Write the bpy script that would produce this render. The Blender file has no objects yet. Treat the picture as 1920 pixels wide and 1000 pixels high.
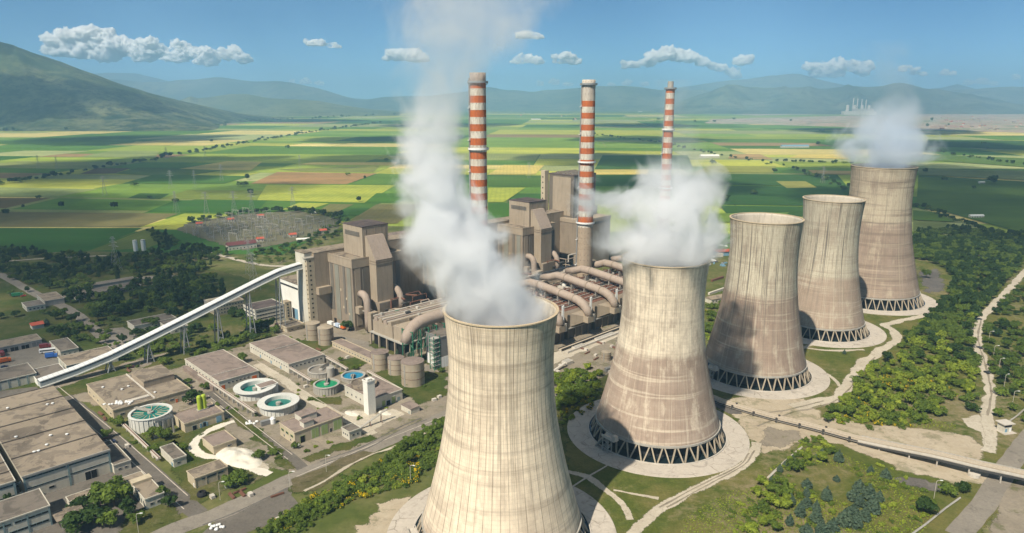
import bpy, math, random
import numpy as np
from mathutils import Vector, Matrix, noise as mnoise
from mathutils.geometry import delaunay_2d_cdt

random.seed(7)
sc = bpy.context.scene
COL = sc.collection
R2 = math.sqrt(.5)

# ------------------------------------------------------------------ camera, sky, sun, exposure
CAM_F, CAM_H = 1300., 180.
PITCH = math.atan(312 / CAM_F)
cam_d = bpy.data.cameras.new('camera')
cam_d.sensor_width = 36.0
cam_d.lens = 36.0 * CAM_F / 1920.
cam_d.clip_start = 1.0
cam_d.clip_end = 200000.
cam = bpy.data.objects.new('camera', cam_d)
COL.objects.link(cam)
cam.location = (0, 0, CAM_H)
cam.rotation_euler = (math.pi / 2 - PITCH, 0, 0)
sc.camera = cam

SUN_EL = math.radians(49)
SUN_T = Vector((.56 * math.cos(SUN_EL), .83 * math.cos(SUN_EL), -math.sin(SUN_EL))).normalized()
world = bpy.data.worlds.new('World')
sc.world = world
world.use_nodes = True
wn = world.node_tree
bg = wn.nodes['Background']
sky = wn.nodes.new('ShaderNodeTexSky')
sky.sky_type = 'NISHITA'
sky.sun_disc = False
sky.sun_elevation = SUN_EL
sky.sun_rotation = math.atan2(-.56, -.83)
sky.altitude = 700
sky.air_density = .45
sky.dust_density = 0.0
sky.ozone_density = 5.0
hue = wn.nodes.new('ShaderNodeMix')
hue.data_type = 'RGBA'
hue.blend_type = 'MULTIPLY'
hue.inputs[0].default_value = 1
hue.inputs[7].default_value = (.72, 1.0, 1.0, 1)
wn.links.new(sky.outputs[0], hue.inputs[6])
wn.links.new(hue.outputs[2], bg.inputs[0])
bg.inputs[1].default_value = 0.072

sun_d = bpy.data.lights.new('sun', 'SUN')
sun_d.energy = 5.0
sun_d.angle = math.radians(0.8)
sun_d.color = (1.0, .91, .76)
sun = bpy.data.objects.new('sun', sun_d)
COL.objects.link(sun)
sun.location = (-300, -300, 600)
sun.rotation_euler = SUN_T.to_track_quat('-Z', 'Y').to_euler()

sc.view_settings.view_transform = 'Standard'
sc.view_settings.look = 'None'
sc.view_settings.exposure = 0.55
sc.view_settings.gamma = 1.0
sc.render.engine = 'CYCLES'
cy = sc.cycles
cy.use_denoising = True
cy.max_bounces = 20
cy.diffuse_bounces = 3
cy.glossy_bounces = 2
cy.transmission_bounces = 2
cy.transparent_max_bounces = 12
cy.volume_bounces = 10
cy.volume_max_steps = 128
cy.volume_step_rate = 1.0
cy.use_adaptive_sampling = True
cy.adaptive_threshold = 0.02

# ------------------------------------------------------------------ geometry of the place
_c, _s = math.cos(PITCH), math.sin(PITCH)
def G(x, y, z=0.):
    """point of the ground plane (height z) that a mark at photo pixel x, y measures to"""
    u = (x - 960) / CAM_F
    v = (500 - y) / CAM_F
    t = (z - CAM_H) / (-_s + v * _c)
    return (u * t, (_c + v * _s) * t, z)
def GY(x, y, Y):
    u = (x - 960) / CAM_F
    v = (500 - y) / CAM_F
    t = Y / (_c + v * _s)
    return (u * t, Y, CAM_H + (-_s + v * _c) * t)
def S(x, y, z=0.):
    """the same in site axes: a runs along the row of towers, b across it"""
    X, Y, _ = G(x, y, z)
    return ((X + Y) * R2, (Y - X) * R2)
def W(a, b, z=0.):
    return ((a - b) * R2, (a + b) * R2, z)
def AB(X, Y):
    return ((X + Y) * R2, (Y - X) * R2)

# ------------------------------------------------------------------ object helpers
class MB:
    """collects shapes for ONE mesh object"""
    def __init__(s):
        s.v = []; s.f = []; s.m = []; s.uv = None; s.smooth = False; s.col = None
    def quad(s, p, m=0):
        i = len(s.v); s.v += [tuple(q) for q in p]; s.f.append(tuple(range(i, i + len(p)))); s.m.append(m)
        return s
    def box(s, x0, x1, y0, y1, z0, z1, m=0, bottom=True, top=True):
        i = len(s.v)
        s.v += [(x0, y0, z0), (x1, y0, z0), (x1, y1, z0), (x0, y1, z0), (x0, y0, z1), (x1, y0, z1), (x1, y1, z1), (x0, y1, z1)]
        fs = [(0, 1, 5, 4), (1, 2, 6, 5), (2, 3, 7, 6), (3, 0, 4, 7)]
        if top: fs.append((4, 5, 6, 7))
        if bottom: fs.append((3, 2, 1, 0))
        for f in fs:
            s.f.append(tuple(i + k for k in f)); s.m.append(m)
        return s
    def prism(s, poly, z0, z1, m=0):
        """poly counter-clockwise list of (x, y)"""
        i = len(s.v); n = len(poly)
        s.v += [(x, y, z0) for x, y in poly] + [(x, y, z1) for x, y in poly]
        for k in range(n):
            s.f.append((i + k, i + (k + 1) % n, i + n + (k + 1) % n, i + n + k)); s.m.append(m)
        s.f.append(tuple(i + n + k for k in range(n))); s.m.append(m)
        s.f.append(tuple(i + n - 1 - k for k in range(n))); s.m.append(m)
        return s
    def extrude_x(s, prof, x0, x1, m=0):
        """prof list of (y, z), swept along x"""
        i = len(s.v); n = len(prof)
        s.v += [(x0, y, z) for y, z in prof] + [(x1, y, z) for y, z in prof]
        for k in range(n):
            s.f.append((i + k, i + (k + 1) % n, i + n + (k + 1) % n, i + n + k)); s.m.append(m)
        s.f.append(tuple(i + n + k for k in range(n))); s.m.append(m)
        s.f.append(tuple(i + n - 1 - k for k in range(n))); s.m.append(m)
        return s
    def lathe(s, prof, n=32, c=(0, 0), m=0, close=False):
        i = len(s.v); k = len(prof)
        for j in range(n):
            t = 2 * math.pi * j / n
            for r, z in prof:
                s.v.append((c[0] + r * math.cos(t), c[1] + r * math.sin(t), z))
        for j in range(n):
            j2 = (j + 1) % n
            for q in range(k - 1 if not close else k):
                q2 = (q + 1) % k
                s.f.append((i + j * k + q, i + j2 * k + q, i + j2 * k + q2, i + j * k + q2)); s.m.append(m)
        return s
    def disc(s, r, z, n=32, c=(0, 0), m=0):
        i = len(s.v)
        s.v += [(c[0] + r * math.cos(2 * math.pi * j / n), c[1] + r * math.sin(2 * math.pi * j / n), z) for j in range(n)]
        s.f.append(tuple(range(i, i + n))); s.m.append(m)
        return s
    def tube(s, pts, r, n=12, m=0, cap=True):
        pts = [Vector(p) for p in pts]
        rr = r if isinstance(r, (list, tuple)) else [r] * len(pts)
        i = len(s.v); up = None
        for j, p in enumerate(pts):
            d = (pts[min(j + 1, len(pts) - 1)] - pts[max(j - 1, 0)]).normalized()
            if up is None:
                up = Vector((0, 0, 1)) if abs(d.z) < .9 else Vector((1, 0, 0))
            x = d.cross(up).normalized(); up = x.cross(d).normalized()
            for k in range(n):
                t = 2 * math.pi * k / n
                s.v.append(tuple(p + (x * math.cos(t) + up * math.sin(t)) * rr[j]))
        for j in range(len(pts) - 1):
            for k in range(n):
                k2 = (k + 1) % n
                s.f.append((i + j * n + k, i + j * n + k2, i + (j + 1) * n + k2, i + (j + 1) * n + k)); s.m.append(m)
        if cap:
            s.f.append(tuple(i + n - 1 - k for k in range(n))); s.m.append(m)
            b = i + (len(pts) - 1) * n
            s.f.append(tuple(b + k for k in range(n))); s.m.append(m)
        return s
    def bar(s, p, q, w, m=0):
        return s.tube([p, q], w * .6, 4, m)
    def mesh(s, name, mats, off=(0, 0, 0)):
        me = bpy.data.meshes.new(name)
        v = [(x - off[0], y - off[1], z - off[2]) for x, y, z in s.v]
        me.from_pydata(v, [], s.f)
        for mt in (mats if isinstance(mats, (list, tuple)) else [mats]):
            me.materials.append(mt)
        if len(me.materials) > 1:
            me.polygons.foreach_set('material_index', s.m)
        if s.smooth:
            me.polygons.foreach_set('use_smooth', [True] * len(me.polygons))
        if s.uv:
            lay = me.uv_layers.new(name='UVMap')
            lay.data.foreach_set('uv', [q for t in s.uv for q in t])
        if s.col is not None:
            at = me.attributes.new('tint', 'FLOAT_COLOR', 'FACE')
            at.data.foreach_set('color', [q for t in s.col for q in t])
        me.update()
        return me
    def build(s, name, mats, parent=None, off=(0, 0, 0)):
        """world or local axes, as the shapes were given"""
        o = bpy.data.objects.new(name, s.mesh(name, mats, off))
        COL.objects.link(o)
        if parent is not None: o.parent = parent
        else: o.location = off
        return o
    def site(s, name, mats, parent=None, off=(0, 0)):
        """shapes given in site axes (a, b, z); the object is turned onto the site grid"""
        o = bpy.data.objects.new(name, s.mesh(name, mats, (off[0], off[1], 0)))
        COL.objects.link(o)
        if parent is not None: o.parent = parent
        else:
            o.location = W(*off); o.rotation_euler = (0, 0, math.pi / 4)
        return o

def tag(o, label=None, cat=None, group=None, kind=None):
    if label: o['label'] = label
    if cat: o['category'] = cat
    if group: o['group'] = group
    if kind: o['kind'] = kind
    return o
def thing(name, label, cat, loc=(0, 0, 0), rz=0., group=None):
    o = bpy.data.objects.new(name, None)
    COL.objects.link(o)
    o.empty_display_size = 1
    o.location = loc; o.rotation_euler = (0, 0, rz)
    return tag(o, label, cat, group)
def sthing(name, label, cat, a, b, group=None):
    return thing(name, label, cat, W(a, b), math.pi / 4, group)
def copy_tree(o, parent=None):
    c = o.copy(); COL.objects.link(c)
    if parent is not None: c.parent = parent
    for ch in list(o.children): copy_tree(ch, c)
    return c

# ------------------------------------------------------------------ materials
def nodes(name):
    m = bpy.data.materials.new(name); m.use_nodes = True
    nt = m.node_tree
    return m, nt, nt.nodes['Principled BSDF']
def N(nt, t, **kw):
    n = nt.nodes.new(t)
    for k, v in kw.items(): setattr(n, k, v)
    return n
def L(nt, a, b): nt.links.new(a, b)
def math_(nt, op, a, b=None, c=None):
    n = N(nt, 'ShaderNodeMath', operation=op)
    for i, q in enumerate((a, b, c)):
        if q is None: continue
        if isinstance(q, (int, float)): n.inputs[i].default_value = q
        else: L(nt, q, n.inputs[i])
    return n.outputs[0]
def mixc(nt, f, a, b, blend='MIX'):
    n = N(nt, 'ShaderNodeMix', data_type='RGBA', blend_type=blend)
    for i, q in ((0, f), (6, a), (7, b)):
        if isinstance(q, (int, float)): n.inputs[i].default_value = q
        elif isinstance(q, tuple): n.inputs[i].default_value = (*q[:3], 1)
        else: L(nt, q, n.inputs[i])
    return n.outputs[2]
def noise(nt, vec, scale, detail=4, rough=.6, dist=0.):
    n = N(nt, 'ShaderNodeTexNoise')
    n.inputs['Scale'].default_value = scale; n.inputs['Detail'].default_value = detail
    n.inputs['Roughness'].default_value = rough; n.inputs['Distortion'].default_value = dist
    if vec is not None: L(nt, vec, n.inputs['Vector'])
    return n.outputs['Fac']
def ramp(nt, fac, stops, interp='LINEAR'):
    r = N(nt, 'ShaderNodeValToRGB'); cr = r.color_ramp; cr.interpolation = interp
    while len(cr.elements) < len(stops): cr.elements.new(.5)
    for e, (p, c) in zip(cr.elements, stops):
        e.position = p; e.color = (*c, 1) if isinstance(c, tuple) else (c, c, c, 1)
    L(nt, fac, r.inputs[0])
    return r.outputs[0]
def mapr(nt, v, a, b, c=0., d=1., smooth=False):
    n = N(nt, 'ShaderNodeMapRange', interpolation_type='SMOOTHSTEP' if smooth else 'LINEAR')
    n.inputs[1].default_value = a; n.inputs[2].default_value = b; n.inputs[3].default_value = c; n.inputs[4].default_value = d
    L(nt, v, n.inputs[0])
    return n.outputs[0]
def scaled(nt, vec, sx, sy, sz):
    n = N(nt, 'ShaderNodeVectorMath', operation='MULTIPLY')
    L(nt, vec, n.inputs[0]); n.inputs[1].default_value = (sx, sy, sz)
    return n.outputs[0]
def pos(nt): return N(nt, 'ShaderNodeNewGeometry').outputs['Position']
def bump(nt, bs, h, strength=.4, dist=.3):
    b = N(nt, 'ShaderNodeBump'); b.inputs['Strength'].default_value = strength; b.inputs['Distance'].default_value = dist
    L(nt, h, b.inputs['Height']); L(nt, b.outputs[0], bs.inputs['Normal'])

def weathered(name, col, dark=.6, streak=.35, rough=.85, sc1=.06, tint=(1, .95, .88), spec=.2, patch=.5):
    """painted or rendered surface with blotches and rain streaks of its own"""
    m, nt, bs = nodes(name)
    p = pos(nt)
    n1 = noise(nt, p, sc1, 5, .65)
    n2 = noise(nt, scaled(nt, p, .55, .55, .045), 1.0, 4, .6)
    n3 = noise(nt, p, 1.1, 3, .6)
    d = tuple(c * dark * t for c, t in zip(col, tint))
    c1 = mixc(nt, math_(nt, 'MULTIPLY', mapr(nt, n1, .42, .7), patch), col, d)
    c2 = mixc(nt, math_(nt, 'MULTIPLY', mapr(nt, n2, .5, .72), streak), c1, tuple(c * dark * .85 for c in col))
    c3 = mixc(nt, mapr(nt, n3, .35, .65, 0, .3), c2, tuple(min(1, c * 1.12) for c in col))
    L(nt, c3, bs.inputs['Base Color'])
    bs.inputs['Roughness'].default_value = rough
    bs.inputs['Specular IOR Level'].default_value = spec
    return m
def plain(name, col, rough=.6, metal=0., spec=.3, var=.25):
    m, nt, bs = nodes(name)
    n = noise(nt, pos(nt), .9, 3, .6)
    c = mixc(nt, mapr(nt, n, .3, .7, 0, var), col, tuple(q * .6 for q in col))
    L(nt, c, bs.inputs['Base Color'])
    bs.inputs['Roughness'].default_value = rough; bs.inputs['Metallic'].default_value = metal
    bs.inputs['Specular IOR Level'].default_value = spec
    return m
def flat_roof(name, col, stain):
    m, nt, bs = nodes(name)
    p = pos(nt)
    n1 = noise(nt, p, .09, 6, .7, 1.0)
    n2 = noise(nt, p, .5, 5, .7)
    n3 = noise(nt, p, .035, 3, .5)
    c = mixc(nt, mapr(nt, n1, .49, .55, 0, .95), col, tuple(q * .85 for q in stain))
    c = mixc(nt, mapr(nt, n2, .35, .7, 0, .45), c, tuple(q * .7 for q in col))
    c = mixc(nt, mapr(nt, n3, .4, .65, 0, .35), c, tuple(min(1, q * 1.25) for q in col))
    L(nt, c, bs.inputs['Base Color'])
    bs.inputs['Roughness'].default_value = .95; bs.inputs['Specular IOR Level'].default_value = .1
    return m

M = {}
M['cream'] = weathered('cream_render', (.47, .40, .285), .62, .4)
M['white'] = weathered('white_render', (.52, .49, .41), .65, .4)
M['whiteclad'] = weathered('white_cladding', (.70, .69, .63), .75, .3)
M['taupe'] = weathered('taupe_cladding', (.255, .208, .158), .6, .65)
M['taupe_d'] = weathered('dark_taupe_cladding', (.15, .13, .106), .6, .5)
M['taupe_l'] = weathered('sandy_cladding', (.335, .275, .205), .62, .6)
M['ductpaint'] = weathered('pinkish_duct_paint', (.335, .27, .22), .65, .5, .7)
M['concrete'] = weathered('grey_concrete', (.36, .34, .30), .6, .45)
M['concrete_l'] = weathered('pale_concrete', (.50, .46, .40), .65, .4)
M['tank'] = weathered('tank_paint', (.35, .295, .22), .68, .6, .75)
M['sheetgrey'] = weathered('grey_sheet', (.20, .20, .195), .8, .3, .6)
M['roof_tan'] = flat_roof('tan_roof_felt', (.255, .21, .158), (.13, .108, .088))
M['roof_grey'] = flat_roof('grey_roof_felt', (.165, .142, .118), (.105, .092, .078))
M['roof_pink'] = flat_roof('pinkish_roof_felt', (.24, .19, .162), (.18, .146, .126))
M['roof_dark'] = flat_roof('dark_roof_felt', (.10, .08, .075), (.06, .05, .05))
M['roof_red'] = plain('red_roof_tiles', (.42, .09, .05), .8)
M['roof_maroon'] = plain('maroon_roof_sheet', (.13, .045, .045), .7)
M['glass'] = plain('dark_window_glass', (.035, .042, .05), .15, 0, .5, .4)
M['frame'] = plain('window_frame', (.45, .43, .38), .6)
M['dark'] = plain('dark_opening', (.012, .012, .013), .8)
M['green_door'] = plain('pale_green_panels', (.30, .38, .15), .6)
M['lime'] = plain('lime_green_paint', (.36, .46, .04), .5)
M['blue_door'] = plain('faded_blue_paint', (.16, .29, .38), .6)
M['orange'] = plain('orange_paint', (.62, .13, .02), .6)
M['teal'] = plain('grey_teal_trim', (.20, .27, .27), .7)
M['green_steel'] = plain('green_steel', (.03, .16, .09), .5)
M['steel'] = plain('galvanised_steel', (.30, .31, .31), .5, .3)
M['darksteel'] = plain('dark_steel', (.07, .068, .065), .6, .2)
M['rust'] = plain('rusty_steel', (.16, .075, .05), .85)
M['pipe'] = plain('pale_lagged_pipe', (.48, .44, .38), .6)
M['tyre'] = plain('tyre_rubber', (.02, .02, .022), .85)
M['bark'] = plain('bark', (.10, .075, .05), .95)
M['red'] = plain('red_paint', (.5, .03, .02), .5)
M['paintwhite'] = plain('white_paint', (.75, .75, .73), .5)
M['paintblue'] = plain('blue_paint', (.03, .12, .38), .45)
M['belt'] = plain('dusty_belt', (.45, .38, .29), .9)
M['salt'] = weathered('white_lime_heap', (.60, .56, .48), .7, .0, .95, .2)

# ------------------------------------------------------------------ ground, fields, hills
def grass_mat(name, g1, g2, dry, soil, soil_amt=.62):
    m, nt, bs = nodes(name)
    p = pos(nt)
    a = noise(nt, p, .035, 5, .6); b = noise(nt, p, .22, 6, .7); d = noise(nt, p, .012, 4, .6); e = noise(nt, p, .9, 3, .7)
    c = mixc(nt, mapr(nt, b, .35, .65), g1, g2)
    c = mixc(nt, mapr(nt, a, .44, .60, 0, .85), c, dry)
    sm = math_(nt, 'ADD', math_(nt, 'MULTIPLY', d, .6), math_(nt, 'MULTIPLY', b, .4))
    c = mixc(nt, mapr(nt, sm, soil_amt - .05, soil_amt + .06, 0, .85), c, soil)
    c = mixc(nt, mapr(nt, e, .3, .7, 0, .4), c, tuple(q * .45 for q in g1))
    L(nt, c, bs.inputs['Base Color']); bs.inputs['Roughness'].default_value = .95; bs.inputs['Specular IOR Level'].default_value = .05
    bump(nt, bs, b, .6, 1.2)
    return m
def dirt_mat(name, c1, c2, c3, sc=.08, weeds=0.):
    m, nt, bs = nodes(name)
    p = pos(nt)
    a = noise(nt, p, sc, 6, .68, .6); b = noise(nt, p, sc * 6, 5, .7); d = noise(nt, p, sc * .35, 3, .5)
    c = mixc(nt, mapr(nt, a, .38, .62), c1, c2)
    c = mixc(nt, mapr(nt, b, .4, .68, 0, .6), c, c3)
    c = mixc(nt, mapr(nt, d, .45, .65, 0, .5), c, c3)
    e = noise(nt, p, sc * 2.2, 7, .75, .8)
    c = mixc(nt, mapr(nt, e, .54, .66, 0, .75), c, tuple(q * .62 for q in c3))
    c = mixc(nt, mapr(nt, noise(nt, p, sc * 14, 3, .7), .3, .75, 0, .35), c, tuple(min(1, q * 1.3) for q in c2))
    if weeds:
        w = noise(nt, p, .055, 7, .78)
        c = mixc(nt, mapr(nt, w, .53, .60, 0, weeds), c, (.085, .095, .028))
    L(nt, c, bs.inputs['Base Color']); bs.inputs['Roughness'].default_value = .97; bs.inputs['Specular IOR Level'].default_value = .05
    return m
M['grass'] = grass_mat('meadow_grass', (.066, .088, .018), (.112, .128, .030), (.170, .150, .052), (.27, .215, .135), .56)
M['lawn'] = grass_mat('lawn_grass', (.044, .068, .015), (.072, .094, .022), (.115, .108, .038), (.20, .165, .105), .60)
M['rough'] = grass_mat('dry_rough_grass', (.085, .082, .032), (.105, .098, .042), (.14, .118, .07), (.19, .15, .10), .54)
M['asphalt'] = dirt_mat('worn_asphalt', (.115, .102, .087), (.15, .135, .115), (.09, .08, .07))
M['asphalt_l'] = dirt_mat('dusty_asphalt', (.20, .178, .148), (.245, .218, .18), (.15, .133, .112))
M['yard'] = dirt_mat('dusty_yard', (.20, .17, .13), (.275, .235, .18), (.165, .142, .112), .05, .6)
M['sand'] = dirt_mat('pale_dirt', (.43, .37, .28), (.36, .30, .22), (.30, .25, .175), .06, .45)
M['track'] = dirt_mat('pale_track', (.41, .365, .29), (.47, .42, .34), (.29, .25, .185), .12)
M['pave'] = dirt_mat('concrete_paving', (.42, .375, .315), (.47, .42, .36), (.35, .31, .26), .05)
_m = M['pave']; _nt = _m.node_tree; _bs = _nt.nodes['Principled BSDF']
_v = N(_nt, 'ShaderNodeTexVoronoi', feature='DISTANCE_TO_EDGE'); _v.inputs['Scale'].default_value = .13
_w = N(_nt, 'ShaderNodeVectorMath', operation='ADD'); _g = N(_nt, 'ShaderNodeTexNoise'); _g.inputs['Scale'].default_value = .35; _g.inputs['Detail'].default_value = 5
L(_nt, pos(_nt), _g.inputs['Vector']); L(_nt, pos(_nt), _w.inputs[0]); L(_nt, scaled(_nt, _g.outputs['Color'], 2.4, 2.4, 0), _w.inputs[1]); L(_nt, _w.outputs[0], _v.inputs['Vector'])
_k = math_(_nt, 'MULTIPLY', mapr(_nt, _v.outputs['Distance'], .012, .04, 1, 0), mapr(_nt, noise(_nt, pos(_nt), .09, 4, .6), .47, .60, 0, .5))
_pc = mixc(_nt, _k, _bs.inputs['Base Color'].links[0].from_socket, (.12, .10, .075))
L(_nt, _pc, _bs.inputs['Base Color'])
M['coal'] = dirt_mat('dust_and_shade_soil', (.10, .092, .085), (.15, .135, .12), (.07, .065, .06), .07)
M['sub'] = dirt_mat('substation_ground', (.115, .112, .062), (.150, .130, .095), (.085, .10, .04), .03)

def far_ground():
    m, nt, bs = nodes('far_farmland')
    p = pos(nt)
    v = N(nt, 'ShaderNodeTexVoronoi', distance='CHEBYCHEV'); v.inputs['Scale'].default_value = 1.0
    L(nt, scaled(nt, p, 1 / 520., 1 / 260., 0), v.inputs['Vector'])
    sep = N(nt, 'ShaderNodeSeparateColor'); L(nt, v.outputs['Color'], sep.inputs[0])
    c = ramp(nt, sep.outputs[0], [(0, (.06, .11, .03)), (.3, (.12, .17, .04)), (.55, (.2, .22, .07)), (.75, (.08, .13, .04)), (.9, (.34, .29, .13)), (1, (.22, .15, .09))], 'CONSTANT')
    n = noise(nt, p, .004, 5, .6)
    c = mixc(nt, mapr(nt, n, .4, .65, 0, .5), c, (.07, .11, .035))
    near = grass = mixc(nt, mapr(nt, noise(nt, p, .03, 6, .65), .4, .62), (.078, .098, .026), (.15, .142, .058))
    near = mixc(nt, mapr(nt, noise(nt, p, .25, 5, .7), .4, .7, 0, .5), near, (.042, .060, .016))
    near = mixc(nt, mapr(nt, noise(nt, p, .016, 6, .7), .56, .66, 0, .8), near, (.27, .225, .14))
    ln = N(nt, 'ShaderNodeVectorMath', operation='LENGTH'); L(nt, p, ln.inputs[0])
    f = mapr(nt, ln.outputs['Value'], 1300, 2200, 0, 1)
    L(nt, mixc(nt, f, near, c), bs.inputs['Base Color'])
    bs.inputs['Roughness'].default_value = 1; bs.inputs['Specular IOR Level'].default_value = 0.02
    return m
FARM = 25000.
ground = MB().quad([(-FARM, -3000, 0), (FARM, -3000, 0), (FARM, FARM, 0), (-FARM, FARM, 0)]).build('ground', far_ground())
tag(ground, kind='structure')

# patchwork of fields
def field_mat():
    m, nt, bs = nodes('crop_fields')
    p = pos(nt)
    at = N(nt, 'ShaderNodeAttribute'); at.attribute_name = 'tint'
    rows = N(nt, 'ShaderNodeTexWave', wave_type='BANDS', bands_direction='X')
    rows.inputs['Scale'].default_value = .035; rows.inputs['Distortion'].default_value = 1.5; rows.inputs['Detail'].default_value = 2
    L(nt, p, rows.inputs['Vector'])
    n1 = noise(nt, scaled(nt, p, .6, 1.6, 1), .006, 5, .6); n2 = noise(nt, p, .05, 5, .7)
    c = at.outputs['Color']
    dk = N(nt, 'ShaderNodeMix', data_type='RGBA', blend_type='MULTIPLY'); dk.inputs[0].default_value = 1
    L(nt, c, dk.inputs[6]); L(nt, ramp(nt, n1, [(.3, (.72, .78, .75)), (.7, (1.25, 1.18, 1.1))]), dk.inputs[7])
    c2 = mixc(nt, mapr(nt, rows.outputs['Fac'],   .35, 1, 0, .12), dk.outputs[2], (.05, .07, .02))
    c3 = mixc(nt, mapr(nt, n2, .4, .7, 0, .3), c2, (.07, .085, .02))
    L(nt, c3, bs.inputs['Base Color']); bs.inputs['Roughness'].default_value = 1; bs.inputs['Specular IOR Level'].default_value = .02
    return m
M['fields'] = field_mat()
PAL = [((.075, .165, .026), 5), ((.11, .215, .034), 6), ((.17, .27, .045), 6), ((.27, .34, .055), 6), ((.38, .40, .07), 5), ((.25, .28, .10), 4),
       ((.60, .50, .19), 4), ((.28, .19, .10), 1), ((.26, .22, .11), 1.2), ((.31, .34, .15), 4), ((.045, .12, .026), 3)]
PALW = [w for _, w in PAL]
fm = MB(); fm.col = []
rf = random.Random(21)
ROT = math.radians(-5)
def froty(x, y): return (x * math.cos(ROT) - y * math.sin(ROT), x * math.sin(ROT) + y * math.cos(ROT))
def cell(x0, x1, y0, y1):
    yc = (y0 + y1) / 2
    mw, mh = 190 + yc * .085, 75 + yc * .06
    w, h = x1 - x0, y1 - y0
    if (w > mw * 2 or h > mh * 2 or (rf.random() < .55 and (w > mw * 1.2 or h > mh * 1.2))):
        if w / mw > h / mh:
            k = x0 + w * rf.uniform(.35, .65); cell(x0, k, y0, y1); cell(k, x1, y0, y1)
        else:
            k = y0 + h * rf.uniform(.35, .65); cell(x0, x1, y0, k); cell(x0, x1, k, y1)
        return
    c = rf.choices(PAL, PALW)[0][0]
    j = rf.uniform(.85, 1.15)
    g = 1.2
    q = [froty(x0 + g, y0 + g), froty(x1 - g, y0 + g), froty(x1 - g, y1 - g), froty(x0 + g, y1 - g)]
    if min(p[1] for p in q) < 800: return
    fm.quad([(x, y, .15) for x, y in q]); fm.col.append((c[0] * j, c[1] * j, c[2] * j, 1))
cell(-5200, 5200, 780, 9800)
KF = [0]
def key_field(pts, c):
    KF[0] += 1; z = .30 + .025 * KF[0]
    fm.quad([G(x, y)[:2] + (z,) for x, y in pts]); fm.col.append((*c, 1))
DG, MG, YG, ST, BR, PG, OL = (.040, .115, .022), (.105, .20, .032), (.32, .36, .06), (.56, .45, .14), (.33, .20, .095), (.22, .27, .10), (.17, .15, .065)
for pts, c in [
    ([(-60, 478), (160, 472), (268, 428), (-60, 428)], DG), ([(-60, 426), (262, 427), (335, 401), (-60, 397)], OL),
    ([(262, 427), (352, 421), (442, 402), (345, 401)], YG), ([(165, 472), (275, 466), (330, 446), (272, 431)], (.12, .155, .04)),
    ([(20, 393), (330, 396), (372, 378), (110, 372)], MG), ([(-60, 390), (10, 391), (95, 372), (-60, 371)], (.15, .11, .05)),
    ([(-60, 369), (110, 369), (186, 355), (-60, 351)], PG), ([(275, 398), (480, 399), (500, 377), (330, 376)], DG),
    ([(240, 372), (300, 374), (318, 364), (262, 363)], (.04, .09, .02)), ([(300, 374), (480, 376), (500, 358), (350, 357)], (.17, .21, .04)),
    ([(482, 376), (684, 381), (742, 348), (500, 347)], YG), ([(470, 345), (650, 346), (706, 326), (520, 323)], BR),
    ([(528, 394), (580, 394), (617, 382), (560, 381)], YG), ([(622, 405), (680, 405), (704, 391), (650, 390)], (.045, .12, .022)),
    ([(582, 405), (618, 405), (664, 384), (619, 383)], (.16, .155, .06)), ([(640, 425), (745, 420), (790, 384), (706, 384)], OL),
    ([(655, 346), (742, 347), (765, 328), (710, 326)], (.10, .19, .03)), ([(684, 381), (745, 382), (790, 364), (706, 363)], (.06, .15, .02)),
    ([(325, 319), (470, 320), (492, 304), (425, 303)], ST), ([(560, 309), (740, 311), (745, 305), (585, 305)], ST), ([(632, 319), (690, 320), (692, 315), (640, 315)], ST),
    ([(560, 322), (700, 324), (712, 312), (520, 318)], (.2, .22, .06)), ([(150, 327), (215, 326), (245, 316), (180, 316)], (.14, .10, .06)),
    ([(215, 326), (330, 333), (420, 320), (260, 315)], (.10, .16, .03)), ([(230, 345), (420, 345), (470, 331), (290, 328)], (.06, .14, .022)),
    ([(150, 295), (290, 296), (300, 284), (210, 283)], PG), ([(240, 272), (320, 273), (335, 266), (255, 266)], ST),
    ([(915, 328), (1003, 328), (1020, 311), (945, 310)], ST), ([(915, 350), (1020, 352), (1022, 330), (915, 330)], (.07, .14, .025)),
    ([(915, 380), (945, 380), (985, 353), (915, 353)], YG), ([(915, 425), (1010, 425), (1020, 382), (915, 382)], (.05, .13, .02)),
    ([(1115, 328), (1215, 328), (1215, 319), (1115, 319)], ST), ([(1192, 311), (1212, 311), (1206, 304), (1193, 304)], ST), ([(1115, 318), (1300, 318), (1290, 292), (1130, 292)], (.05, .115, .028)),
    ([(1115, 350), (1360, 350), (1345, 329), (1115, 329)], DG), ([(1300, 324), (1450, 325), (1455, 313), (1330, 312)], (.24, .25, .06)),
    ([(1330, 347), (1470, 349), (1590, 352), (1570, 329), (1340, 327)], (.035, .09, .022)), ([(1350, 385), (1600, 388), (1600, 352), (1365, 350)], (.028, .08, .02)),
    ([(1362, 402), (1450, 404), (1600, 412), (1600, 390), (1350, 387)], (.03, .085, .02)), ([(1475, 354), (1532, 353), (1510, 341), (1455, 341)], (.22, .22, .06)),
    ([(1320, 420), (1460, 414), (1480, 400), (1330, 402)], (.13, .20, .035)), ([(1365, 298), (1450, 300), (1425, 290), (1370, 290)], (.40, .27, .13)),
    ([(1480, 297), (1590, 299), (1590, 291), (1500, 290)], ST), ([(1525, 327), (1600, 329), (1600, 322), (1515, 320)], (.40, .29, .12)),
    ([(1718, 384), (1975, 455), (1975, 345), (1722, 330)], (.075, .13, .028)), ([(1722, 329), (1975, 342), (1975, 322), (1722, 318)], (.19, .22, .09)),
    ([(1722, 300), (1975, 318), (1975, 300), (1730, 290)], (.10, .165, .04)), ([(1712, 436), (1830, 431), (1760, 417), (1712, 417)], (.15, .18, .06)),
    ([(1712, 414), (1790, 418), (1755, 400), (1712, 396)], (.09, .16, .03)), ([(1735, 275), (1975, 284), (1975, 266), (1740, 262)], (.05, .11, .03)),
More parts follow.
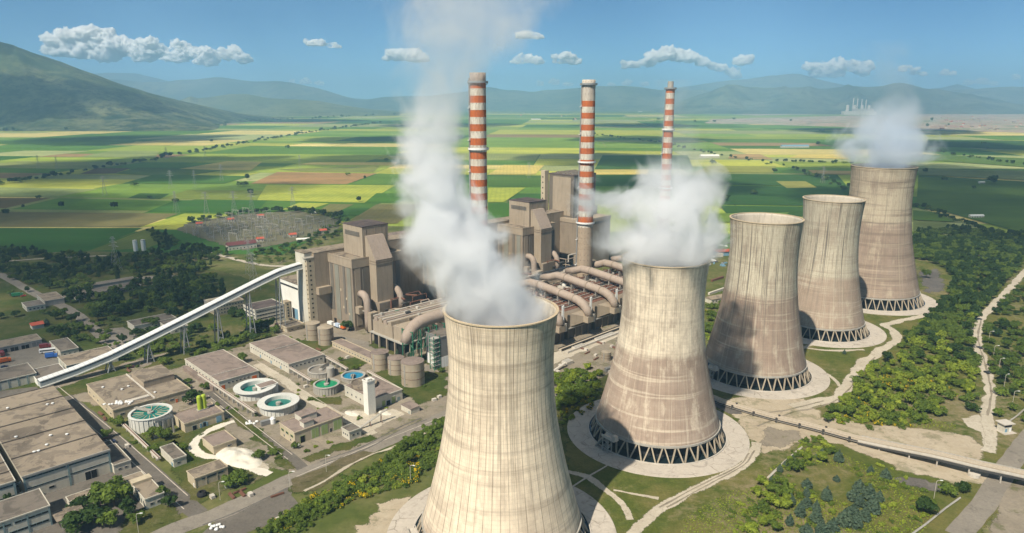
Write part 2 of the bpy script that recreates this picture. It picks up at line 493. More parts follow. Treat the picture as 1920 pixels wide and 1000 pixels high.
]: key_field(pts, c)
fields = fm.build('fields', M['fields'])
tag(fields, kind='structure')

soft_cache = {}
def soft(mat):
    """the same ground, thinning out raggedly towards its border"""
    if mat.name not in soft_cache:
        m = mat.copy(); m.name = mat.name + '_worn_edge'; nt = m.node_tree
        bs = nt.nodes['Principled BSDF']
        at = N(nt, 'ShaderNodeAttribute'); at.attribute_name = 'edge'
        p = pos(nt)
        n = math_(nt, 'ADD', math_(nt, 'MULTIPLY', noise(nt, p, .16, 6, .7), .6), math_(nt, 'MULTIPLY', noise(nt, p, .9, 4, .7), .4))
        f = mapr(nt, math_(nt, 'ADD', at.outputs['Fac'], math_(nt, 'MULTIPLY', math_(nt, 'SUBTRACT', n, .5), 2.6)), .38, .58, 0, 1)
        tr = N(nt, 'ShaderNodeBsdfTransparent'); mx = N(nt, 'ShaderNodeMixShader')
        L(nt, f, mx.inputs[0]); L(nt, tr.outputs[0], mx.inputs[1]); L(nt, bs.outputs[0], mx.inputs[2])
        L(nt, mx.outputs[0], nt.nodes['Material Output'].inputs['Surface'])
        soft_cache[mat.name] = m
    return soft_cache[mat.name]
def edge_attr(o, vals):
    at = o.data.attributes.new('edge', 'FLOAT', 'POINT'); at.data.foreach_set('value', vals)
SOFT = ('lawn_grass', 'dry_rough_grass', 'meadow_grass', 'pale_dirt', 'pale_track', 'white_lime_heap', 'dust_and_shade_soil', 'dusty_yard', 'substation_ground')
def catmull(pts, step=3.):
    P = [Vector((p[0], p[1], p[2] if len(p) > 2 else 0)) for p in pts]
    P = [P[0] * 2 - P[1]] + P + [P[-1] * 2 - P[-2]]
    out = []
    for i in range(1, len(P) - 2):
        n = max(2, int((P[i + 1] - P[i]).length / step))
        for k in range(n):
            t = k / n
            a, b, c, d = P[i - 1], P[i], P[i + 1], P[i + 2]
            out.append(.5 * ((2 * b) + (c - a) * t + (2 * a - 5 * b + 4 * c - d) * t * t + (3 * b - a - 3 * c + d) * t ** 3))
    out.append(P[-2])
    return out
def strip(name, px, w, z, mat, rag=.25, world_pts=False, step=3., smooth=True):
    """a road or path laid along marks on the ground, its edges a little uneven"""
    base = px if world_pts else [G(*p[:2]) for p in px]
    pts = catmull(base, step) if smooth else [Vector((p[0], p[1], 0)) for p in base]
    mb = MB(); ev = []
    rr = random.Random(len(pts))
    prev = None
    for j, p in enumerate(pts):
        d = (pts[min(j + 1, len(pts) - 1)] - pts[max(j - 1, 0)]); d.z = 0; d.normalize()
        nrm = Vector((-d.y, d.x, 0))
        ww = w if not isinstance(w, (list, tuple)) else w[0] + (w[1] - w[0]) * j / max(1, len(pts) - 1)
        l = p + nrm * (ww / 2 + rag * (mnoise.noise(Vector((p.x * .09, p.y * .09, 1.))) * 2 + rr.uniform(-.15, .15)))
        r = p - nrm * (ww / 2 + rag * (mnoise.noise(Vector((p.x * .09, p.y * .09, 7.))) * 2 + rr.uniform(-.15, .15)))
        i = len(mb.v)
        if mat.name in SOFT:
            e = min(1.1, ww * .22); l2, r2, l1, r1 = l + nrm * e, r - nrm * e, l - nrm * e, r + nrm * e
            mb.v += [(q.x, q.y, z) for q in (l2, l1, r1, r2)]; ev += [0, 1, 1, 0]
            if j:
                for k in range(3): mb.f.append((i - 4 + k, i - 3 + k, i + 1 + k, i + k)); mb.m.append(0)
        else:
            mb.v += [(l.x, l.y, z), (r.x, r.y, z)]
            if j: mb.f.append((i - 2, i - 1, i + 1, i)); mb.m.append(0)
    o = mb.build(name, soft(mat) if ev else mat)
    if ev: edge_attr(o, ev)
    return tag(o, kind='structure')
def patch(name, poly, z, mat, rag=1.2, world_pts=False, site_pts=False, step=2.5):
    if site_pts: poly = [W(*p)[:2] for p in poly]
    elif not world_pts: poly = [G(*p)[:2] for p in poly]
    P = [Vector((x, y, 0)) for x, y in poly]
    ar = sum(P[i].x * P[(i + 1) % len(P)].y - P[(i + 1) % len(P)].x * P[i].y for i in range(len(P)))
    if ar < 0: P.reverse()
    v = []
    for i, p in enumerate(P):
        q = P[(i + 1) % len(P)]
        n = max(1, int((q - p).length / step))
        for k in range(n):
            t = p.lerp(q, k / n)
            if rag:
                t = t + Vector((mnoise.noise(Vector((t.x * .12, t.y * .12, 3.3))), mnoise.noise(Vector((t.x * .12, t.y * .12, 9.1))), 0)) * rag * 1.6 \
                      + Vector((mnoise.noise(Vector((t.x * .6, t.y * .6, 5.3))), mnoise.noise(Vector((t.x * .6, t.y * .6, 2.1))), 0)) * rag * .5
            v.append((t.x, t.y, z))
    if mat.name in SOFT and rag and step < 50:
        per = sum((P[i] - P[i - 1]).length for i in range(len(P)))
        e = min(2.2, rag * 1.1, abs(ar) / 2 / per * .55); n = len(v); inn, out = [], []
        for i in range(n):
            a, b = Vector(v[i - 3]), Vector(v[(i + 3) % n]); d = (b - a)
            if d.length < 1e-4: d = Vector((1, 0, 0))
            d.normalize(); nr = Vector((d.y, -d.x, 0)); q = Vector(v[i])
            inn.append(tuple(q - nr * e)); out.append(tuple(q + nr * e - Vector((0, 0, .012))))
        cv_, _, cf = delaunay_2d_cdt([Vector(q[:2]) for q in inn], [], [list(range(n))], 1, 1e-4)[:3]
        mb = MB(); mb.v = inn + out + [(q.x, q.y, z) for q in cv_]
        for i in range(n): mb.f.append((i, n + i, n + (i + 1) % n, (i + 1) % n)); mb.m.append(0)
        for f in cf: mb.f.append(tuple(2 * n + i for i in f)); mb.m.append(0)
        o = mb.build(name, soft(mat)); edge_attr(o, [1.] * n + [0.] * n + [1.] * len(cv_))
    else: o = MB().quad(v).build(name, mat)
    return tag(o, kind='structure')

# hills and mountains
def hill_mat(name, c1, c2, c3, sc):
    m, nt, bs = nodes(name)
    p = pos(nt)
    a = noise(nt, p, sc, 8, .74); b = noise(nt, p, sc * 5, 6, .75); d = noise(nt, p, sc * .3, 4, .6)
    c = mixc(nt, mapr(nt, a, .42, .58), c1, c2)
    c = mixc(nt, mapr(nt, b, .5, .6, 0, .8), c, tuple(q * .4 for q in c1))
    c = mixc(nt, mapr(nt, d, .5, .66, 0, .6), c, c3)
    L(nt, c, bs.inputs['Base Color']); bs.inputs['Roughness'].default_value = 1; bs.inputs['Specular IOR Level'].default_value = 0
    return m
def range_mesh(name, ridge, Yr, front, back, mat, nx=260, ny=44, rough=.22, sc=1 / 900., seed=0.):
    """a range whose crest line follows the marks, with real depth before and behind the crest"""
    xs = [p[0] for p in ridge]; ys = [p[1] for p in ridge]
    pxs = np.linspace(xs[0], xs[-1], nx)
    hs = np.interp(pxs, xs, ys)
    v = []
    for i, (px, py) in enumerate(zip(pxs, hs)):
        X, _, Z = GY(px, py, Yr)
        Z = max(Z, 0)
        edge = min(1, i / 6., (nx - 1 - i) / 6.)
        for j in range(ny):
            t = j / (ny - 1)
            y = Yr - front + t * (front + back)
            k = (y - (Yr - front)) / front if y < Yr else 1 - (y - Yr) / back
            k = max(0, min(1, k)); k2 = k * k * (3 - 2 * k) * .45 + .55 * k ** 1.35
            n = mnoise.fractal(Vector((X * sc + seed, y * sc, seed)), .9, 2.1, 6)
            rd = 1 - abs(mnoise.noise(Vector((X * sc * 1.7 + seed, y * sc * .5, 3 + seed)))) * 2
            z = Z * k2 * (1 + (rough * n + rough * .7 * (rd - .5)) * (1 - k ** 3 * .75) * (1 if y < Yr else .4)) * (.0 + edge) - 3
            xx = X * (y / Yr) if y < Yr else X
            v.append((xx, y, z))
    mb = MB(); mb.v = v; mb.smooth = True
    for i in range(nx - 1):
        for j in range(ny - 1):
            mb.f.append((i * ny + j, (i + 1) * ny + j, (i + 1) * ny + j + 1, i * ny + j + 1)); mb.m.append(0)
    return tag(mb.build(name, mat), kind='structure')
M['hill_near'] = hill_mat('scrubby_hillside', (.022, .042, .020), (.15, .155, .075), (.05, .072, .03), 1 / 200.)
M['hill_mid'] = hill_mat('grassy_hill', (.10, .12, .05), (.16, .17, .08), (.06, .085, .04), 1 / 700.)
M['hill_far'] = hill_mat('far_mountain', (.055, .080, .05), (.14, .15, .09), (.05, .07, .04), 1 / 1100.)
range_mesh('mountain', [(-900, 60), (-600, 20), (-350, 22), (-150, 48), (0, 79), (60, 100), (140, 131), (200, 153), (260, 174), (320, 197), (380, 220), (412, 232), (430, 238)], 5400, 1250, 2600, M['hill_near'], 300, 60, .20, 1 / 700., 2.)
range_mesh('hills', [(280, 205), (330, 190), (355, 180), (370, 184), (430, 175), (465, 177), (500, 183), (560, 187), (600, 190), (640, 197), (690, 204), (730, 210), (760, 214)], 9500, 1600, 2200, M['hill_mid'], 160, 40, .18, 1 / 1200., 5.)
range_mesh('far_hills', [(1230, 210), (1280, 190), (1310, 177), (1340, 169), (1420, 161), (1480, 166), (1540, 166), (1600, 160), (1660, 161), (1720, 164), (1780, 170), (1850, 181), (1900, 192), (1960, 200), (2100, 206)], 11500, 2300, 2000, M['hill_far'], 320, 60, .75, 1 / 1500., 8.)
range_mesh('distant_mountains', [(-1100, 150), (-200, 150), (300, 150), (400, 148), (470, 152), (560, 158), (605, 168), (640, 180), (680, 189), (720, 181), (800, 180), (880, 172), (920, 165), (945, 170), (1000, 172), (1020, 168), (1100, 165), (1160, 163), (1240, 168), (1300, 168), (1340, 172), (1420, 176), (1500, 180), (1700, 180), (1790, 168), (1830, 168), (1870, 164), (1920, 164), (2300, 160), (2800, 165)], 14500, 2400, 2000, M['hill_far'], 320, 36, .4, 1 / 2000., 12.)
range_mesh('farthest_mountains', [(-900, 150), (100, 145), (200, 139), (255, 137), (330, 155), (400, 166), (700, 186), (1000, 180), (1250, 170), (1330, 158), (1400, 148), (1450, 139), (1490, 138), (1560, 152), (1620, 164), (1700, 172), (1770, 166), (1795, 159), (1840, 170), (2000, 172), (2600, 165)], 17500, 2000, 1500, M['hill_far'], 240, 24, .3, 1 / 3000., 15.)

# ------------------------------------------------------------------ roads, yards, paths, aprons
patch('lawn', [(-60, 500), (300, 478), (600, 560), (640, 560), (540, 640), (430, 700), (300, 720), (230, 700), (-60, 760)], .04, M['lawn'], 2.)
patch('yard', [(60, 735), (165, 700), (330, 655), (470, 610), (540, 585), (600, 560), (700, 520), (1060, 500), (1180, 560), (1170, 690), (1050, 745), (835, 790), (560, 890), (470, 870), (380, 800)], .05, M['yard'], 2.)
patch('yard', [(-60, 1060), (-60, 740), (70, 725), (170, 775), (300, 880), (345, 960), (230, 1060)], .055, M['asphalt'], .8)
patch('parking_yard', [(-60, 715), (-60, 690), (10, 655), (75, 640), (110, 645), (120, 680), (60, 700)], .07, M['asphalt_l'], .6)
patch('forecourt', [(190, 618), (232, 614), (275, 640), (262, 655), (215, 658)], .08, M['asphalt_l'], .5)
patch('substation_ground', [(330, 432), (352, 418), (455, 402), (560, 396), (640, 412), (632, 436), (520, 460), (452, 470), (425, 462)], .45, M['sub'], 4., step=8)
strip('road', [(-80, 480), (0, 515), (70, 553), (130, 581), (175, 616), (215, 655)], 9, .10, M['asphalt_l'], .2)
strip('road', [(98, 728), (155, 772), (215, 826), (275, 878), (350, 945), (372, 965)], 8.5, .11, M['asphalt'], .3)
strip('road', [(250, 1030), (330, 992), (430, 955), (560, 893), (700, 838), (830, 782), (900, 750), (1040, 700)], 11, .12, M['asphalt_l'], .5)
strip('road', [(392, 735), (425, 763), (478, 808), (545, 858), (575, 885)], 6.0, .10, M['asphalt'], .3)
strip('road', [(482, 683), (530, 712), (580, 748), (640, 782), (700, 815)], 6.5, .09, M['track'], .4)
strip('road', [(470, 640), (560, 600), (620, 628), (700, 650), (760, 680), (835, 712)], 9, .08, M['asphalt_l'], .3)
strip('road', [(800, 690), (835, 680), (900, 650)], 7, .09, M['asphalt_l'], .3)
strip('road', [(900, 730), (1040, 672), (1170, 618), (1300, 560)], 13, .09, M['track'], 1.2)
strip('road', [(-60, 500), (60, 487), (200, 480)], 5, .50, M['track'], .6)
strip('road', [(355, 467), (400, 476), (470, 494), (520, 500), (580, 497)], 6, .50, M['track'], .6)
strip('road', [(100, 560), (180, 540), (260, 522), (345, 520)], 12, .085, M['asphalt_l'], .8)
strip('road', [(1795, 1005), (1843, 948), (1870, 905), (1884, 884), (1908, 850), (1935, 815), (1990, 750)], 9.5, .14, M['asphalt_l'], .3)
strip('road', [(1545, 640), (1480, 660)], 3, .06, M['track'], .4)
patch('asphalt_apron', [(430, 1010), (380, 1000), (440, 950), (520, 910), (555, 905), (545, 930), (572, 955), (500, 985)], .09, M['asphalt'], .8)
# lawns and verges inside the works
for poly in [
    [(545, 895), (670, 842), (835, 772), (835, 800), (740, 840), (640, 880), (575, 925), (545, 922)],
    [(570, 858), (620, 838), (700, 815), (705, 825), (640, 845), (585, 866)],
    [(300, 835), (330, 815), (400, 770), (430, 790), (395, 835), (470, 870), (500, 890), (480, 905), (420, 920), (375, 945), (345, 920)],
    [(230, 770), (345, 830), (330, 850), (290, 840)], [(420, 770), (440, 765), (560, 880), (540, 885)],
    [(635, 680), (668, 668), (692, 678), (672, 690), (650, 694)], [(693, 640), (720, 635), (770, 655), (780, 668), (740, 668), (700, 655)],
    [(690, 700), (760, 690), (838, 700), (836, 742), (790, 760), (740, 730)], [(552, 636), (600, 640), (628, 648), (600, 660), (570, 650)],
    [(575, 745), (640, 745), (640, 760), (600, 755)], [(780, 672), (835, 660), (835, 690), (800, 685)], [(200, 1060), (240, 970), (300, 935), (350, 970), (300, 1000), (240, 1030)],
    [(85, 735), (230, 690), (250, 700), (170, 735), (110, 745)], [(265, 690), (345, 640), (420, 605), (480, 600), (520, 630), (420, 660), (300, 700)]]:
    patch('lawn', poly, .115, M['lawn'], 2.2, step=1.2)
patch('verge', [(548, 898), (672, 846), (700, 850), (590, 920), (550, 922)], .125, M['rough'], 1.5)
patch('verge', [(600, 925), (720, 868), (820, 815), (826, 825), (740, 868), (640, 915)], .125, M['rough'], 1.)
strip('footpath', [(572, 922), (625, 892), (665, 868), (700, 852), (740, 838), (835, 795)], 1.6, .14, M['track'], .5)
strip('kerb_strip', [(640, 918), (720, 872), (830, 822)], .7, .14, M['pave'], .1)
strip('kerb_strip', [(556, 894), (690, 838), (835, 780)], .5, .145, M['pave'], .1)
strip('tyre_marks', [(600, 866), (680, 838), (740, 806), (790, 784)], 1.0, .15, M['coal'], .25)
strip('tyre_marks', [(606, 870), (690, 841), (752, 806), (800, 787)], .8, .15, M['coal'], .25)
for px_ in ([(100, 742), (215, 838), (345, 955)], [(108, 724), (222, 816), (352, 930)], [(400, 737), (478, 799), (548, 853)], [(390, 742), (470, 808), (540, 862)], [(482, 677), (600, 752), (690, 800)]):
    strip('kerb_strip', px_, .45, .15, M['pave'], .05)
strip('tyre_marks', [(1250, 952), (1330, 908), (1395, 872), (1415, 845)], .8, .118, M['yard'], .2)
strip('tyre_marks', [(1236, 952), (1318, 908), (1385, 874), (1405, 850)], .8, .118, M['yard'], .2)
strip('tyre_marks', [(1840, 598), (1834, 635), (1848, 685), (1858, 735), (1852, 780)], 1., .118, M['yard'], .3)
strip('tyre_marks', [(1420, 800), (1480, 775), (1530, 765), (1580, 742), (1640, 670)], 1.2, .118, M['yard'], .4)
strip('tyre_marks', [(1400, 780), (1480, 768), (1545, 752)], 1.2, .118, M['yard'], .4)
strip('tyre_marks', [(380, 985), (450, 958), (540, 915)], .9, .15, M['coal'], .3)
# white lime ground
strip('lime_ground', [(440, 791), (418, 797), (392, 808), (370, 822), (362, 838), (378, 852), (420, 862), (470, 878), (506, 890)], 5.0, .14, M['salt'], .8)
patch('lime_ground', [(400, 848), (440, 838), (480, 850), (505, 880), (470, 885), (420, 868)], .138, M['track'], 2.)
patch('lime_ground', [(640, 778), (668, 770), (705, 778), (735, 768), (760, 778), (720, 795), (690, 815), (650, 800)], .135, M['track'], 1.2)
# ground by the conveyor and the tracks on the right
patch('meadow', [(1060, 1060), (1060, 770), (1360, 740), (1560, 560), (1700, 430), (1980, 430), (1980, 800), (1800, 1060)], .02, M['grass'], 3.)
patch('bare_ground', [(1360, 752), (1425, 738), (1505, 748), (1545, 782), (1640, 800), (1720, 800), (1800, 815), (1850, 838), (1846, 872), (1858, 908), (1795, 905), (1700, 885), (1620, 853), (1530, 818), (1490, 842), (1425, 850), (1395, 805)], .05, M['sand'], 3.)
patch('bare_ground', [(1880, 905), (1990, 880), (1990, 1060), (1850, 1060), (1868, 960)], .045, M['yard'], 2.)
patch('coal_and_shade_ground', [(1670, 895), (1720, 898), (1795, 915), (1790, 928), (1740, 918), (1690, 908)], .065, M['coal'], 2.)
patch('bare_ground', [(1435, 800), (1500, 812), (1505, 828), (1470, 840), (1425, 830)], .068, M['yard'], 2.5)
patch('coal_and_shade_ground', [(1722, 510), (1760, 505), (1770, 545), (1740, 550)], .05, M['coal'], 3.)
patch('coal_and_shade_ground', [(1325, 738), (1365, 752), (1395, 778), (1370, 775), (1330, 760)], .06, M['coal'], 1.5)  # second tower's shadow on the ground, painted as a dark patch
strip('dirt_road', [(1180, 1010), (1205, 980), (1240, 953), (1320, 910), (1378, 882), (1410, 856), (1418, 830)], 5.2, .10, M['track'], .5)
strip('dirt_road', [(1060, 882), (1105, 897), (1140, 922), (1168, 950), (1182, 975)], 3.4, .09, M['track'], .6)
strip('footpath', [(1075, 912), (1105, 893), (1140, 872), (1162, 852)], 1.0, .13, M['pave'], .1)
strip('footpath', [(1150, 920), (1190, 927), (1235, 935)], 2.2, .09, M['track'], .6)
strip('dirt_road', [(1490, 765), (1540, 752), (1568, 748), (1592, 718), (1618, 682), (1655, 655), (1680, 638), (1676, 620), (1660, 610), (1690, 602), (1735, 590), (1745, 575)], [9., 6.], .10, M['track'], 1.2)
strip('dirt_road', [(1935, 495), (1905, 528), (1880, 555), (1838, 600), (1832, 635), (1846, 685), (1857, 735), (1850, 780), (1858, 815), (1855, 848)], 6.2, .10, M['track'], .9)
patch('dirt_road', [(1800, 785), (1835, 778), (1860, 800), (1862, 850), (1846, 845), (1840, 812), (1815, 800)], .095, M['track'], 1.)
strip('footpath', [(1510, 690), (1545, 700), (1565, 712), (1575, 725)], 2.6, .09, M['track'], .5)
strip('footpath', [(1505, 652), (1560, 658), (1620, 656)], 2.6, .09, M['track'], .5)
patch('bare_ground', [(1040, 655), (1170, 607), (1165, 670), (1110, 690), (1045, 740)], .07, M['yard'], 2.)
patch('bare_ground', [(680, 970), (760, 930), (780, 960), (740, 1000), (690, 1040)], .05, M['sand'], 5.)
def quarry():
    m, nt, bs = nodes('open_cast_mine_soil')
    p = pos(nt)
    n = noise(nt, scaled(nt, p, 1 / 420., 1 / 300., 0), 1, 8, .75, .8); n2 = noise(nt, scaled(nt, p, 1 / 90., 1 / 70., 0), 1, 5, .75)
    c = ramp(nt, n, [(.40, (.13, .18, .07)), (.46, (.22, .21, .11)), (.51, (.42, .35, .25)), (.56, (.36, .18, .12)), (.62, (.17, .15, .13))])
    c = mixc(nt, mapr(nt, n2, .50, .62, 0, .5), c, (.58, .51, .41))
    L(nt, c, bs.inputs['Base Color']); bs.inputs['Roughness'].default_value = 1
    return m
patch('quarry_ground', [(1330, 232), (1440, 234), (1560, 238), (1980, 252), (1980, 213), (1800, 212), (1600, 217), (1440, 221), (1330, 224)], .8, quarry(), 60, step=200)
patch('quarry_ground', [(1350, 214), (1440, 209), (1560, 211), (1560, 214), (1420, 217)], .8, M['sand'], 60, step=200)
patch('quarry_ground', [(1020, 205), (1050, 201), (1050, 204), (1030, 206)], .8, M['sand'], 30, step=200)

# ------------------------------------------------------------------ cooling towers
def shell_mat(name, top, low, split, nrib, rib, streak, bands, lifts=64, seed=0.):
    m, nt, bs = nodes(name)
    uv = N(nt, 'ShaderNodeUVMap'); sx = N(nt, 'ShaderNodeSeparateXYZ'); L(nt, uv.outputs[0], sx.inputs[0])
    u, v = sx.outputs[0], sx.outputs[1]
    def uvn(su, sv, sc, detail=4, rough=.6, w=0.):
        cb = N(nt, 'ShaderNodeCombineXYZ')
        a = math_(nt, 'MULTIPLY', u, 2 * math.pi)
        L(nt, math_(nt, 'MULTIPLY', math_(nt, 'COSINE', a), su), cb.inputs[0]); L(nt, math_(nt, 'MULTIPLY', math_(nt, 'SINE', a), su), cb.inputs[1])
        L(nt, math_(nt, 'ADD', math_(nt, 'MULTIPLY', v, sv), seed + w), cb.inputs[2])
        return noise(nt, cb.outputs[0], sc, detail, rough)
    # wet lower part, its border wavering a little
    wob = uvn(1.5, 2.5, 1.6, 4)
    vv = math_(nt, 'ADD', v, math_(nt, 'MULTIPLY', math_(nt, 'SUBTRACT', wob, .5), .07))
    lowf = mapr(nt, vv, split - .015, split + .015, 1, 0)
    lowf2 = math_(nt, 'MULTIPLY', lowf, mapr(nt, uvn(.8, 9, 1.6, 5), .3, .62, .78, 1))
    c = mixc(nt, lowf2, top, low)
    # large uneven blotches of stain, also painting in a soft steam shadow
    bl = uvn(1.3, 3.2, 1., 6, .68, 30.); bl2 = uvn(4.5, 6., 1., 5, .7, 37.)
    c = mixc(nt, mapr(nt, bl, .48, .64, 0, .55), c, tuple(q * .70 for q in low))
    c = mixc(nt, mapr(nt, bl2, .52, .66, 0, .45), c, tuple(q * .78 for q in low))
    c = mixc(nt, mapr(nt, uvn(3., 5., 1., 6, .7, 44.), .54, .66, 0, .5), c, tuple(min(1, q * 1.14) for q in top))
    # broad horizontal stains
    hb = uvn(.28, 26, 1., 5, .65, 4.)
    c = mixc(nt, mapr(nt, hb, .52, .66, 0, bands), c, tuple(q * .62 for q in low))
    hb2 = uvn(.35, 40, 1., 4, .6, 9.)
    c = mixc(nt, mapr(nt, hb2, .58, .68, 0, .45), c, tuple(min(1, q * 1.12) for q in top))
    # single formwork panels
    fu = math_(nt, 'FLOOR', math_(nt, 'MULTIPLY', u, nrib * 2)); fv = math_(nt, 'FLOOR', math_(nt, 'MULTIPLY', v, lifts))
    cb = N(nt, 'ShaderNodeCombineXYZ'); L(nt, fu, cb.inputs[0]); L(nt, fv, cb.inputs[1])
    wnz = N(nt, 'ShaderNodeTexWhiteNoise', noise_dimensions='2D'); L(nt, cb.outputs[0], wnz.inputs['Vector'])
    c = mixc(nt, mapr(nt, wnz.outputs['Value'], .55, 1, 0, .22), c, tuple(q * .8 for q in low))
    # run-off streaks, starting at different heights
    st = uvn(26, 1.1, 1., 3, .5, 2.)
    st2 = uvn(60, 2.2, 1., 3, .5, 6.)
    sf = math_(nt, 'MAXIMUM', mapr(nt, st, .56, .63, 0, 1), mapr(nt, st2, .55, .64, 0, .85))
    sf = math_(nt, 'MULTIPLY', sf, mapr(nt, v, .22, .6, .15, 1))
    c = mixc(nt, math_(nt, 'MULTIPLY', sf, streak), c, (.13, .115, .095))
    st3 = uvn(34, 1.6, 1., 3, .5, 12.)
    c = mixc(nt, mapr(nt, st3, .58, .72, 0, .4), c, tuple(min(1, q * 1.1) for q in top))
    # lines between the lifts and the ribs
    lf = math_(nt, 'FRACT', math_(nt, 'MULTIPLY', v, lifts))
    c = mixc(nt, mapr(nt, lf, .0, .14, .22, 0), c, (.17, .145, .11))
    rfv = math_(nt, 'ABSOLUTE', math_(nt, 'SUBTRACT', math_(nt, 'FRACT', math_(nt, 'MULTIPLY', u, nrib)), .5))
    rl = mapr(nt, rfv, .0, .085, 1, 0)
    rl = math_(nt, 'MULTIPLY', rl, mapr(nt, uvn(40, 5, 1., 3, .6, 20.), .35, .62, .25, 1))
    c = mixc(nt, math_(nt, 'MULTIPLY', rl, rib), c, (.15, .12, .09))
    # dirty band under the rim
    c = mixc(nt, mapr(nt, v, .972, .99, 0, .35), c, (.30, .235, .15))
    L(nt, c, bs.inputs['Base Color'])
    bs.inputs['Roughness'].default_value = .9; bs.inputs['Specular IOR Level'].default_value = .12
    h = math_(nt, 'ADD', math_(nt, 'MULTIPLY', mapr(nt, rfv, 0, .12, 1, 0), .5), math_(nt, 'MULTIPLY', uvn(20, 30, 1.), .4))
    bump(nt, bs, h, .35, .25)
    return m
M['basin'] = plain('dark_basin_water', (.012, .022, .026), .06, 0, .6, .2)
M['fill'] = plain('dark_fill_packs', (.028, .030, .034), .6)
M['inner'] = weathered('inner_shell_concrete', (.50, .45, .37), .6, .7)
M['rimdirt'] = plain('stained_rim_concrete', (.46, .37, .25), .9)

column_cache = {}
def cooling_tower(label, X, Y, h, rt, zt, B, rp, zb, rap, mat, ncol=32):
    t = thing('cooling_tower', label, 'cooling tower', (X, Y, 0), 0, 'concrete cooling towers of the power station')
    pr = lambda z: rt * math.sqrt(1 + ((z - zt) / B) ** 2)
    nz, na = 60, 128
    mb = MB(); mb.smooth = True; mb.uv = []
    zs = [zb + (h - zb) * k / nz for k in range(nz + 1)]
    prof = [(pr(z), z) for z in zs] + [(pr(z) - .75, z) for z in reversed(zs)]
    mb.lathe(prof, na, close=True)
    k = len(prof)
    for j in range(na):
        for q in range(k):
            q2 = (q + 1) % k
            a, b = j / na, (j + 1) / na
            za, zc = prof[q][1] / h, prof[q2][1] / h
            mb.uv += [(a, za), (b, za), (b, zc), (a, zc)]
    mb.m = [0 if (q < nz) else 1 for j in range(na) for q in range(k)]
    mb.build('shell', [mat, M['inner']], t)
    MB().lathe([(pr(h) + .35, h - .25), (pr(h) + .35, h + .2), (pr(h) - .8, h + .2), (pr(h) - .8, h - .25)], 96, close=True).build('rim', M['rimdirt'], t)
    MB().lathe([(pr(zb) + .35, zb - .2), (pr(zb) + .35, zb + .9), (pr(zb) - .95, zb + .9), (pr(zb) - .95, zb - .2)], 96, close=True).build('ring_beam', M['concrete'], t)
    MB().lathe([(rp + .9, 0), (rp + .9, .7), (rp + .4, .7), (rp + .4, 0)], 96, close=True).build('basin_wall', M['concrete_l'], t)
    MB().disc(rp + .45, .22, 96).build('basin_water', M['basin'], t)
    MB().lathe([(pr(zb) - 4.2, .25), (pr(zb) - 4.8, zb + 2.5)], 72).disc(pr(zb) - 4.8, zb + 2.5, 72).build('fill_pack', M['fill'], t)
    key = (round(rp), round(zb), ncol)
    base = None
    for q in range(ncol * 2):
        a0 = 2 * math.pi * (q // 2) / ncol; half = math.pi / ncol
        sgn = 1 if q % 2 else -1
        foot = a0 + sgn * half * .12; head = a0 + sgn * half * .86
        if sgn > 0 or True:
            me = column_cache.get((key, sgn, round(h)))
            if me is None:
                f0, h0 = sgn * half * .12, sgn * half * .86
                rtp = pr(zb) - .3
                me = MB().bar((rp * math.cos(f0) - .6, rp * math.sin(f0), 0), (rtp * math.cos(h0), rtp * math.sin(h0), zb), .8).mesh('column', M['tank'])
                column_cache[(key, sgn, round(h))] = me
            o = bpy.data.objects.new('column', me); COL.objects.link(o); o.parent = t; o.rotation_euler = (0, 0, a0)
    ap = MB().lathe([(rp + .85, .16), (rap, .16), (rap + .25, .0)], 96).build('apron', M['pave'], None)
    ap.location = (X, Y, 0)
    tag(ap, kind='structure')
    return t, pr
CT = {}
CT[1] = cooling_tower('nearest cooling tower, cream concrete with thin dark vertical joints, thick white steam rising', -4.4, 263.1, 99.6, 21.2, 77.9, 57, 37.5, 7.5, 49,
    shell_mat('near_tower_concrete', (.72, .605, .46), (.50, .40, .305), .10, 54, .85, .5, .6, 66, 1.))
CT[2] = cooling_tower('second cooling tower with white steam, brown lower half and a stair at its dark basin', 80.7, 355.8, 99.4, 21.4, 78.8, 58.5, 37, 7.5, 49.5,
    shell_mat('second_tower_concrete', (.68, .59, .46), (.33, .248, .195), .52, 70, .35, .30, .25, 66, 14.))
CT[3] = cooling_tower('steamless cooling tower with black streaks and pale inner wall beside the steaming one', 165.5, 445.8, 105.4, 21.5, 83.2, 64, 36.5, 8, 48,
    shell_mat('third_tower_concrete', (.50, .45, .345), (.29, .215, .168), .55, 70, .3, .95, .2, 66, 27.))
CT[4] = cooling_tower('steamless cooling tower with open dark mouth, second farthest of the row', 250.6, 537.1, 105.5, 20.8, 80.5, 62, 36, 8, 48,
    shell_mat('fourth_tower_concrete', (.48, .43, .33), (.33, .25, .19), .44, 70, .3, 1., .3, 66, 41.))
CT[5] = cooling_tower('farthest and tallest cooling tower, banded pinkish brown, pale blue steam on top', 334.5, 627.3, 122.4, 25.8, 100.6, 72, 46.3, 9, 58,
    shell_mat('fifth_tower_concrete', (.44, .375, .275), (.295, .222, .172), .60, 90, .2, .4, .9, 70, 55.), 40)
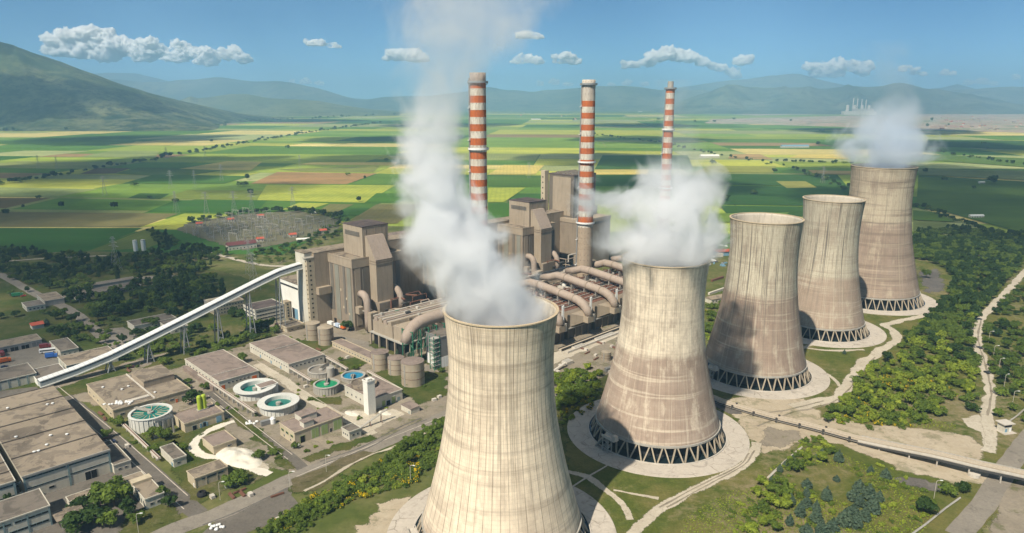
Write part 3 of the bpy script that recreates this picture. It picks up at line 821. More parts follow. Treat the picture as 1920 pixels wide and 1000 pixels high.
# stair and platform at the foot of the second tower
def tower_stair(X, Y, ang, label, r=38.5):
    t = thing('access_stair', label, 'stair', (X + r * math.cos(ang), Y + r * math.sin(ang), .16), ang + math.pi / 2)
    f = MB()
    for x in (-2, 2):
        for y in (-1.3, 1.3): f.box(x - .25, x + .25, y - .25, y + .25, 0, 8)
    for z in (3, 6): f.box(-2.2, 2.2, -1.5, 1.5, z, z + .25)
    f.build('frame', M['concrete'], t)
    MB().box(-2.6, 6.5, -1.7, 1.7, 8, 8.5).box(-2.6, 6.5, -1.75, -1.55, 8.5, 9.6).box(-2.6, 6.5, 1.55, 1.75, 8.5, 9.6).build('platform', M['concrete_l'], t)
    MB().extrude_x([(-1.1, 0), (1.1, 0), (1.1, .4), (-1.1, .4)], -8, -2.2).build('landing', M['concrete'], t)
    st = MB()
    for k in range(12): st.box(-8 + k * .48, -7.4 + k * .48, -1.1, 1.1, k * .66, k * .66 + .5)
    st.build('flight', M['concrete'], t)
    MB().box(4.6, 6.6, -1.2, 1.2, 8.5, 11).build('cabin', M['concrete_l'], t)
tower_stair(80.7, 355.8, math.radians(217), 'concrete access stair and platform on the left foot of the second cooling tower')
tower_stair(165.5, 445.8, math.radians(205), 'concrete platform at the left foot of the third cooling tower')
tower_stair(-4.4, 263.1, math.radians(200), 'concrete access stair at the left foot of the nearest cooling tower')

# ------------------------------------------------------------------ striped chimneys
def chimney_mat(name, ztop, zlow, pair, phase, top_and_veil):
    m, nt, bs = nodes(name)
    tc = N(nt, 'ShaderNodeTexCoord'); sx = N(nt, 'ShaderNodeSeparateXYZ'); L(nt, tc.outputs['Object'], sx.inputs[0])
    z = sx.outputs[2]
    fr = math_(nt, 'FRACT', math_(nt, 'DIVIDE', math_(nt, 'SUBTRACT', ztop + phase, z), pair))
    st = math_(nt, 'LESS_THAN', fr, .5)
    n = noise(nt, scaled(nt, tc.outputs['Object'], .7, .7, .12), 1., 4, .65)
    n2 = noise(nt, tc.outputs['Object'], .5, 4, .7)
    wh = mixc(nt, mapr(nt, n, .40, .66, 0, .85), (.58, .54, .46), (.34, .27, .21))
    orr = mixc(nt, mapr(nt, n, .42, .7, 0, .8), (.44, .125, .042), (.27, .085, .045))
    c = mixc(nt, st, wh, orr)
    con = mixc(nt, mapr(nt, n2, .4, .65), (.36, .285, .205), (.29, .225, .165))
    c = mixc(nt, math_(nt, 'LESS_THAN', z, zlow), c, con)
    c = mixc(nt, math_(nt, 'GREATER_THAN', z, ztop - top_and_veil), c, mixc(nt, mapr(nt, n, .35, .65), *((.42, .33, .25), (.20, .14, .11)) if top_and_veil < 10 else ((.52, .47, .40), (.36, .31, .26))))  # paler grey pair paints the steam veil onto the middle chimney's top
    # small dark openings in rows round the shaft
    at = math_(nt, 'ARCTAN2', sx.outputs[1], sx.outputs[0])
    fa = math_(nt, 'ABSOLUTE', math_(nt, 'SUBTRACT', math_(nt, 'FRACT', math_(nt, 'MULTIPLY', at, 2.2)), .5))
    fz = math_(nt, 'ABSOLUTE', math_(nt, 'SUBTRACT', math_(nt, 'FRACT', math_(nt, 'DIVIDE', math_(nt, 'SUBTRACT', z, 1.6), pair * .5)), .5))
    hole = math_(nt, 'MULTIPLY', math_(nt, 'LESS_THAN', fa, .055), math_(nt, 'LESS_THAN', fz, .08))
    c = mixc(nt, hole, c, (.06, .045, .04))
    L(nt, c, bs.inputs['Base Color']); bs.inputs['Roughness'].default_value = .85; bs.inputs['Specular IOR Level'].default_value = .15
    return m
def chimney(label, a, b, h, r0, r1, zlow, pair, phase, top_and_veil, rings, tip=0):
    t = sthing('chimney', label, 'chimney', a, b, 'striped chimneys of the power station')
    mb = MB(); mb.smooth = True
    prof = [(r0 + (r1 - r0) * (z / h) ** .8, z) for z in [h * k / 40 for k in range(41)]]
    mb.lathe(prof + [(r1 - .6, h), (r1 - .6, h - 8)], 40)
    mb.build('shaft', chimney_mat('chimney_paint', h, zlow, pair, phase, top_and_veil), t)
    MB().disc(r1 - .6, h - 5, 40).build('flue_cover', M['dark'], t)
    for z in rings:
        r = r0 + (r1 - r0) * (z / h) ** .8
        g = MB().lathe([(r - .1, z), (r + 1.7, z), (r + 1.7, z + .35), (r - .1, z + .35)], 36, close=True)
        g.lathe([(r + 1.6, z + .35), (r + 1.7, z + .35), (r + 1.7, z + 1.5), (r + 1.6, z + 1.5)], 36, close=True)
        for k in range(18):
            q = 2 * math.pi * k / 18
            g.bar((r * math.cos(q), r * math.sin(q), z - 1.6), ((r + 1.6) * math.cos(q), (r + 1.6) * math.sin(q), z), .16)
        g.build('gallery', M['steel'] if z > 150 else M['paintwhite'], t)
    lad = MB()
    q = math.radians(150)
    for k in range(int(h / 4) - 3):
        z = 8 + k * 4; r = r0 + (r1 - r0) * (z / h) ** .8 + .5
        lad.box(r * math.cos(q) - .45, r * math.cos(q) + .45, r * math.sin(q) - .45, r * math.sin(q) + .45, z, z + 4)
    lad.build('ladder_cage', M['steel'], t)
    for z in range(30, int(h) - 20, 24):
        r = r0 + (r1 - r0) * (z / h) ** .8 + .9
        MB().box(r * math.cos(q) - 1, r * math.cos(q) + 1, r * math.sin(q) - 1, r * math.sin(q) + 1, z, z + .3).box(r * math.cos(q) - 1, r * math.cos(q) + 1, r * math.sin(q) - 1.05, r * math.sin(q) - .9, z, z + 2.2).build('landing', M['paintwhite'], t)
    if tip:
        MB().lathe([(tip, h), (tip, h + 6), (tip - .4, h + 6), (tip - .4, h)], 24).build('flue', M['concrete'], t)
    return t
chimney('left striped chimney, orange and white bands, rising behind the thick steam', 363.5, 400, 200, 7.2, 6.1, 60, 10.5, -6.2, 6.0, (78, 143, 192.5))
chimney('middle striped chimney, orange and white bands on a bare concrete foot', 496, 400, 197.5, 8.0, 5.9, 66, 10.35, -18, 17.5, (69.5, 125, 193))
chimney('right striped chimney half veiled by steam, thinnest and farthest of the three', 627.5, 400, 192.5, 7.2, 4.4, 50, 11.0, -0, .0, (90, 150, 191), 2.9)

# ------------------------------------------------------------------ buildings
FOOT = []
pane_cache = {}
def pane_mesh(name, w, h, mat, frame):
    k = (name, round(w, 2), round(h, 2), mat.name, frame.name if frame else '')
    if k not in pane_cache:
        mb = MB()
        if frame:
            e = min(.22, w * .15, h * .2)
            mb.box(0, w, -.10, 0, 0, h, 1)
            n = max(1, int(w / 2.2)); pw = (w - e) / n
            for q in range(n):
                mb.box(e + q * pw, q * pw + pw, -.14, -.10, e, h - e, 0)
            pane_cache[k] = mb.mesh(name, [mat, frame])
        else:
            mb.box(0, w, -.12, 0, 0, h)
            pane_cache[k] = mb.mesh(name, mat)
    return pane_cache[k]
class Bld:
    """a building on the site grid: box from (a0, b0) to (a1, b1); faces S (towards lower right) and W (towards lower left) are seen"""
    def __init__(s, name, label, cat, a0, a1, b0, b1, h, wall, roof, parapet=.6, group=None, over=.25, base=0.):
        s.a0, s.b0, s.h = a0, b0, h
        s.la, s.lb = a1 - a0, b1 - b0
        s.t = sthing(name, label, cat, a0, b0, group); FOOT.append((a0, a1, b0, b1))
        if base: s.t.location.z = base
        MB().box(0, s.la, 0, s.lb, 0, h, top=False).build('wall', M[wall], s.t)
        MB().box(-over, s.la + over, -over, s.lb + over, h, h + .3).build('roof', M[roof], s.t)
        if parapet:
            p = MB(); w = .35; o = over + .04
            p.box(-o, s.la + o, -o, -o + w, h + .05, h + .3 + parapet).box(-o, s.la + o, s.lb + o - w, s.lb + o, h + .05, h + .3 + parapet)
            p.box(-o, -o + w, -o + w, s.lb + o - w, h + .05, h + .3 + parapet).box(s.la + o - w, s.la + o, -o + w, s.lb + o - w, h + .05, h + .3 + parapet)
            p.build('parapet', M[wall] if wall not in ('taupe',) else M['taupe_l'], s.t)
    def put(s, name, side, x, z, w, h, mat='glass', frame='frame', out=.0):
        o = bpy.data.objects.new(name, pane_mesh(name, w, h, M[mat], M[frame] if frame else None))
        COL.objects.link(o); o.parent = s.t
        if side == 'S': o.location = (x, -out, z)
        else:
            o.location = (-out, x + w, z); o.rotation_euler = (0, 0, -math.pi / 2)
        return s
    def row(s, side, n, z, w, h, m0=1., m1=1., mat='glass', frame='frame', name='window'):
        ln = (s.la if side == 'S' else s.lb) - m0 - m1
        for k in range(n):
            s.put(name, side, m0 + (k + .5) * ln / n - w / 2, z, w, h, mat, frame)
        return s
    def pil(s, side, n, w=.5, mat='teal', z1=None):
        ln = s.la if side == 'S' else s.lb
        for k in range(n + 1):
            s.put('pilaster', side, min(max(0, k * ln / n - w / 2), ln - w), 0, w, z1 or s.h, mat, None, .06)
        return s
    def block(s, name, x0, x1, y0, y1, z0, z1, wall, roof=None):
        p = MB().box(x0, x1, y0, y1, z0, z1, top=roof is None).build(name, M[wall], s.t)
        if roof: MB().box(x0 - .2, x1 + .2, y0 - .2, y1 + .2, z1, z1 + .3).build('cover', M[roof], p)
        return s
    def vents(s, n, seed=1):
        r = random.Random(seed)
        for k in range(n):
            x, y = s.la * r.uniform(.12, .88), s.lb * r.uniform(.12, .88)
            MB().lathe([(0.001, s.h + 1.3), (.75, s.h + 1.1), (.8, s.h + .9), (.4, s.h + .85), (.4, s.h + .3)], 10, (x, y)).build('roof_vent', M['paintwhite'], s.t)
        return s
def bpx(name, label, cat, Np, Rp, Lp, h, wall, roof, **kw):
    a0, b0 = S(*Np, h); a1 = S(*Rp, h)[0]; b1 = S(*Lp, h)[1]
    if a1 - a0 < 2: a1 = a0 + 2
    if b1 - b0 < 2: b1 = b0 + 2
    return Bld(name, label, cat, a0, a1, b0, b1, h, wall, roof, **kw)

# --- the big hall on the left edge
hall = bpx('workshop_hall', 'largest flat-roofed hall with stained grey roof and dark open gate, left edge', 'hall', (42, 895), (207, 846), (-105, 786), 12, 'white', 'roof_tan', parapet=.4)
hall.lb = S(85, 728, 12)[1] - hall.b0
for ch in list(hall.t.children): bpy.data.objects.remove(ch)
MB().box(0, hall.la, 0, hall.lb, 0, 12, top=False).build('wall', M['white'], hall.t)
nb = 5
for k in range(nb):
    y0, y1 = hall.lb * k / nb, hall.lb * (k + 1) / nb
    MB().box(-.3, hall.la + .3, y0 + .02, y1 - .45, 12, 12.35).build('roof', M['roof_tan'], hall.t)
    MB().box(-.4, hall.la + .4, y1 - .43, y1 - .02, 12, 12.95).build('roof_ridge', M['roof_grey'], hall.t)
MB().box(-.35, hall.la + .35, -.45, -.02, 11.5, 12.5).build('cornice', M['concrete'], hall.t)
hall.put('window', 'S', .6, 10.2, hall.la * .46, .9, 'dark', 'teal').put('window', 'S', hall.la * .5, 10.2, hall.la * .48, .9, 'dark', 'teal')
hall.put('window', 'S', .6, 5.2, hall.la * .46, .7, 'dark', 'teal').put('window', 'S', hall.la * .5, 5.6, hall.la * .48, .7, 'dark', 'teal')
hall.put('gate', 'S', hall.la * .67, 0, hall.la * .15, 4.6, 'dark', 'frame').put('window', 'S', hall.la * .25, 2, 2.6, 1.4, 'dark')
hall.pil('S', 2, .9, 'teal', 12).vents(9, 4)
hb = Bld('workshop_hall', 'second hall bay with stained roof cut by the left edge of the photo', 'hall', hall.a0 - 62, hall.a0 - 3.2, hall.b0 - 2, hall.b0 + 70, 12, 'white', 'roof_tan', parapet=.3)
hb.put('window', 'S', 20, 10.2, 41, .9, 'dark', 'teal').put('window', 'S', 20, 5.2, 41, .7, 'dark', 'teal').pil('S', 3, .9)
for k in range(1, 6): MB().box(-.3, 59, 70 * k / 6 - .25, 70 * k / 6 + .25, 12.25, 12.7).build('roof_ridge', M['roof_grey'], hb.t)
an = bpx('annex', 'low grey-roofed annex along the road side of the largest hall', 'annex', (213, 874), (246, 865), (212, 834), 4.5, 'white', 'roof_grey', parapet=.2)
an.row('S', 2, 1.5, 1.6, 1, mat='glass')
Bld('annex', 'small dark-roofed annex farther up the road side of the largest hall', 'annex', hall.a0 + hall.la + .3, hall.a0 + hall.la + 7, an.b0 + 17, an.b0 + 31, 4, 'concrete', 'roof_grey', parapet=.2)
b2 = bpx('warehouse', 'dark grey roofed warehouse cut by the bottom left corner', 'warehouse', (-140, 1030), (103, 966), (-130, 985), 9, 'white', 'roof_grey', parapet=.3)
lb = S(84, 936, 9)[1] - b2.b0
b2.put('window', 'S', b2.la - 26, 6.4, 12, 1.2, 'dark', 'teal').put('window', 'S', b2.la - 13, 6.4, 12.4, 1.2, 'dark', 'teal').put('window', 'S', b2.la - 26, 2.4, 25, 1.2, 'dark', 'teal').pil('S', 5, .6).vents(3, 8)
sh = bpx('long_shed', 'long low shed with tan roof strip in front of the largest hall', 'shed', (130, 942), (268, 889), (122, 934), 4, 'white', 'roof_tan', parapet=.15)
sh.row('S', 6, 1.4, 1.8, 1.)
oc = bpx('office_block', 'small tan-roofed block with white front at the road end of the long low shed', 'office', (272, 938), (305, 923), (242, 908), 5, 'white', 'roof_tan', parapet=.3)
oc.row('W', 6, 1.2, 1.1, 2.4, mat='glass', frame='teal').row('S', 2, 1.6, 1.6, 1.2)
MB().box(-.3, oc.la + .3, oc.lb - 4, oc.lb + .3, 5.3, 6.8).build('roof_step', M['cream'], oc.t)
# quonset hut
qa, qb = S(112, 985, 0)
q = sthing('arched_hut', 'dark round-mouthed arched hut beside the bottom left warehouse', 'hut', qa, qb)
arc = [(4.2 * math.cos(math.pi * k / 12), 4.2 * math.sin(math.pi * k / 12)) for k in range(13)]
MB().extrude_x([(x * 1., z) for x, z in arc], 0, 9).build('vault', M['concrete'], q)
MB().extrude_x([(x * .88, z * .88) for x, z in arc], -.06, .3).build('mouth', M['dark'], q)
MB().box(-1.6, 9.4, -4.9, 4.9, 4.35, 4.6).build('canopy', M['roof_tan'], q)

# --- rows of workshops at far left
v1 = bpx('workshop', 'workshop with white wall panels between grey pilasters, left of the conveyor foot', 'workshop', (125, 687), (216, 661), (110, 670), 5, 'white', 'roof_tan', parapet=.15)
v1.pil('S', 6, .55).pil('W', 3, .55)
for k in range(6): v1.put('window', 'S', v1.la * k / 6 + .6, 3.9, v1.la / 6 - 1.2, .7, 'glass', 'teal')
v2 = bpx('workshop', 'workshop with white panels cut by the left edge under the vehicle yard', 'workshop', (-40, 725), (65, 697), (-60, 706), 6, 'white', 'roof_grey', parapet=.15)
v2.pil('S', 6, .55)
for k in range(6): v2.put('window', 'S', v2.la * k / 6 + .6, 4.9, v2.la / 6 - 1.2, .7, 'glass', 'teal')
v3 = bpx('workshop', 'lower linking workshop with a row of small windows between two panelled workshops', 'workshop', (70, 714), (125, 698), (60, 694), 4, 'whiteclad', 'roof_grey', parapet=.1)
v3.row('S', 8, 1.6, 1.1, 1.2)
y1 = bpx('store_building', 'white walled store with dark speckled roof beside the vehicle yard', 'store', (113, 660), (145, 651), (92, 641), 4.2, 'white', 'roof_grey', parapet=.15)
y1.row('S', 3, 1.2, 1.6, 1.1).row('W', 2, 0, 1.5, 2.6, 3, 3, 'rust', 'frame', 'door')
ga = bpx('garage_row', 'row of open garages with orange vehicles inside at the far left', 'garage', (-50, 663), (74, 633), (-60, 652), 4.6, 'concrete', 'roof_tan', parapet=.15)
for k in range(5): ga.put('garage_door', 'S', ga.la * (k + .2) / 6.2 , 0, ga.la / 6.2 * .78, 3.4, 'dark', 'frame')
ga.put('wall_panel', 'S', ga.la * .84, .2, ga.la * .15, 3.6, 'sheetgrey', 'frame')
kk = bpx('kiosk', 'tiny white kiosk with red tiled roof on the far left lawn', 'kiosk', (60, 612), (80, 606), (55, 608), 3, 'white', 'roof_red', parapet=0)
MB().extrude_x([(-.6, 3.3), (kk.lb + .6, 3.3), (kk.lb / 2, 5)], -.5, kk.la + .5).build('gable_roof', M['roof_red'], kk.t)
gt = bpx('gatehouse', 'white gatehouse with grey roof by the road bend at far left', 'gatehouse', (50, 577), (82, 569), (38, 569), 4, 'white', 'roof_grey', parapet=.2)
gt.row('S', 4, 1.2, 2, 1.5).row('W', 3, 1.2, 1.6, 1.5)
bpx('canopy_building', 'flat tan canopy building spanning the gate road at far left', 'canopy', (84, 566), (118, 558), (72, 553), 4.5, 'concrete', 'roof_tan', parapet=.2)
lr = bpx('long_store', 'long low grey-roofed store among the left trees', 'store', (142, 556), (255, 530), (132, 549), 4, 'concrete', 'roof_grey', parapet=.15)
lr.row('S', 9, 1.2, 3, 1.2, mat='dark')
lr2 = bpx('long_store', 'farther parallel long grey store among the left trees', 'store', (150, 540), (245, 518), (146, 536), 4, 'concrete', 'roof_grey', parapet=.15)
ho = bpx('canteen_building', 'white L-shaped canteen, its left wing with raised roof rim', 'canteen', (252, 613), (322, 592), (243, 603), 4.5, 'white', 'roof_grey', parapet=.5)
ho.row('S', 5, 1.4, 2, 1.2)
ho2 = bpx('canteen_wing', 'grey-roofed white wing nearest the conveyor, right of the L-shaped canteen', 'canteen', (320, 618), (347, 608), (303, 603), 4, 'white', 'roof_grey', parapet=.2)
ho2.row('S', 2, 1.2, 2, 1.2)
# offices behind the conveyor
o2 = bpx('office_building', 'four storey office building with window bands behind the conveyor', 'office', (478, 583), (527, 569), (461, 572), 12.5, 'white', 'roof_dark', parapet=.5)
for z in (1.2, 4.2, 7.2, 10.2): o2.put('window_band', 'S', .8, z, o2.la - 1.6, 1.3, 'glass', 'frame'); o2.put('window_band', 'W', .8, z, o2.lb - 1.6, 1.3, 'glass', 'frame')
st2 = Bld('stair_tower', 'narrow stair tower with round openings at the right end of the office building', 'stair tower', o2.a0 + o2.la + .5, o2.a0 + o2.la + 5.5, o2.b0 - .8, o2.b0 + 5, 14, 'cream', 'roof_tan', parapet=.3)
for k in range(5):
    w = MB().lathe([(.001, 0), (.75, 0), (.75, .12)], 14); o = w.build('round_window', M['dark'], st2.t); o.rotation_euler = (math.pi / 2, 0, 0); o.location = (2.5, -.08, 2 + k * 2.5)
o1 = bpx('office_building', 'three storey cream office partly hidden behind the conveyor and trees', 'office', (404, 574), (450, 560), (390, 566), 9, 'cream', 'roof_tan', parapet=.6)
for z in (1.4, 4.2, 7): o1.row('S', 9, z, 1.5, 1.4); o1.row('W', 4, z, 1.5, 1.4)
bpx('canopy_building', 'thin flat cream canopy roof behind the three storey office', 'canopy', (388, 566), (452, 552), (383, 563), 5, 'concrete', 'cream', parapet=.1)
yb = bpx('pump_house', 'small yellow pump house with thick roof rim below the boiler house', 'pump house', (538, 616), (568, 608.5), (526.5, 609), 3.6, 'cream', 'roof_grey', parapet=.9, over=.8)
yb.row('S', 2, 1.2, 2.2, 1., 2, 2).put('door', 'W', 1.2, 0, 1.2, 2.2, 'teal')

# --- water treatment area
wt = bpx('filter_building', 'long pinkish-roofed filter building with rows of small windows behind the settling tanks', 'works building', (541, 684), (605, 664), (466, 645), 6.5, 'white', 'roof_pink', parapet=.15)
wt.row('S', 8, 3.6, 1.7, 1.2).row('W', 16, 3.6, 1.5, 1.2)
MB().box(-.3, wt.la + .3, wt.lb * .56, wt.lb * .56 + .5, 6.9, 7.3).build('roof_ridge', M['concrete'], wt.t)
for k in (.18, .42, .7): wt.put('door', 'W', wt.lb * k, 0, 2, 2.6, 'blue_door')
rp_ = bpx('repair_hall', 'white repair hall with broad pinkish roof and orange doors left of the settling tanks', 'works building', (410, 717), (478, 692), (345, 675), 6, 'white', 'roof_pink', parapet=.3)
rp_.put('door', 'S', 1.2, 0, 2.6, 3.4, 'orange').put('door', 'S', rp_.la - 5, 0, 3.6, 4, 'orange').row('S', 6, 3.4, 1.6, 1.1, 5, 6).row('W', 10, 3.2, 2.4, 1.2)
MB().box(-.3, rp_.la + .3, rp_.lb * .22, rp_.lb * .22 + .4, 6.35, 6.75).build('roof_ridge', M['concrete_l'], rp_.t)
MB().box(-3.2, -.15, 2, rp_.lb - 4, 0, 3).build('side_aisle', M['roof_pink'], rp_.t)
ql = bpx('chemical_works', 'cream works building with stained tan roof left of the green settling tank', 'works building', (212, 771), (352, 727), (164, 722), 6, 'cream', 'roof_tan', parapet=.4)
ql.row('W', 6, 2.2, 2.4, 1.2).row('S', 6, 2.2, 2.6, 1.2).put('door', 'S', ql.la * .6, 0, 2.4, 3, 'green_door').put('door', 'S', ql.la * .78, 0, 1.8, 2.6, 'orange')
ql.block('roof_house', ql.la * .55, ql.la * .97, ql.lb * .42, ql.lb * .85, 6.3, 10, 'taupe_l', 'roof_tan')
ql.block('roof_ridge', ql.la * .52, ql.la * .535, 0, ql.lb, 6.3, 7.1, 'concrete_l').block('roof_house', ql.la * .2, ql.la * .5, ql.lb * .1, ql.lb * .16, 6.3, 7., 'concrete_l').vents(4, 3)
dd = bpx('dosing_building', 'low cream dosing building carrying the lime green silo', 'works building', (346, 797), (417, 772), (330, 776), 5, 'cream', 'roof_pink', parapet=.6)
dd.put('door', 'S', dd.la * .18, 0, 2.2, 3, 'dark', 'teal').put('door', 'S', dd.la * .36, 0, 1.2, 3, 'blue_door').put('door', 'S', dd.la * .44, .4, 2., 2.8, 'dark', 'blue_door').put('door', 'S', dd.la * .53, 0, 1., 3, 'blue_door').put('door', 'S', dd.la * .78, 0, 3.4, 4.2, 'blue_door')
sa, sb_ = S(379, 768, 5.3)
si = sthing('silo', 'lime green upright silo on the roof of the dosing building', 'silo', sa, sb_); si.location.z = 5.3
MB().lathe([(1.3, .6), (1.3, 8.2), (.9, 8.9), (.001, 9)], 20, (-1.1, 0)).build('vessel', M['lime'], si)
MB().lathe([(1.3, .6), (1.3, 8.2), (.9, 8.9), (.001, 9)], 20, (1.5, 0)).build('vessel', M['lime'], si)
MB().box(-2.8, 3.2, -1.6, 1.6, 0, .6).build('base', M['concrete'], si)
ee = bpx('pump_house', 'small pink-roofed pump house beside the white lime heap', 'pump house', (400, 840), (441, 824), (381, 822), 4, 'cream', 'roof_pink', parapet=.5)
ee.put('window', 'S', ee.la * .6, 1.8, 2.4, 1.1)
ff = bpx('pump_house', 'small grey-roofed hut with blue wall between lime loop and road', 'pump house', (325, 864), (347, 854), (300, 841), 4, 'white', 'roof_grey', parapet=.5)
ff.put('door', 'W', 1, 0, 2.4, 2.4, 'blue_door').put('window', 'S', 1.5, 1.6, 1.6, 1.)
gg = bpx('store_building', 'long narrow store with tan roof on the grass by the road junction', 'store', (365, 899), (426, 876), (348, 886), 5, 'cream', 'roof_tan', parapet=.3)
gg.pil('S', 3, .4, 'cream').put('window', 'S', 3, 3.4, 8, .8, 'glass', 'teal').put('window', 'S', gg.la - 10, 3.4, 8, .8, 'glass', 'teal').put('door', 'W', 1, 0, 1.2, 2.4, 'paintwhite')
hh = bpx('chlorination_building', 'cream building with pale green gates and two rooftop boxes in front of the settling tanks', 'works building', (552, 813), (641, 780), (522, 795), 7, 'cream', 'roof_pink', parapet=.3)
hh.put('gate', 'S', hh.la * .33, .1, hh.la * .16, 6, 'green_door').put('gate', 'S', hh.la * .53, .1, hh.la * .15, 6, 'green_door').put('gate', 'S', hh.la * .79, .1, hh.la * .19, 6.2, 'green_door').put('gate', 'S', hh.la * .10, 0, hh.la * .10, 4.2, 'dark', 'green_door').put('door', 'S', hh.la * .71, 0, 1.4, 2.6, 'dark')
hh.row('W', 3, 3.6, 3., 1.6, .6, .6, 'glass', 'green_door').row('W', 2, .8, 1.2, 1.6)
hh.block('roof_house', hh.la * .30, hh.la * .62, hh.lb * .5, hh.lb * .95, 7.3, 10.6, 'white', 'roof_pink').block('roof_house', hh.la * .22, hh.la * .42, hh.lb * .08, hh.lb * .36, 7.3, 10.2, 'white', 'roof_pink')
kx = bpx('weigh_house', 'tiny white weigh house beside the tilted loading belt', 'hut', (655, 812), (674, 802), (641, 803), 4.6, 'white', 'roof_grey', parapet=.4)
kx.row('W', 3, 2, 1.2, 1.2).row('S', 2, 2, 1.6, 1.2)
ii = bpx('lime_works', 'white lime works with a pinkish roof behind the slim white tower', 'works building', (698, 751), (758, 733), (642, 725), 6.5, 'white', 'roof_pink', parapet=.3)
ii.put('gate', 'S', ii.la * .30, 0, 2.6, 4, 'green_door').put('gate', 'S', ii.la * .45, 0, 3, 3, 'dark', 'blue_door').put('gate', 'S', ii.la * .62, 0, 3, 4.4, 'green_door').put('gate', 'S', ii.la * .80, 0, 2.4, 3, 'teal').row('W', 6, 2.4, 1.4, 1.4)
MB().lathe([(8, 7.3), (8, 9.2), (7.5, 9.2), (7.5, 8.8)], 36, (8.5, ii.lb - 9)).disc(7.6, 8.8, 36, (8.5, ii.lb - 9)).build('round_roof', M['roof_tan'], ii.t)
ta, tb = S(693, 779)
tw = Bld('silo_tower', 'slim white square tower standing in front of the lime works', 'tower', ta - .5, ta + 4.6, tb, tb + 4.8, 20.5, 'whiteclad', 'roof_pink', parapet=.6)
tw.block('roof_house', 1, 3.4, 1, 3.4, 20.8, 22, 'whiteclad')
jj = bpx('pump_house', 'tiny white cottage-like hut right of the lime works', 'pump house', (770, 768), (785, 761), (757, 757), 3.4, 'white', 'roof_pink', parapet=0)
jj.put('door', 'W', 1, 0, 1.2, 2, 'teal')
oo = bpx('workshop', 'long low terrace of workshops with small windows between the brown tanks', 'workshop', (697, 675), (706, 665), (627, 640), 3.8, 'cream', 'roof_pink', parapet=.25)
oo.row('W', 14, 1.5, 1.8, 1.1)
gb = Bld('sheet_building', 'tall grey sheet-clad block with white base tucked behind the nearest tower', 'works building', 283, 310, 352, 368, 22, 'sheetgrey', 'roof_grey', parapet=.4)
gb.put('base_panel', 'W', .2, 0, 15.5, 8, 'paintwhite', 'frame').put('base_panel', 'S', .2, 0, 26, 8, 'paintwhite', 'frame')

# --- settling tanks
def settling(label, px, r, top, wallm, liquid, arms=0, wide=1.4, bridge=True, walls=True, low=.55):
    a, b = S(*px, top)
    t = sthing('settling_tank', label, 'settling tank', a, b, 'round settling tanks')
    MB().lathe([(r + .3, 0), (r + .3, top), (r + .3 + wide * .4, top), (r + .3 + wide * .4, top + .4), (r - wide * .6, top + .4), (r - wide * .6, top - low - 1)], 56).build('wall', M[wallm], t)
    MB().disc(r - wide * .55, top - low, 56).build('liquid', M[liquid], t)
    MB().lathe([(1.6, top - low - .4), (1.6, top + .7 - low * .5), (.001, top + .8 - low * .5)], 20).build('centre_drum', M['concrete'], t)
    if bridge:
        br = MB().box(0, r + .5, -.6, .6, top + .45, top + .75).box(0, r + .5, -.65, -.58, top + .75, top + 1.7).box(0, r + .5, .58, .65, top + .75, top + 1.7)
        o = br.build('scraper_bridge', M['concrete'], t); o.rotation_euler = (0, 0, random.uniform(0, 6.28))
    if walls:
        rb = MB()
        for k in range(28):
            q = 2 * math.pi * k / 28
            rb.bar(((r + .45) * math.cos(q), (r + .45) * math.sin(q), 0), ((r + .45) * math.cos(q), (r + .45) * math.sin(q), top), .35)
        rb.build('wall_ribs', M[wallm], t)
    for k in range(arms):
        q = 2 * math.pi * k / arms
        o = MB().box(r * .35, r * .92, -.16, .16, top - .5, top - .25).build('launder_arm', M['cream'], t); o.rotation_euler = (0, 0, q)
    return t
def water(name, col):
    m, nt, bs = nodes(name)
    n = noise(nt, pos(nt), .25, 4, .6)
    L(nt, mixc(nt, mapr(nt, n, .3, .7), col, tuple(q * .7 for q in col)), bs.inputs['Base Color'])
    bs.inputs['Roughness'].default_value = .35; bs.inputs['Specular IOR Level'].default_value = .3
    return m
M['w_green'] = water('green_tank_water', (.015, .20, .12)); M['w_teal'] = water('teal_tank_water', (.012, .17, .14)); M['w_blue'] = water('blue_tank_water', (.01, .21, .36)); M['w_bright'] = water('bright_green_water', (.01, .26, .11)); M['w_grey'] = water('grey_dry_tank', (.28, .25, .21))
M['tankwall'] = weathered('tank_ring_wall', (.56, .56, .52), .7, .4)
settling('deep teal settling tank with radial cream launders, raised on a tall round wall', (282, 773), 10.6, 8, 'tankwall', 'w_teal', 16, 1.2)
settling('settling tank with teal water in the nearer of two wide white ring walls', (522, 753), 10.2, 5, 'tankwall', 'w_teal', 0, 4.0, False, True, 2.0)
settling('settling tank with teal water in the farther of two wide white ring walls', (478, 725), 11, 5, 'tankwall', 'w_teal', 0, 4.0, False, True, 2.4)
settling('settling tank filled with bright green water', (612, 720), 7.6, 5, 'concrete', 'w_bright', 0, 1.0)
settling('settling tank filled with bright blue water', (662, 704), 7.4, 2.4, 'concrete', 'w_blue', 0, 1.0)
settling('empty grey settling tank behind the bright green one', (602, 693), 8.4, 3, 'concrete', 'w_grey', 0, 1.0)
bpx('pump_house', 'pale grey windowless block wedged between the two white ring tanks', 'pump house', (489, 729), (520, 719), (482, 722), 5.5, 'whiteclad', 'roof_pink', parapet=.2)
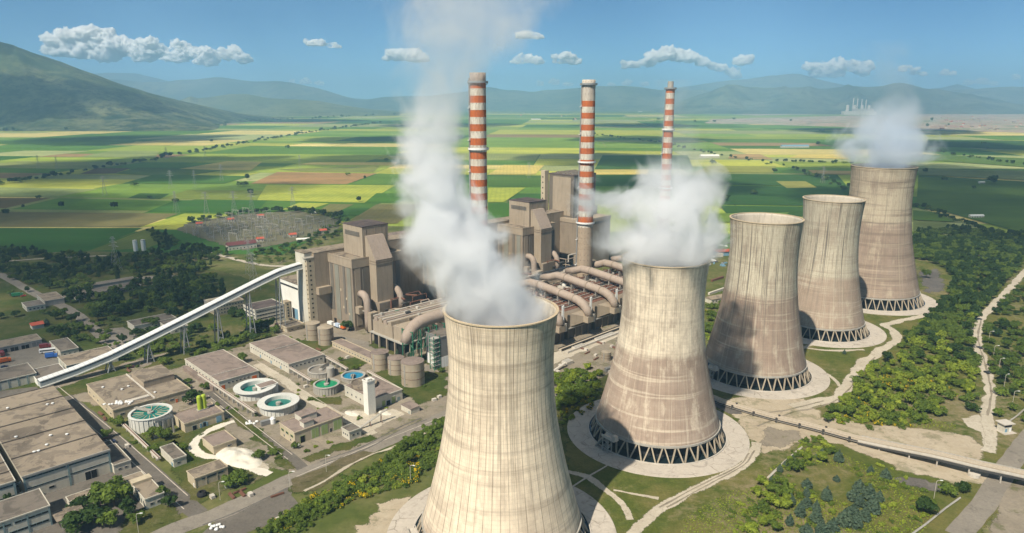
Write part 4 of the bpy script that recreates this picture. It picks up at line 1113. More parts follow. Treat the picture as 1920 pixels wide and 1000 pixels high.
def pipe_bridge(label, p, q, z=3.6):
    P0, P1 = Vector(G(*p)), Vector(G(*q)); d = P1 - P0; ln = d.length
    t = thing('pipe_bridge', label, 'pipe bridge', P0, math.atan2(d.y, d.x))
    MB().box(0, ln, -.9, .9, z, z + .5).build('beam', M['concrete_l'], t)
    for y in (-.5, 0, .5): MB().tube([(0, y, z + .75), (ln, y, z + .75)], .24, 8).build('pipe', M['pipe' if y else 'rust'], t)
    k = 0
    while k < ln: MB().box(k, k + .6, -.6, .6, 0, z).build('post', M['concrete'], t); k += 6.5
pipe_bridge('long pipe bridge along the lower side of the repair hall', (374, 712), (480, 785))
pipe_bridge('pipe bridge from the filter building towards the bright green tank', (543, 699), (584, 724))
pipe_bridge('pipe bridge between filter building and blue tank', (606, 676), (652, 702))
pipe_bridge('thin pipe bridge from the blue tank to the brown tanks', (690, 700), (752, 735), 1.2)
pipe_bridge('low pipe bridge beside the road under the chemical works', (225, 795), (300, 868), 2.)
gant = sthing('walkway_bridge', 'concrete walkway and stairs on frames at the right side of the teal launder tank', 'walkway', *S(318, 812))
MB().box(-7, 3, -1.2, 1.2, 8.6, 9).build('deck', M['concrete'], gant)
for x in (-3, 2):
    for y in (-1, 1): MB().box(x - .35, x + .35, y - .35, y + .35, 0, 8.6).build('post', M['concrete'], gant)
MB().box(-7, 3, -1.25, -1.1, 9, 10).box(-7, 3, 1.1, 1.25, 9, 10).build('railing', M['steel'], gant)

# --- storage tanks
def tank(label, px, rpx, pyb, group='round storage tanks', roofm='roof_pink', h=None):
    # px: centre of the foot, found from the lowest mark of the wall
    X, Y, _ = G(px[0], pyb)
    d = Y * _c + CAM_H * _s
    r = rpx / CAM_F * d
    Y += r * .96
    X *= Y / (Y - r * .96)
    h = h or 12
    t = thing('storage_tank', label, 'tank', (X, Y, 0), 0, group)
    w = MB(); w.lathe([(r, 0), (r, h), (r - .25, h + .25)], 48); w.build('wall', M['tank'], t)
    MB().lathe([(r + .12, h - .1), (r + .12, h + .2), (.001, h + .9)], 48).build('roof', M[roofm], t)
    for z in (h * .33, h * .66): MB().lathe([(r + .02, z), (r + .14, z), (r + .14, z + .18), (r + .02, z + .18)], 48, close=True).build('stiffening_ring', M['rust'], t)
    lad = MB()
    q = -2.2
    for k in range(int(h)): lad.box(r * math.cos(q) - .4, r * math.cos(q) + .4, r * math.sin(q) - .5, r * math.sin(q) + .1, k, k + .85)
    lad.build('ladder', M['concrete'], t)
    return t
tank('widest brown storage tank, right end of the row of three', (775, 0), 22, 727, h=15.5)
tank('smallest brown storage tank, middle of the row of three', (743.5, 0), 15.5, 705, h=11)
tank('brown storage tank with ladder, left end of the row of three', (714, 0), 16.5, 695, h=11.5)
tank('sandy storage tank nearer of the two beside the boiler house corner', (612, 0), 14.5, 649, h=13, roofm='tank')
tank('sandy storage tank farther of the two beside the boiler house corner', (588, 0), 13.5, 640, h=13, roofm='tank')
tank('small sandy tank in the dusty yard between the two steaming towers', (1136, 0), 9, 678, h=6, roofm='tank')
sm = thing('small_tank', 'small grey metal tank leaning on the filter building end', 'tank', G(620, 706), 0)
MB().lathe([(2.6, 0), (2.6, 6.5), (.001, 7)], 24).build('vessel', M['concrete'], sm)

# ------------------------------------------------------------------ the power house: boiler houses, turbine hall, ducts
M['panel_d'] = weathered('dark_vertical_panels', (.155, .14, .118), .7, .6)
M['panel_g'] = weathered('greenish_grey_panels', (.225, .222, .185), .7, .6)
UNITS = 'boiler houses of the power station'
def boiler(label, a0, seed):
    b0, h = 462., 58.
    t = sthing('boiler_house', label, 'boiler house', a0, b0, UNITS)
    w, d = 47., 35.
    MB().box(0, w, 0, d, 0, 51.5).build('wall', M['taupe'], t)
    MB().box(-.5, w + .5, -.5, d + .3, 51.5, 57.6).build('top_storey', M['taupe_l'], t)
    MB().box(-.2, w + .2, -.2, d, 57.6, 57.9).build('roof', M['roof_tan'], t)
    p = MB(); p.box(-.5, w + .5, -.5, 0, 57.9, 59).box(-.5, 0, 0, d, 57.9, 59).box(w, w + .5, 0, d, 57.9, 59); p.build('parapet', M['taupe_l'], t)
    for y, yw, m in ((3., 5., 'panel_g'), (11, 3, 'panel_d'), (20, 6, 'panel_g'), (29, 4, 'panel_d')):
        MB().box(-.35, 0, y, y + yw, 12 if m == 'panel_d' else 5, 51).build('wall_panel', M[m], t)
    for x, xw, m in ((2, 5, 'taupe_l'), (9, 6.4, 'panel_d'), (32, 7, 'panel_g'), (41, 4, 'panel_d')):
        MB().box(x, x + xw, -.35, 0, 4, 51).build('wall_panel', M[m], t)
    for y, z in ((6, 12), (14, 16), (9, 24), (17, 30), (4, 4)):
        MB().box(-.5, -.02, y, y + 1.8, z, z + 1.8).build('window', M['cream'], t)
    MB().box(-.5, -.02, d - 7, d - 4, 0, 4.4).build('door', M['dark'], t)
    # penthouse
    px0, px1, py0, py1 = 13.2, 38, 4., 32.
    MB().box(px0, px1, py0, py1, 57.9, 82).build('penthouse_wall', M['taupe_l'], t)
    MB().box(px0 - .3, px1 + .3, py0 - .3, py1 + .3, 82, 82.5).build('penthouse_roof', M['roof_dark'], t)
    lv = MB()
    for k in range(4): lv.box(px0 - .35, px0, py0 + 4, py1 - 3, 74 + k * 1.0, 74.55 + k * 1.0)
    lv.build('louvre_band', M['panel_d'], t)
    for x in (px0 + 3, px0 + 12, px1 - 3): MB().box(x, x + .5, py0 - .2, py0, 58, 82).build('downpipe', M['taupe'], t)
    # sloping flue shaft in front of the penthouse
    sx0, sx1 = 15.5, 31.
    prof = [(-10, 23), (-.6, 23), (-.6, 58), (3.9, 58), (3.9, 74.5), (1.2, 74.5), (-10, 57)]
    MB().extrude_x([(y, z) for y, z in reversed(prof)], sx0, sx1).build('flue_shaft', M['taupe_l'], t)
    MB().extrude_x([(-10.3, 57.2), (1.0, 75), (3.8, 75), (3.8, 74.6), (1.2, 74.6), (-10, 56.7)], sx0 - .3, sx1 + .3).build('flue_shaft_cover', M['ductpaint'], t)
    for z in (53.5, 55.5): MB().box(sx0 - .35, sx1 + .35, -10.4, -.7, z, z + .5).build('band', M['taupe'], t)
    MB().box(sx0 - 1, sx1 + 9, -14, -.4, 8, 23).build('flue_base', M['taupe'], t)
    pp = MB(); pp.smooth = True
    pp.tube([(sx1 + 4, -2, 31), (sx1 + 4, -6, 31), (sx1 + 4, -10, 30), (sx1 + 4, -13, 27), (sx1 + 4, -15, 22), (sx1 + 4, -15, 14)], 2.6, 14)
    pp.build('elbow_duct', M['ductpaint'], t)
    pp = MB(); pp.smooth = True
    pp.tube([(6, -.2, 30), (6, -4, 30.5), (6, -7.5, 29), (6, -9.5, 25.5), (6, -10, 21), (6, -10, 10), (6, -10, 2)], 2.9, 14)
    pp.build('elbow_duct', M['ductpaint'], t)
    MB().box(.5, 5, -6, -.6, 15, 20.5).build('duct_box', M['taupe_l'], t)
    MB().box(4, 11, -17, -11, 1.5, 17.5).build('fan_house', M['taupe_l'], t)
    MB().box(3.5, 10, -10.8, -6, 17.2, 17.8).box(3.6, 4, -10.6, -10.2, 0, 17.2).box(9.4, 9.8, -10.6, -10.2, 0, 17.2).build('support_frame', M['concrete'], t)
    return t
boiler('nearest boiler house with penthouse and sloping flue shaft, at the conveyor end', 284.8, 1)
boiler('middle boiler house mostly hidden by steam right of the left striped chimney foot', 380.8, 2)
boiler('boiler house with dark penthouse roof between left and middle striped chimneys', 476.8, 3)
# the tall block at the far end
tb_ = sthing('boiler_house', 'tallest plain-panelled boiler block behind the middle striped chimney', 'boiler house', 572.8, 468, UNITS)
MB().box(0, 52, 0, 40, 0, 50).build('wall', M['taupe'], tb_)
MB().box(-.5, 52.5, -.5, 40, 50, 54).build('top_storey', M['taupe_l'], tb_)
MB().box(6, 44, 16, 52, 54, 100).build('tower_wall', M['taupe_d'], tb_)
MB().box(5.6, 6, 20, 46, 56, 98).build('wall_panel', M['taupe_l'], tb_)
MB().box(10, 40, 15.6, 16, 56, 98).build('wall_panel', M['panel_g'], tb_)
MB().box(5.7, 44.3, 15.7, 52.3, 100, 101).build('roof', M['roof_dark'], tb_)
for k in range(4): MB().extrude_x([(20 + k * 7, 101), (25 + k * 7, 101), (22.5 + k * 7, 103)], 8, 42).build('roof_monitor', M['roof_grey'], tb_)
MB().box(-1, 5.4, 52, 58, 0, 104).build('stair_shaft', M['cream'], tb_)
for k in range(12): MB().box(-1.12, -1, 54.4, 55.8, 30 + k * 6, 31.6 + k * 6).build('window', M['dark'], tb_)
# bunker bay and turbine hall
tu = sthing('turbine_hall', 'long cream turbine hall with tan flat roof behind the boiler houses', 'turbine hall', 266, 497.4)
MB().box(6, 372, 0, 17.5, 0, 60).build('bunker_bay_wall', M['taupe_l'], tu)
MB().box(5.8, 372.3, -.1, 17.8, 60, 60.6).build('bunker_bay_roof', M['roof_tan'], tu)
MB().box(1, 374, 18, 52, 0, 31).build('hall_wall', M['whiteclad'], tu)
MB().box(.7, 374.3, 18, 52.4, 31, 31.8).build('hall_roof', M['roof_tan'], tu)
MB().box(.8, 1, 20, 51, 26.5, 28).build('window_band', M['glass'], tu)
MB().box(.75, 1, 24, 29, 0, 9).build('door', M['blue_door'], tu)
MB().box(.72, 1, 29.1, 33, 0, 9).build('gate', M['dark'], tu)
MB().box(.75, 1, 42, 46, 0, 5).build('door', M['sheetgrey'], tu)
MB().box(-8, .9, 36, 52, 0, 7).build('porch', M['white'], tu)
for k in range(12): MB().box(30 + k * 28, 42 + k * 28, 26, 44, 31.8, 33.5).build('roof_light', M['roof_grey'], tu)
# white end tower with the column of round openings
et = sthing('stair_tower', 'tall white end tower with a column of small dark openings, where the conveyor enters', 'stair tower', 265.5, 497.6)
MB().box(0, 6.4, 3.4, 18, 0, 60.4).build('wall', M['white'], et)
MB().box(0, 6.4, 0, 3.3, 0, 57).build('opening_shaft', M['cream'], et)
MB().box(-.3, 6.4, 3, 18.4, 60.4, 61.2).build('roof', M['roof_tan'], et)
MB().box(-1.2, 6.4, -.4, 4.6, 56.6, 57.3).build('ledge', M['concrete'], et)
for k in range(14): MB().box(-.1, 0, 1.0, 2.2, 3 + k * 3.9, 4.2 + k * 3.9).box(2.2, 3.6, -.1, 0, 3 + k * 3.9, 4.2 + k * 3.9).build('opening', M['dark'], et)
MB().box(6.6, 18, -4.5, -.1, 26, 32).build('link_bridge', M['taupe_l'], et)

# inclined coal conveyor
cv = sthing('conveyor_gallery', 'long white inclined conveyor gallery climbing to the tall end tower', 'conveyor', 75, 508)
pth = [(4, 1.2), (100 - 75, 4.), (120 - 75, 8.), (145 - 75, 15.), (170 - 75, 22.4), (200 - 75, 31.5), (230 - 75, 40.6), (246 - 75, 45), (262 - 75, 47.2), (266.3 - 75, 47.4)]
def sweep(prof, name, mat, parent):
    mb = MB()
    n = len(prof)
    for j, (x, z) in enumerate(pth):
        for (y, dz) in prof: mb.v.append((x, y, z + dz))
    for j in range(len(pth) - 1):
        for k in range(n):
            k2 = (k + 1) % n
            mb.f.append((j * n + k, (j + 1) * n + k, (j + 1) * n + k2, j * n + k2)); mb.m.append(0)
    mb.f.append(tuple(range(n))); mb.m.append(0); e = (len(pth) - 1) * n
    mb.f.append(tuple(e + n - 1 - k for k in range(n))); mb.m.append(0)
    return mb.build(name, mat, parent)
m, nt, bs = nodes('white_ribbed_roof')
tc = N(nt, 'ShaderNodeTexCoord'); sx = N(nt, 'ShaderNodeSeparateXYZ'); L(nt, tc.outputs['Object'], sx.inputs[0])
fr = math_(nt, 'FRACT', math_(nt, 'DIVIDE', sx.outputs[0], 3.))
cc = mixc(nt, mapr(nt, fr, 0, .16, .8, 0), (.60, .61, .60), (.33, .34, .34))
cc = mixc(nt, mapr(nt, noise(nt, tc.outputs['Object'], .25, 4, .6), .45, .7, 0, .35), cc, (.52, .51, .46))
L(nt, cc, bs.inputs['Base Color']); bs.inputs['Roughness'].default_value = .55
sweep([(-3.3, 4.4), (3.3, 4.4), (3.3, 3.8), (-3.3, 3.8)], 'roof', m, cv)
sweep([(-3.0, 3.8), (3.0, 3.8), (3.0, 3.), (-3.0, 3.)], 'window_strip', M['darksteel'], cv)
sweep([(-3.1, 3.), (3.1, 3.), (3.1, .4), (-3.1, .4)], 'side_cladding', weathered('pale_blue_cladding', (.36, .39, .39), .7, .4), cv)
sweep([(-3.6, .4), (3.6, .4), (3.6, -.3), (-3.6, -.3)], 'floor', M['whiteclad'], cv)
for x, zt in ((45, 7.5), (70, 14.5), (95, 21.8), (120, 29.4), (145, 37), (170, 44)):
    lg = MB()
    for y in (-3, 3):
        lg.bar((x - 2.4, y, 0), (x, y, zt), .7).bar((x + 2.4, y, 0), (x, y, zt), .7)
    for k in range(1, 5):
        f_ = k / 5
        lg.bar((x, -3, zt * f_), (x, 3, zt * f_), .35)
        lg.bar((x - 2.4 * (1 - f_), -3, zt * f_), (x + 2.4 * (1 - f_), -3, zt * f_), .35)
    lg.build('trestle', M['steel'], cv)

# electrostatic filters: a casing, hoppers and a bent duct each
def esp(label, a, seed, arm=True):
    t = sthing('dust_filter', label, 'dust filter', a, 326, 'dust filters with bent ducts')
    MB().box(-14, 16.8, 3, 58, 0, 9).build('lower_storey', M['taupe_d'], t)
    for x in (-13, -5, 3, 11): MB().box(x, x + 1.2, 2.2, 3, 0, 9.4).build('column', M['taupe'], t)
    MB().extrude_x([(2.2, 9.4), (57, 9.4), (57, 22), (5, 22), (2.2, 19)], -13.6, 16.2).build('casing', M['taupe'], t)
    MB().box(-13.8, 16.4, 1.2, 2.2, 8.6, 9.4).build('walkway', M['concrete'], t)
    # outlet hopper: wide at the casing, narrowing to a box
    i = MB(); v = [(-11, 2.2, 20.5), (8, 2.2, 20.5), (8, 2.2, 10), (-11, 2.2, 10), (-1, -2.6, 17.4), (6, -2.6, 17.4), (6, -2.6, 12.6), (-1, -2.6, 12.6)]
    i.v = v; i.f = [(0, 4, 5, 1), (1, 5, 6, 2), (2, 6, 7, 3), (3, 7, 4, 0), (4, 7, 6, 5), (0, 1, 2, 3)]; i.m = [0] * 6
    i.build('outlet_hood', M['taupe_l'], t)
    MB().box(-1, 6, -7.2, -2.6, 12.6, 17.4).build('outlet_box', M['taupe_l'], t)
    MB().box(6.05, 8.4, -6.8, -2.8, 12, 18).build('damper_frame', M['concrete'], t)
    # top deck clutter: bus ducts, rapper rows, railings
    MB().box(-13.2, 15.8, 5.6, 56.5, 22, 22.3).build('deck', M['rust'], t)
    rr = random.Random(seed)
    for k in range(7):
        ty = 9 + k * 6.6
        MB().box(-11, 14, ty, ty + .5, 23.3, 23.7).build('rail', M['pipe'], t)
        cl = MB()
        for x in range(-10, 14, 3): cl.box(x, x + rr.uniform(.8, 1.8), ty + 1.2, ty + 2.6 + rr.uniform(0, 1.5), 22.3, 23 + rr.uniform(0, 1.6))
        cl.build('rapper_row', M['rust' if k % 3 else 'darksteel'], t)
    # bent duct
    r = 3.35
    pp = MB(); pp.smooth = True
    pts = [(3, 76, 27.5), (3, 66, 29.5), (3, 58, 32.4), (3, 48, 32.2), (3, 30, 30.4), (3, 12, 28.6), (3, 6, 27.6), (3, 1, 25.4), (3, -3, 21.6), (3, -5, 17.2)]
    pp.tube(pts, [r * .8, r, r, r, r, r, r * 1.04, r * 1.04, r, r * .85], 20)
    d = pp.build('bent_duct', M['ductpaint'], t)
    for y, z in ((48, 32.2), (24, 29.8), (10, 28.4)):
        ring = MB().tube([(3, y + .35, z), (3, y - .35, z - .06)], r + .28, 20); ring.build('flange_ring', M['taupe'], d)
    for y in (52, 40, 26, 14): MB().box(.6, 5.4, y - .3, y + .3, 22.3, 27.5).build('duct_saddle', M['concrete'], t)
    for x in (11.5, 13): MB().lathe([(.45, 9), (.45, 29.5), (.001, 29.6)], 12, (x, .9)).build('vent_pipe', M['paintwhite'], t)
    return t
for k, (a, lab) in enumerate([(369, 'dust filter and bent duct half hidden behind the nearest tower rim'), (402.6, 'dust filter with bent duct, just right of the nearest tower rim'),
                              (436.2, 'dust filter with bent duct midway between the two steaming towers'), (470, 'dust filter with bent duct touching the left side of the second tower'),
                              (503.6, 'dust filter behind the second tower at the foot of the middle chimney'), (537.2, 'dust filter behind the second tower top, farther along the filter row')]):
    esp(lab, a, k)
rr = random.Random(17)
pz = sthing('pipe_rack', 'dusty rack of parallel pipes running between gallery roof and dust filters', 'pipe rack', 346, 384)
for k in range(7): MB().tube([(0, -k * .9, 24 + (k % 3) * .8), (250, -k * .9, 24 + (k % 3) * .8)], .28 + .12 * (k % 2), 8).build('pipe', M[('pipe', 'rust', 'ductpaint', 'concrete')[k % 4]], pz)
for x in range(0, 250, 10):
    MB().box(x, x + .5, -7, -6.5, 0, 26).box(x, x + .5, .8, 1.3, 0, 26).box(x, x + .5, -7, 1.3, 23, 23.4).box(x, x + .5, -7, 1.3, 26, 26.4).build('frame', M['darksteel' if x % 20 else 'rust'], pz)
for k in range(40):
    x = rr.uniform(0, 246); w_ = rr.uniform(1.2, 4)
    MB().box(x, x + w_, -9 - rr.uniform(0, 6), -7.5, 22.3, 23.4 + rr.uniform(0, 2.6)).build('valve_box', M[rr.choice(['taupe', 'rust', 'darksteel', 'pipe', 'concrete'])], pz)
for k in range(3):
    bx_ = 300 + k * 96
    cl = sthing('pipe_cluster', 'tangle of dusty pipes and platforms at the foot of the ' + ('nearest boiler house', 'middle boiler house', 'boiler house between the chimneys')[k], 'pipes', bx_, 446)
    for q in range(9):
        x, y = rr.uniform(0, 60), rr.uniform(-14, 8); z = rr.uniform(14, 27)
        MB().tube([(x, y, 10), (x, y, z), (x + rr.uniform(4, 16), y, z), (x + rr.uniform(4, 16), y - rr.uniform(2, 10), z)], rr.uniform(.35, .9), 8).build('pipe', M[rr.choice(['pipe', 'rust', 'ductpaint', 'taupe_l'])], cl)
    for q in range(6):
        x, y, z = rr.uniform(0, 60), rr.uniform(-12, 6), rr.uniform(12, 22)
        MB().box(x, x + rr.uniform(3, 8), y, y + 3, z, z + .3).box(x, x + .3, y, y + .3, 10, z).box(x + 2.5, x + 2.8, y, y + .3, 10, z).build('platform', M['darksteel'], cl)
# small white cabin on the filter deck
ch_ = sthing('deck_cabin', 'small pale blue cabin on the filter deck below the middle chimney', 'cabin', 440.5, 377)
ch_.location.z = 22.4
MB().lathe([(1.9, 0), (1.9, 3.6), (.001, 3.9)], 16).build('vessel', M['whiteclad'], ch_)

# pipe rack / preheater gallery between boilers and filters
pr_ = sthing('preheater_gallery', 'long sandy gallery with rows of roof pipes in front of the boiler houses', 'gallery', 276, 386)
MB().box(0, 240, 0, 42, 9.6, 10.4).build('slab', M['concrete'], pr_)
for a in range(0, 240, 6):
    MB().box(a, a + 1.1, 0, 1.1, 0, 9.6).build('column', M['taupe_l'], pr_)
for b in (10, 20, 30, 41): MB().box(0, 1.1, b, b + 1.1, 0, 9.6).build('column', M['taupe_l'], pr_)
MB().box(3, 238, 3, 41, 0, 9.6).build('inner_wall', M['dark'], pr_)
MB().box(.4, 238, .3, 1, 0, 3).build('plinth_wall', M['white'], pr_)
MB().box(2, 30, 2, 14, 10.4, 21).build('casing', M['taupe_l'], pr_)
MB().box(2, 239, 15, 40, 10.4, 19.5).build('casing', M['taupe_l'], pr_)
MB().box(34, 66, 3, 14, 10.4, 20).build('casing', M['ductpaint'], pr_)
for k, y in enumerate((16, 22, 28, 34)):
    MB().extrude_x([(y, 19.5), (y + 4.4, 19.5), (y + 4.2, 22.2), (y + .6, 22.8)], 2, 238).build('roof_duct', M['ductpaint'] if k % 2 else M['taupe_l'], pr_)
for k, (y, r, z) in enumerate(((20.8, .5, 22), (27, .7, 22.6), (32.9, .45, 22.4), (38.7, .6, 22.8))):
    MB().tube([(2, y, z), (238, y, z)], r, 8).build('pipe', M['pipe' if k % 2 else 'concrete_l'], pr_)
rr = random.Random(4)
for k in range(34):
    x, y = rr.uniform(4, 230), rr.uniform(14, 38)
    MB().box(x, x + rr.uniform(1.5, 4), y, y + rr.uniform(1.2, 3), 20, 22.6 + rr.uniform(0, 2.4)).build('roof_equipment', M[rr.choice(['taupe', 'concrete', 'darksteel', 'pipe', 'green_steel'])], pr_)
for k in range(16):
    x = 4 + k * 2
    MB().box(x, x + .2, 1.2, 1.4, 10.4, 21).build('ladder_frame', M['green_steel' if k % 4 == 0 else 'taupe'], pr_)
# big arm duct left of the nearest tower, on green steel
ad = sthing('arm_duct', 'large pinkish duct arm on green steel legs, left of the nearest tower', 'duct', 268, 372)
pp = MB(); pp.smooth = True
pp.tube([(0, 0, 17), (2, 0, 22), (6, 0, 26.5), (12, 0, 29.2), (20, 0, 30), (40, 0, 30), (62, 0, 29.5), (100, 0, 28)], [3.6, 4, 4.3, 4.4, 4.4, 4.4, 4.4, 4.3], 22)
pp.build('duct', M['ductpaint'], ad)
for x in (2, 9, 16, 23, 30, 44, 58):
    for y in (-6, 6):
        MB().box(x - .3, x + .3, y - .3, y + .3, 0, 26).build('leg', M['green_steel'], ad)
    MB().bar((x, -6, 24), (x, 6, 14), .4).bar((x, 6, 24), (x, -6, 14), .4).bar((x, -6, 25.4), (x, 6, 25.4), .5).build('brace', M['green_steel'], ad)
for y in (-6, 6):
    MB().bar((2, y, 8), (9, y, 24), .35).bar((9, y, 8), (16, y, 24), .35).bar((16, y, 8), (23, y, 24), .35).bar((2, y, 13), (58, y, 13), .4).build('brace', M['green_steel'], ad)
fan = sthing('fan_unit', 'round sandy draught fan under the duct arm', 'fan', 289, 362)
pp = MB(); pp.smooth = True
pp.tube([(0, 0, 4), (12, 0, 4)], 3.4, 20).build('casing', M['taupe_l'], fan)
MB().box(-2, 14, -2.5, 2.5, 0, 1.2).build('base', M['concrete'], fan)
MB().box(2, 9, -6.5, -3.6, 0, 4).build('motor_house', M['taupe'], fan)
sc_ = sthing('scaffold_tower', 'green steel stair scaffold beside the grey sheet-clad block', 'scaffold', 277, 352)
for x in (0, 5):
    for y in (0, 4.5): MB().box(x - .22, x + .22, y - .22, y + .22, 0, 24).build('post', M['green_steel'], sc_)
for k in range(7):
    MB().box(-.3, 5.3, -.3, 4.8, 3 + k * 3.2, 3.25 + k * 3.2).build('platform', M['concrete'], sc_)
    MB().bar((0, 0, k * 3.2), (5, 0, k * 3.2 + 3.2), .3).bar((0, 4.5, k * 3.2 + 3.2), (0, 0, k * 3.2), .3).build('flight', M['green_steel'], sc_)
# ash yard bits in front of the filters
rl = sthing('ash_conveyor', 'dark low conveyor running along the foot of the dust filters', 'conveyor', 366, 316)
MB().box(0, 150, -1.2, 1.2, 1.0, 1.5).build('belt', M['belt'], rl)
for s_ in (-1, 1): MB().box(0, 150, s_ * 1.5 - .15, s_ * 1.5 + .15, .9, 2.1).build('side_rail', M['darksteel'], rl)
for k in range(38): MB().box(k * 4, k * 4 + .4, -1.4, 1.4, 0, 1.0).build('support', M['concrete'], rl)
wl = sthing('retaining_wall', 'low pale wall along the dusty road below the dust filters', 'wall', 366, 309)
MB().box(0, 160, -.5, .5, 0, 1.6).build('wall_body', M['concrete_l'], wl)
for j, (px, lab, l, w_, h_) in enumerate([((1063, 687), 'flat pale concrete box at the edge of the dusty yard', 7, 5, 2.6), ((1122, 640), 'long low concrete trough in the dusty yard', 22, 4, 1.4), ((1078, 655), 'grey concrete pit rim by the dusty road', 12, 4, 1.)]):
    a, b = S(*px)
    z = sthing('concrete_box', lab, 'concrete box', a, b)
    MB().box(0, l, 0, w_, 0, h_).build('body', M['concrete_l'], z); MB().box(.5, l - .5, .5, w_ - .5, h_, h_ + .06).build('lid', M['concrete'], z)
    if j == 0: MB().tube([(-18, -1, .3), (-2, 0, 2.8)], 1., 8).build('chute', M['concrete_l'], z)

# belt conveyor on the right, low on the ground and then on a trestle over the road
bp = [GY_ for GY_ in [G(1325, 741, 1.2), G(1367, 757, 1.4), G(1445, 780, 1.6), G(1530, 801, 1.8), G(1612, 823, 2.2), G(1690, 839, 4.0), G(1760, 853, 5.4), G(1840, 872, 6.0), G(1920, 889, 6.2), G(2040, 917, 6.2)]]
bc = thing('belt_conveyor', 'long dusty belt conveyor crossing the pale dirt and bridging the road at right', 'conveyor', (bp[0][0], bp[0][1], 0))
def belt_part(name, y0, y1, z0, z1, mat, i0=0, i1=None):
    pts = catmull(bp[i0:i1], 4.)
    mb = MB()
    for j, p in enumerate(pts):
        d = pts[min(j + 1, len(pts) - 1)] - pts[max(j - 1, 0)]; d.z = 0; d.normalize(); n = Vector((-d.y, d.x, 0))
        for (y, z) in ((y0, z0), (y1, z0), (y1, z1), (y0, z1)):
            q = p + n * y; mb.v.append((q.x, q.y, p.z + z))
    for j in range(len(pts) - 1):
        for k in range(4): mb.f.append((j * 4 + k, j * 4 + (k + 1) % 4, j * 4 + 4 + (k + 1) % 4, j * 4 + 4 + k)); mb.m.append(0)
    o = MB.build(mb, name, mat, bc, (bp[0][0], bp[0][1], 0))
    return o
belt_part('deck', -3.6, 3.6, -.6, -.2, M['concrete_l'])
belt_part('belt', -.9, 1.3, .0, .35, M['belt'])
belt_part('belt', 1.9, 3.2, .0, .3, M['belt'])
belt_part('walkway', -3.3, -1.2, -.19, -.05, M['belt'])
belt_part('side_rail', -3.7, -3.4, -.3, .35, M['darksteel'], 0, 6)
belt_part('side_rail', -3.75, -3.4, -.3, .8, M['concrete_l'], 4)
belt_part('side_rail', 3.4, 3.6, -.3, .7, M['concrete'], 4)
belt_part('girder', -3.5, -3.0, -1.9, -.6, M['darksteel'], 4)
belt_part('girder', 3.0, 3.5, -1.9, -.6, M['darksteel'], 4)
pts = catmull(bp, 4.)
for j in range(2, len(pts) - 1, 3):
    p = pts[j]; d = (pts[j + 1] - pts[j - 1]); d.z = 0; d.normalize(); n = Vector((-d.y, d.x, 0))
    lg = MB()
    if p.z > 2.6:
        for y in (-2.8, 2.8):
            q = p + n * y; lg.box(q.x - .25, q.x + .25, q.y - .25, q.y + .25, 0, p.z - 1.2)
    else:
        q = p + n * -3.2; lg.box(q.x - .5, q.x + .5, q.y - .5, q.y + .5, 0, p.z + 1.2)
        if j % 2: q = p + n * 2.4; lg.box(q.x - .5, q.x + .5, q.y - .5, q.y + .5, 0, p.z + .9)
    lg.build('support' if p.z > 2.6 else 'idler_frame', M['concrete_l'] if p.z > 2.6 else M['darksteel'], bc, (bp[0][0], bp[0][1], 0))
# bridge abutment / retaining walls by the road
for pts_, lab in (([(1880, 800), (1908, 780), (1930, 760)], 'concrete retaining wall left of the asphalt road beyond the belt bridge'), ([(1800, 935), (1772, 955), (1735, 985), (1700, 1010)], 'low concrete kerb wall in the grass left of the asphalt road')):
    P = [G(*p) for p in pts_]
    t = thing('low_wall', lab, 'wall', P[0])
    mb = MB()
    for j in range(len(P) - 1): mb.bar((P[j][0], P[j][1], .5), (P[j + 1][0], P[j + 1][1], .5), .8)
    mb.build('wall_body', M['concrete'], t, P[0])
P = [G(1505, 838), G(1470, 868), G(1440, 897)]
t = thing('low_wall', 'thin pale pipe-like wall running down the grass left of the conifers', 'wall', P[0])
mb = MB()
for j in range(2): mb.bar((P[j][0], P[j][1], .4), (P[j + 1][0], P[j + 1][1], .4), 1.)
mb.build('wall_body', M['concrete_l'], t, P[0])
# white guard hut
gx, gy, _ = G(1882, 808)
gh = thing('guard_hut', 'white two storey guard hut with overhanging flat roof by the dirt road, right', 'hut', (gx, gy, 0), math.radians(12))
MB().box(-2.6, 2.6, -2.2, 2.2, 0, 5).build('wall', M['white'], gh)
MB().box(-3.6, 3.6, -3.2, 3, 5, 5.4).build('roof', M['concrete_l'], gh)
MB().box(-1.7, -.4, -2.3, -2.2, .2, 2.3).build('door', M['blue_door'], gh)
MB().box(-2.2, 2.2, -2.3, -2.2, 3.2, 4.4).build('window', M['glass'], gh)
MB().box(1., 2.2, -2.3, -2.2, .4, 2.6).build('door', M['paintwhite'], gh)
MB().box(-4, 4, -4.5, 3, 0, .25).build('base', M['pave'], gh)
sg = thing('round_cover', 'round pale concrete cover on the dirt under the belt conveyor', 'cover', G(1826, 893))
MB().lathe([(2.6, 0), (2.6, 1.6), (.001, 1.8)], 28).build('body', M['concrete_l'], sg)
